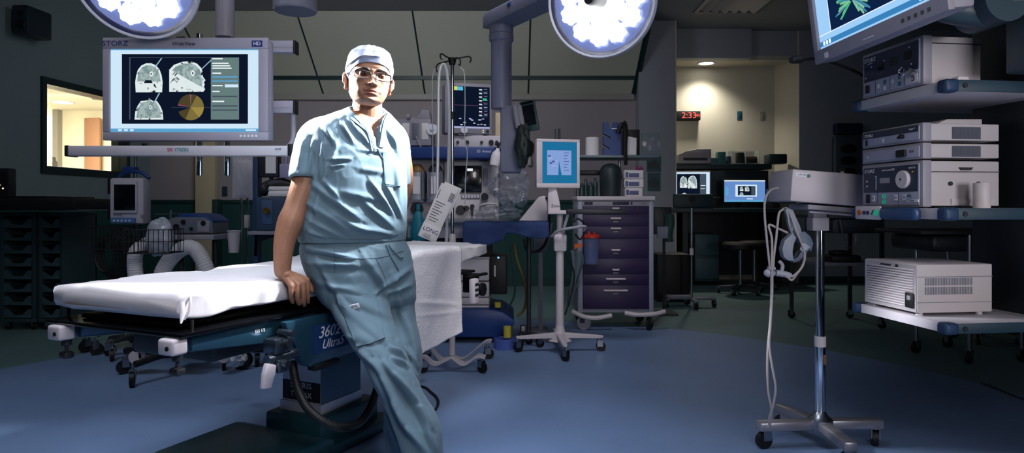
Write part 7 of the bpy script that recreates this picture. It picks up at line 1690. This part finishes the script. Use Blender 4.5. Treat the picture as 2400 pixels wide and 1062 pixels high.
# box on the lower shelf
t = device('video_processor', 'big pale box with louvred end and black power inlet on the lowest shelf', .6905, .19, .15, .44, .30, .006)
Wv, Hv, Dv = .30, .192, .305
m = MB(); m.box(0, Dv, 0, Wv, .012, Hv, .004); obj('housing', m, mat('vp_case', 'b8b0b2', .5, var=.03), t)
m = MB(); m.box(-.003, .0, .004, Wv - .004, .014, Hv - .004, .0); obj('end_frame', m, M_case, t)
m = MB()
for k in range(15): m.box(-.009, -.002, .018, Wv - .022, .030 + k * .0098, .0355 + k * .0098, .0015)
obj('louvres', m, M_white, t, 'stack of horizontal louvres')
m = MB(); m.box(-.013, -.004, .012, .052, .028, .085, .004); pi_ = obj('power_inlet', m, M_black, t); m = MB(); m.box(-.015, -.012, .02, .038, .058, .074); obj('fuse_label', m, M_grey, pi_)
m = MB(); m.box(.0, Dv + .001, -.0012, .002, Hv - .047, Hv - .045); m.box(.0, Dv + .001, -.0012, .002, .05, .0515); obj('side_seam', m, M_mid, t)
for z_ in (.128, .094):
    m = MB()
    for k in range(30): m.box(.03 + .0065 * k, .0335 + .0065 * k, -.001, .006, z_ - .014, z_ + .014)
    obj('vent_slots', m, M_mid, t)
for fx in (.03, Dv - .03):
    for fy in (.03, Wv - .03):
        m = MB(); m.cyl((fx, fy, 0), (fx, fy, .013), .012); obj('foot', m, M_white, t)
m = MB(); m.box(-.0042, -.003, .10, .115, Hv - .018, Hv - .008, .0); m.box(-.0042, -.003, .14, .20, Hv - .016, Hv - .010); obj('print', m, M_dark, t)
# tilted monitor above
c0 = Vector((1.235, 1.87, 1.655)); t = thing('monitor', 'tilted wide monitor with a green vessel image hanging above the equipment shelves', 'monitor', c0, R(3.2))
TL = Matrix.Rotation(R(-7.5), 4, 'Y'); WW, HH = .735, .46
m = MB(TL); b = .034
m.box(0, .02, 0, WW, 0, b + .016, .003); m.box(0, .02, 0, WW, HH - b, HH, .003); m.box(0, .02, 0, b, b + .01, HH - b, .003); m.box(0, .02, WW - b, WW, b + .01, HH - b, .003); m.box(.018, .085, .002, WW - .002, .002, HH - .002, .012); obj('bezel', m, M_bezel, t)
m = MB(TL); y0_, y1_, z0_, z1_ = b, WW - b, b + .016, HH - b
pt = lambda u, v, l=0: (.012 - .0006 * l, y1_ - (y1_ - y0_) * u, z1_ - (z1_ - z0_) * v)          # u runs from the far edge to the near edge
rc = lambda u0, u1, v0, v1, l, mi: m._add([pt(u0, v1, l), pt(u1, v1, l), pt(u1, v0, l), pt(u0, v0, l)], [(0, 1, 2, 3)], mi)
rc(0, 1, 0, 1, 0, 0); rc(.13, .97, .03, .86, 1, 1); rc(.0, 1, .925, .975, 1, 2); rc(.125, .131, .03, .87, 2, 3); rc(.0, .975, .86, .868, 2, 3)
for k in range(3): rc(.035 + .03 * k, .055 + .03 * k, .93, .97, 2, 3)
for k in range(3): rc(.86 + .03 * k, .875 + .03 * k, .935, .965, 2, 3)
rng = random.Random(2)
for k in range(150):
    a = rng.uniform(2.2, 7.2); r0_, r1_ = .02, rng.uniform(.08, .24); cu, cv = .36, .66; w2 = .010
    p0 = (cu + r0_ * math.cos(a), cv + r0_ * math.sin(a) * 1.5); p1 = (cu + r1_ * .75 * math.cos(a + .2), cv + r1_ * math.sin(a + .2) * 1.25)
    if p1[1] > .85: continue
    n_ = Vector((-(p1[1] - p0[1]), p1[0] - p0[0])).normalized() * w2
    m._add([pt(p0[0] - n_.x, p0[1] - n_.y, 3 + k * .02), pt(p0[0] + n_.x, p0[1] + n_.y, 3 + k * .02), pt(p1[0] + n_.x * .7, p1[1] + n_.y * .7, 3 + k * .02), pt(p1[0] - n_.x * .7, p1[1] - n_.y * .7, 3 + k * .02)], [(0, 1, 2, 3)], 4 + k % 3)
obj('screen', m, [glow('scr_lightblue', (.35, .62, .95), 1), glow('scr_navy', (.004, .016, .06), 1), glow('scr_bar', (.04, .22, .50), 1), glow('scr_white', (.85, .92, 1), 1.1), glow('vessel_green', (.06, .50, .17), 1), glow('vessel_blue', (.05, .22, .40), 1), glow('vessel_pale', (.25, .55, .35), 1)], t, 'lit screen with a green vessel image', recalc=False)
m = MB(TL)
for k in range(5): m.box(-.001, .001, .07 + .03 * k, .083 + .03 * k, .018, .030)
obj('buttons', m, M_dark, t)
m = MB(TL); m.box(-.001, .001, WW - .10, WW - .075, .01, .03); m.box(-.001, .001, .35, .41, .016, .019); obj('badge', m, M_inkwhite, t)
m = MB(TL); m.box(.084, .13, .25, .49, .10, .34, .015); obj('mount_plate', m, M_dark, t)
m = MB(); m.tube([Vector((.10, .36, .22)), Vector((.22, .34, .12)), Vector((.36, .30, .08))], .05, 14, smooth=5); m.cyl((.36, .22, .11), (.36, .38, .11), .075, seg=28); m.box(.36, .62, .22, .36, .08, .20, .02); m.box(.50, .58, .20, .40, -.1, .25, .01); obj('arm', m, mat('arm_slate', '33444f', .4, var=.08), t)
# gooseneck microphone
t = thing('microphone', 'black gooseneck microphone reaching out from behind the gas unit', 'microphone', SM @ Vector((.06, .485, 1.5405)), SRZ)
Mi = (Matrix.Translation(SM @ Vector((.06, .485, 1.5405))) @ Matrix.Rotation(SRZ, 4, 'Z')).inverted()
m = MB(); m.box(-.03, .05, -.012, .014, 0, .03, .006); obj('base', m, M_black, t)
pts = [(0, 0, .02), (0, .0, .06), Mi @ P(2020, 176, 2.84), Mi @ P(1960, 150, 2.68), Mi @ P(1915, 138, 2.62), Mi @ P(1878, 139, 2.58)]
m = MB(); m.tube([Vector(p) for p in pts], .0062, 10, smooth=10); obj('neck', m, M_black, t)
p0, p1 = Mi @ P(1880, 139, 2.58), Mi @ P(1854, 141, 2.56); m = MB(); m.tube([p0, p0 * .85 + p1 * .15, p0 * .2 + p1 * .8, p1], lambda t_: .012 + .003 * math.sin(t_ * 3.1), 14, smooth=3); obj('head', m, M_black, t)
# cables behind the devices
for k, (pts, r_) in enumerate((([(2366, 330), (2380, 380), (2396, 440), (2410, 500)], .012), ([(2362, 420), (2372, 460), (2388, 500)], .006), ([(2370, 300), (2376, 330), (2368, 370), (2380, 400)], .006))):
    m = MB(); m.tube([P(a, b, 2.62) for a, b in pts], r_, 8, smooth=8); o = obj('device_cable', m, M_shside if k == 0 else M_black); tag(o, ('thick slate', 'short black', 'thin looping black')[k] + ' cable behind the stacked units on the middle shelf', 'cable')
# ------------------------------------------------------------------ chrome stand with the headlight source
L = Loc(1922, 3.03)
st = thing('chrome_stand', 'tall chrome pole stand on a steel four legged wheeled base near the camera', 'pole stand', L.o)
m = MB(); m.cyl((0, 0, .10), (0, 0, L.z(812)), .0225, seg=32); m.cyl((0, 0, L.z(812)), (0, 0, L.z(530)), .0190, seg=32); obj('pole', m, M_chrome, st)
m = MB(); m.cyl((0, 0, L.z(812)), (0, 0, L.z(788)), .0255, seg=28); obj('collar', m, M_white, st, 'white collar on the pole')
m = MB(); m.box(.004, .018, -.024, -.018, L.z(852), L.z(830)); obj('sticker', m, mat('brown_sticker', '6a4a30', .6), st)
for ang, ln in ((186, .30), (2, .285), (268, .30), (112, .26)):
    T_ = Matrix.Rotation(R(ang), 4, 'Z'); m = MB(); m.box(.0, ln, -.028, .028, .082, .124, .008, M=T_); obj('leg', m, mat('leg_steel', 'a4a2ac', .32, .7, var=.06), st)
    v_ = T_ @ Vector((ln - .03, 0, 0)); caster(st, v_.x, v_.y, .038, stem=-.002)
m = MB(); m.lathe([(.055, .08), (.055, .125), (.035, .14), (.024, .16)], 28); obj('hub', m, M_steel, st)
T_ = Matrix.Rotation(R(4.5), 4, 'Y')
m = MB(); m.box(L.x(1897), L.x(1936), -.035, .035, L.z(541), L.z(509), .006); m.box(L.x(1834), L.x(1962), -.07, .14, L.z(496), L.z(484), .004, M=T_); m.box(L.x(1836), L.x(1960), -.08, -.07, L.z(504), L.z(499), .003, M=T_); m.box(L.x(1900), L.x(1930), -.03, .03, L.z(512), L.z(494)); obj('tray_mount', m, M_grey, st)
lsz = L.z(484)
t = thing('headlight_source', 'plain white light source box tilted on top of the chrome stand', 'device', L.o + Vector((0, 0, lsz + .004)))
m = MB(T_); m.box(L.x(1832), L.x(2015), -.09, .17, .006, .150, .008); obj('housing', m, mat('hs_white', 'bab3ba', .5, var=.03), t)
m = MB(T_); m.box(L.x(1840), L.x(1872), -.0915, -.09, .118, .136, .004); lb_ = obj('logo_plate', m, M_inkwhite, t); lettering('LUXTEC', .011, M_ink, lb_, T_ @ FRONT(L.x(1854), -.0922, .127)); m = MB(T_); m.cyl((L.x(1869), -.094, .124), (L.x(1869), -.090, .124), .008); obj('button', m, mat('dark_green_btn', '1d4a44', .4), lb_)
for fx in (1850, 1990):
    m = MB(T_); m.box(L.x(fx), L.x(fx + 8), -.07, .13, .0, .007); obj('foot', m, M_black, t)
q = L.o + T_ @ Vector((L.x(1936), .05, lsz + .16)); m = MB(); m.box(-.014, .012, -.01, .01, -.004, .022, .003, mi=0); m.box(-.013, .004, -.0115, -.01, .0, .008, mi=1); o = obj('clip', m, [M_black, M_inkwhite]); o.location = q; tag(o, 'tiny black and white clip on top of the white light source box', 'clip')
# head band with lamp hanging from the stand
hb = thing('headlight_band', 'grey surgical headlight band with straps hanging below the white light source', 'headlight', P(1856, 574, 2.92))
hc = P(1856, 574, 2.92); h_ = lambda px, py, dy=0.0: P(px, py, 2.92 + dy) - hc
def strap(pts, w_, th=.004, ext=(0, 1, 0)):
    m = MB(); q = spline([h_(*p) for p in pts], 7); rings = []
    for i, p in enumerate(q):
        t_ = (q[min(i + 1, len(q) - 1)] - q[max(i - 1, 0)]).normalized(); e = Vector(ext); e = (e - t_ * t_.dot(e)).normalized(); n_ = t_.cross(e)
        rings.append([p + e * w_ / 2 + n_ * th / 2, p - e * w_ / 2 + n_ * th / 2, p - e * w_ / 2 - n_ * th / 2, p + e * w_ / 2 - n_ * th / 2])
    m.loft(rings); return m
M_band = mat('band_grey', '7f8696', .5, var=.05)
def piece(name, poly, y0, y1, mm):
    m = MB(); m.prism([(h_(a_, 0).x, h_(0, b_).z) for a_, b_ in poly], -y1, -y0, M=Matrix.Rotation(R(90), 4, 'X'), bev=.003); return obj(name, m, mm, hb)
piece('top_strap', [(1829, 493), (1838, 488), (1848, 492), (1853, 506), (1864, 528), (1868, 544), (1856, 553), (1843, 546), (1838, 528), (1836, 508)], -.05, -.03, M_band)
piece('strap_trim', [(1842, 516), (1845, 516), (1850, 528), (1847, 541), (1844, 540), (1846, 528)], -.054, -.05, M_inkwhite)
piece('band', [(1842, 545), (1852, 556), (1843, 570), (1840, 588), (1846, 609), (1832, 608), (1822, 600), (1818, 582), (1824, 562)], -.07, -.03, M_band)
piece('lower_band', [(1840, 592), (1850, 607), (1860, 602), (1872, 582), (1868, 572), (1876, 568), (1890, 578), (1876, 594), (1862, 611), (1848, 614)], -.05, -.01, mat('band_dark', '4a5668', .5))
piece('pad', [(1866, 572), (1871, 566), (1889, 578), (1878, 584), (1868, 590), (1862, 582)], -.055, -.05, mat('band_pale', '8a94a4', .5))
piece('side_band', [(1868, 544), (1880, 542), (1893, 554), (1900, 570), (1894, 590), (1884, 576), (1872, 564), (1860, 556)], -.03, .04, mat('band_slate', '4f5f74', .5))
m = MB(); m.tube([h_(1826, 612, -.04), h_(1834, 622, -.05), h_(1832, 634, -.06), h_(1826, 642, -.06)], .008, 8, smooth=5); m.tube([h_(1818, 640, -.06), h_(1828, 641, -.06), h_(1840, 643, -.06), h_(1852, 647, -.06)], .014, 10, smooth=4); m.sphere(h_(1804, 640, -.06), .024, 16, 10, sc=(1.1, .7, .8)); m.box(h_(1787, 0).x, h_(1802, 0).x, -.08, -.05, h_(0, 629).z, h_(0, 622).z, .003); obj('lamp_module', m, mat('module_grey', '9a9ba8', .4), hb, 'pale lamp module with joints')
M_cord = mat('white_cord', '9c9698', .5, var=.04)
def cord(label, pts, r=.0050):
    m = MB(); m.tube([P(a, b, c) - hc for a, b, c in pts], r, 8, smooth=10); return obj('cord', m, M_cord, hb)
cord('white cord dropping from the light source past the headlight down to the chrome base', [(1824, 440, 2.98), (1806, 446, 2.93), (1794, 466, 2.9), (1792, 500, 2.88), (1797, 560, 2.86), (1803, 615, 2.85), (1808, 660, 2.85), (1806, 740, 2.85), (1799, 830, 2.85), (1800, 910, 2.85), (1808, 960, 2.86), (1806, 990, 2.87), (1799, 1002, 2.88)])
cord('second white cord running beside the first and crossing it near the floor', [(1846, 546, 2.86), (1822, 535, 2.86), (1802, 528, 2.86), (1809, 560, 2.85), (1809, 615, 2.84), (1810, 680, 2.84), (1806, 760, 2.84), (1803, 810, 2.84), (1810, 860, 2.84), (1818, 910, 2.84), (1812, 950, 2.85), (1802, 985, 2.87), (1808, 1003, 2.88)])
cord('white cord looping round the outside of the headlight band', [(1838, 488, 2.9), (1846, 490, 2.88), (1856, 512, 2.86), (1866, 540, 2.85), (1880, 575, 2.86), (1886, 600, 2.87), (1880, 625, 2.86), (1862, 645, 2.85), (1846, 648, 2.85)])
cord('white cord from the band top down the near side of the headlight', [(1836, 490, 2.88), (1826, 500, 2.86), (1822, 530, 2.85), (1819, 560, 2.84), (1814, 600, 2.84), (1812, 630, 2.84)])
cord('inner white cord curling under the headlight band to the lamp module', [(1888, 590, 2.88), (1882, 620, 2.87), (1868, 642, 2.86), (1856, 656, 2.85), (1846, 650, 2.85), (1840, 646, 2.85)])
m = MB(); m.tube([G(2300, 900) + Vector((0, 0, .006)), G(2340, 915) + Vector((0, 0, .006)), G(2400, 938) + Vector((0, 0, .006)), G(2460, 940) + Vector((0, 0, .006))], .006, 7, smooth=8); o = obj('floor_cable', m, M_dark); tag(o, 'thin dark cable on the floor in shadow under the shelves', 'cable')
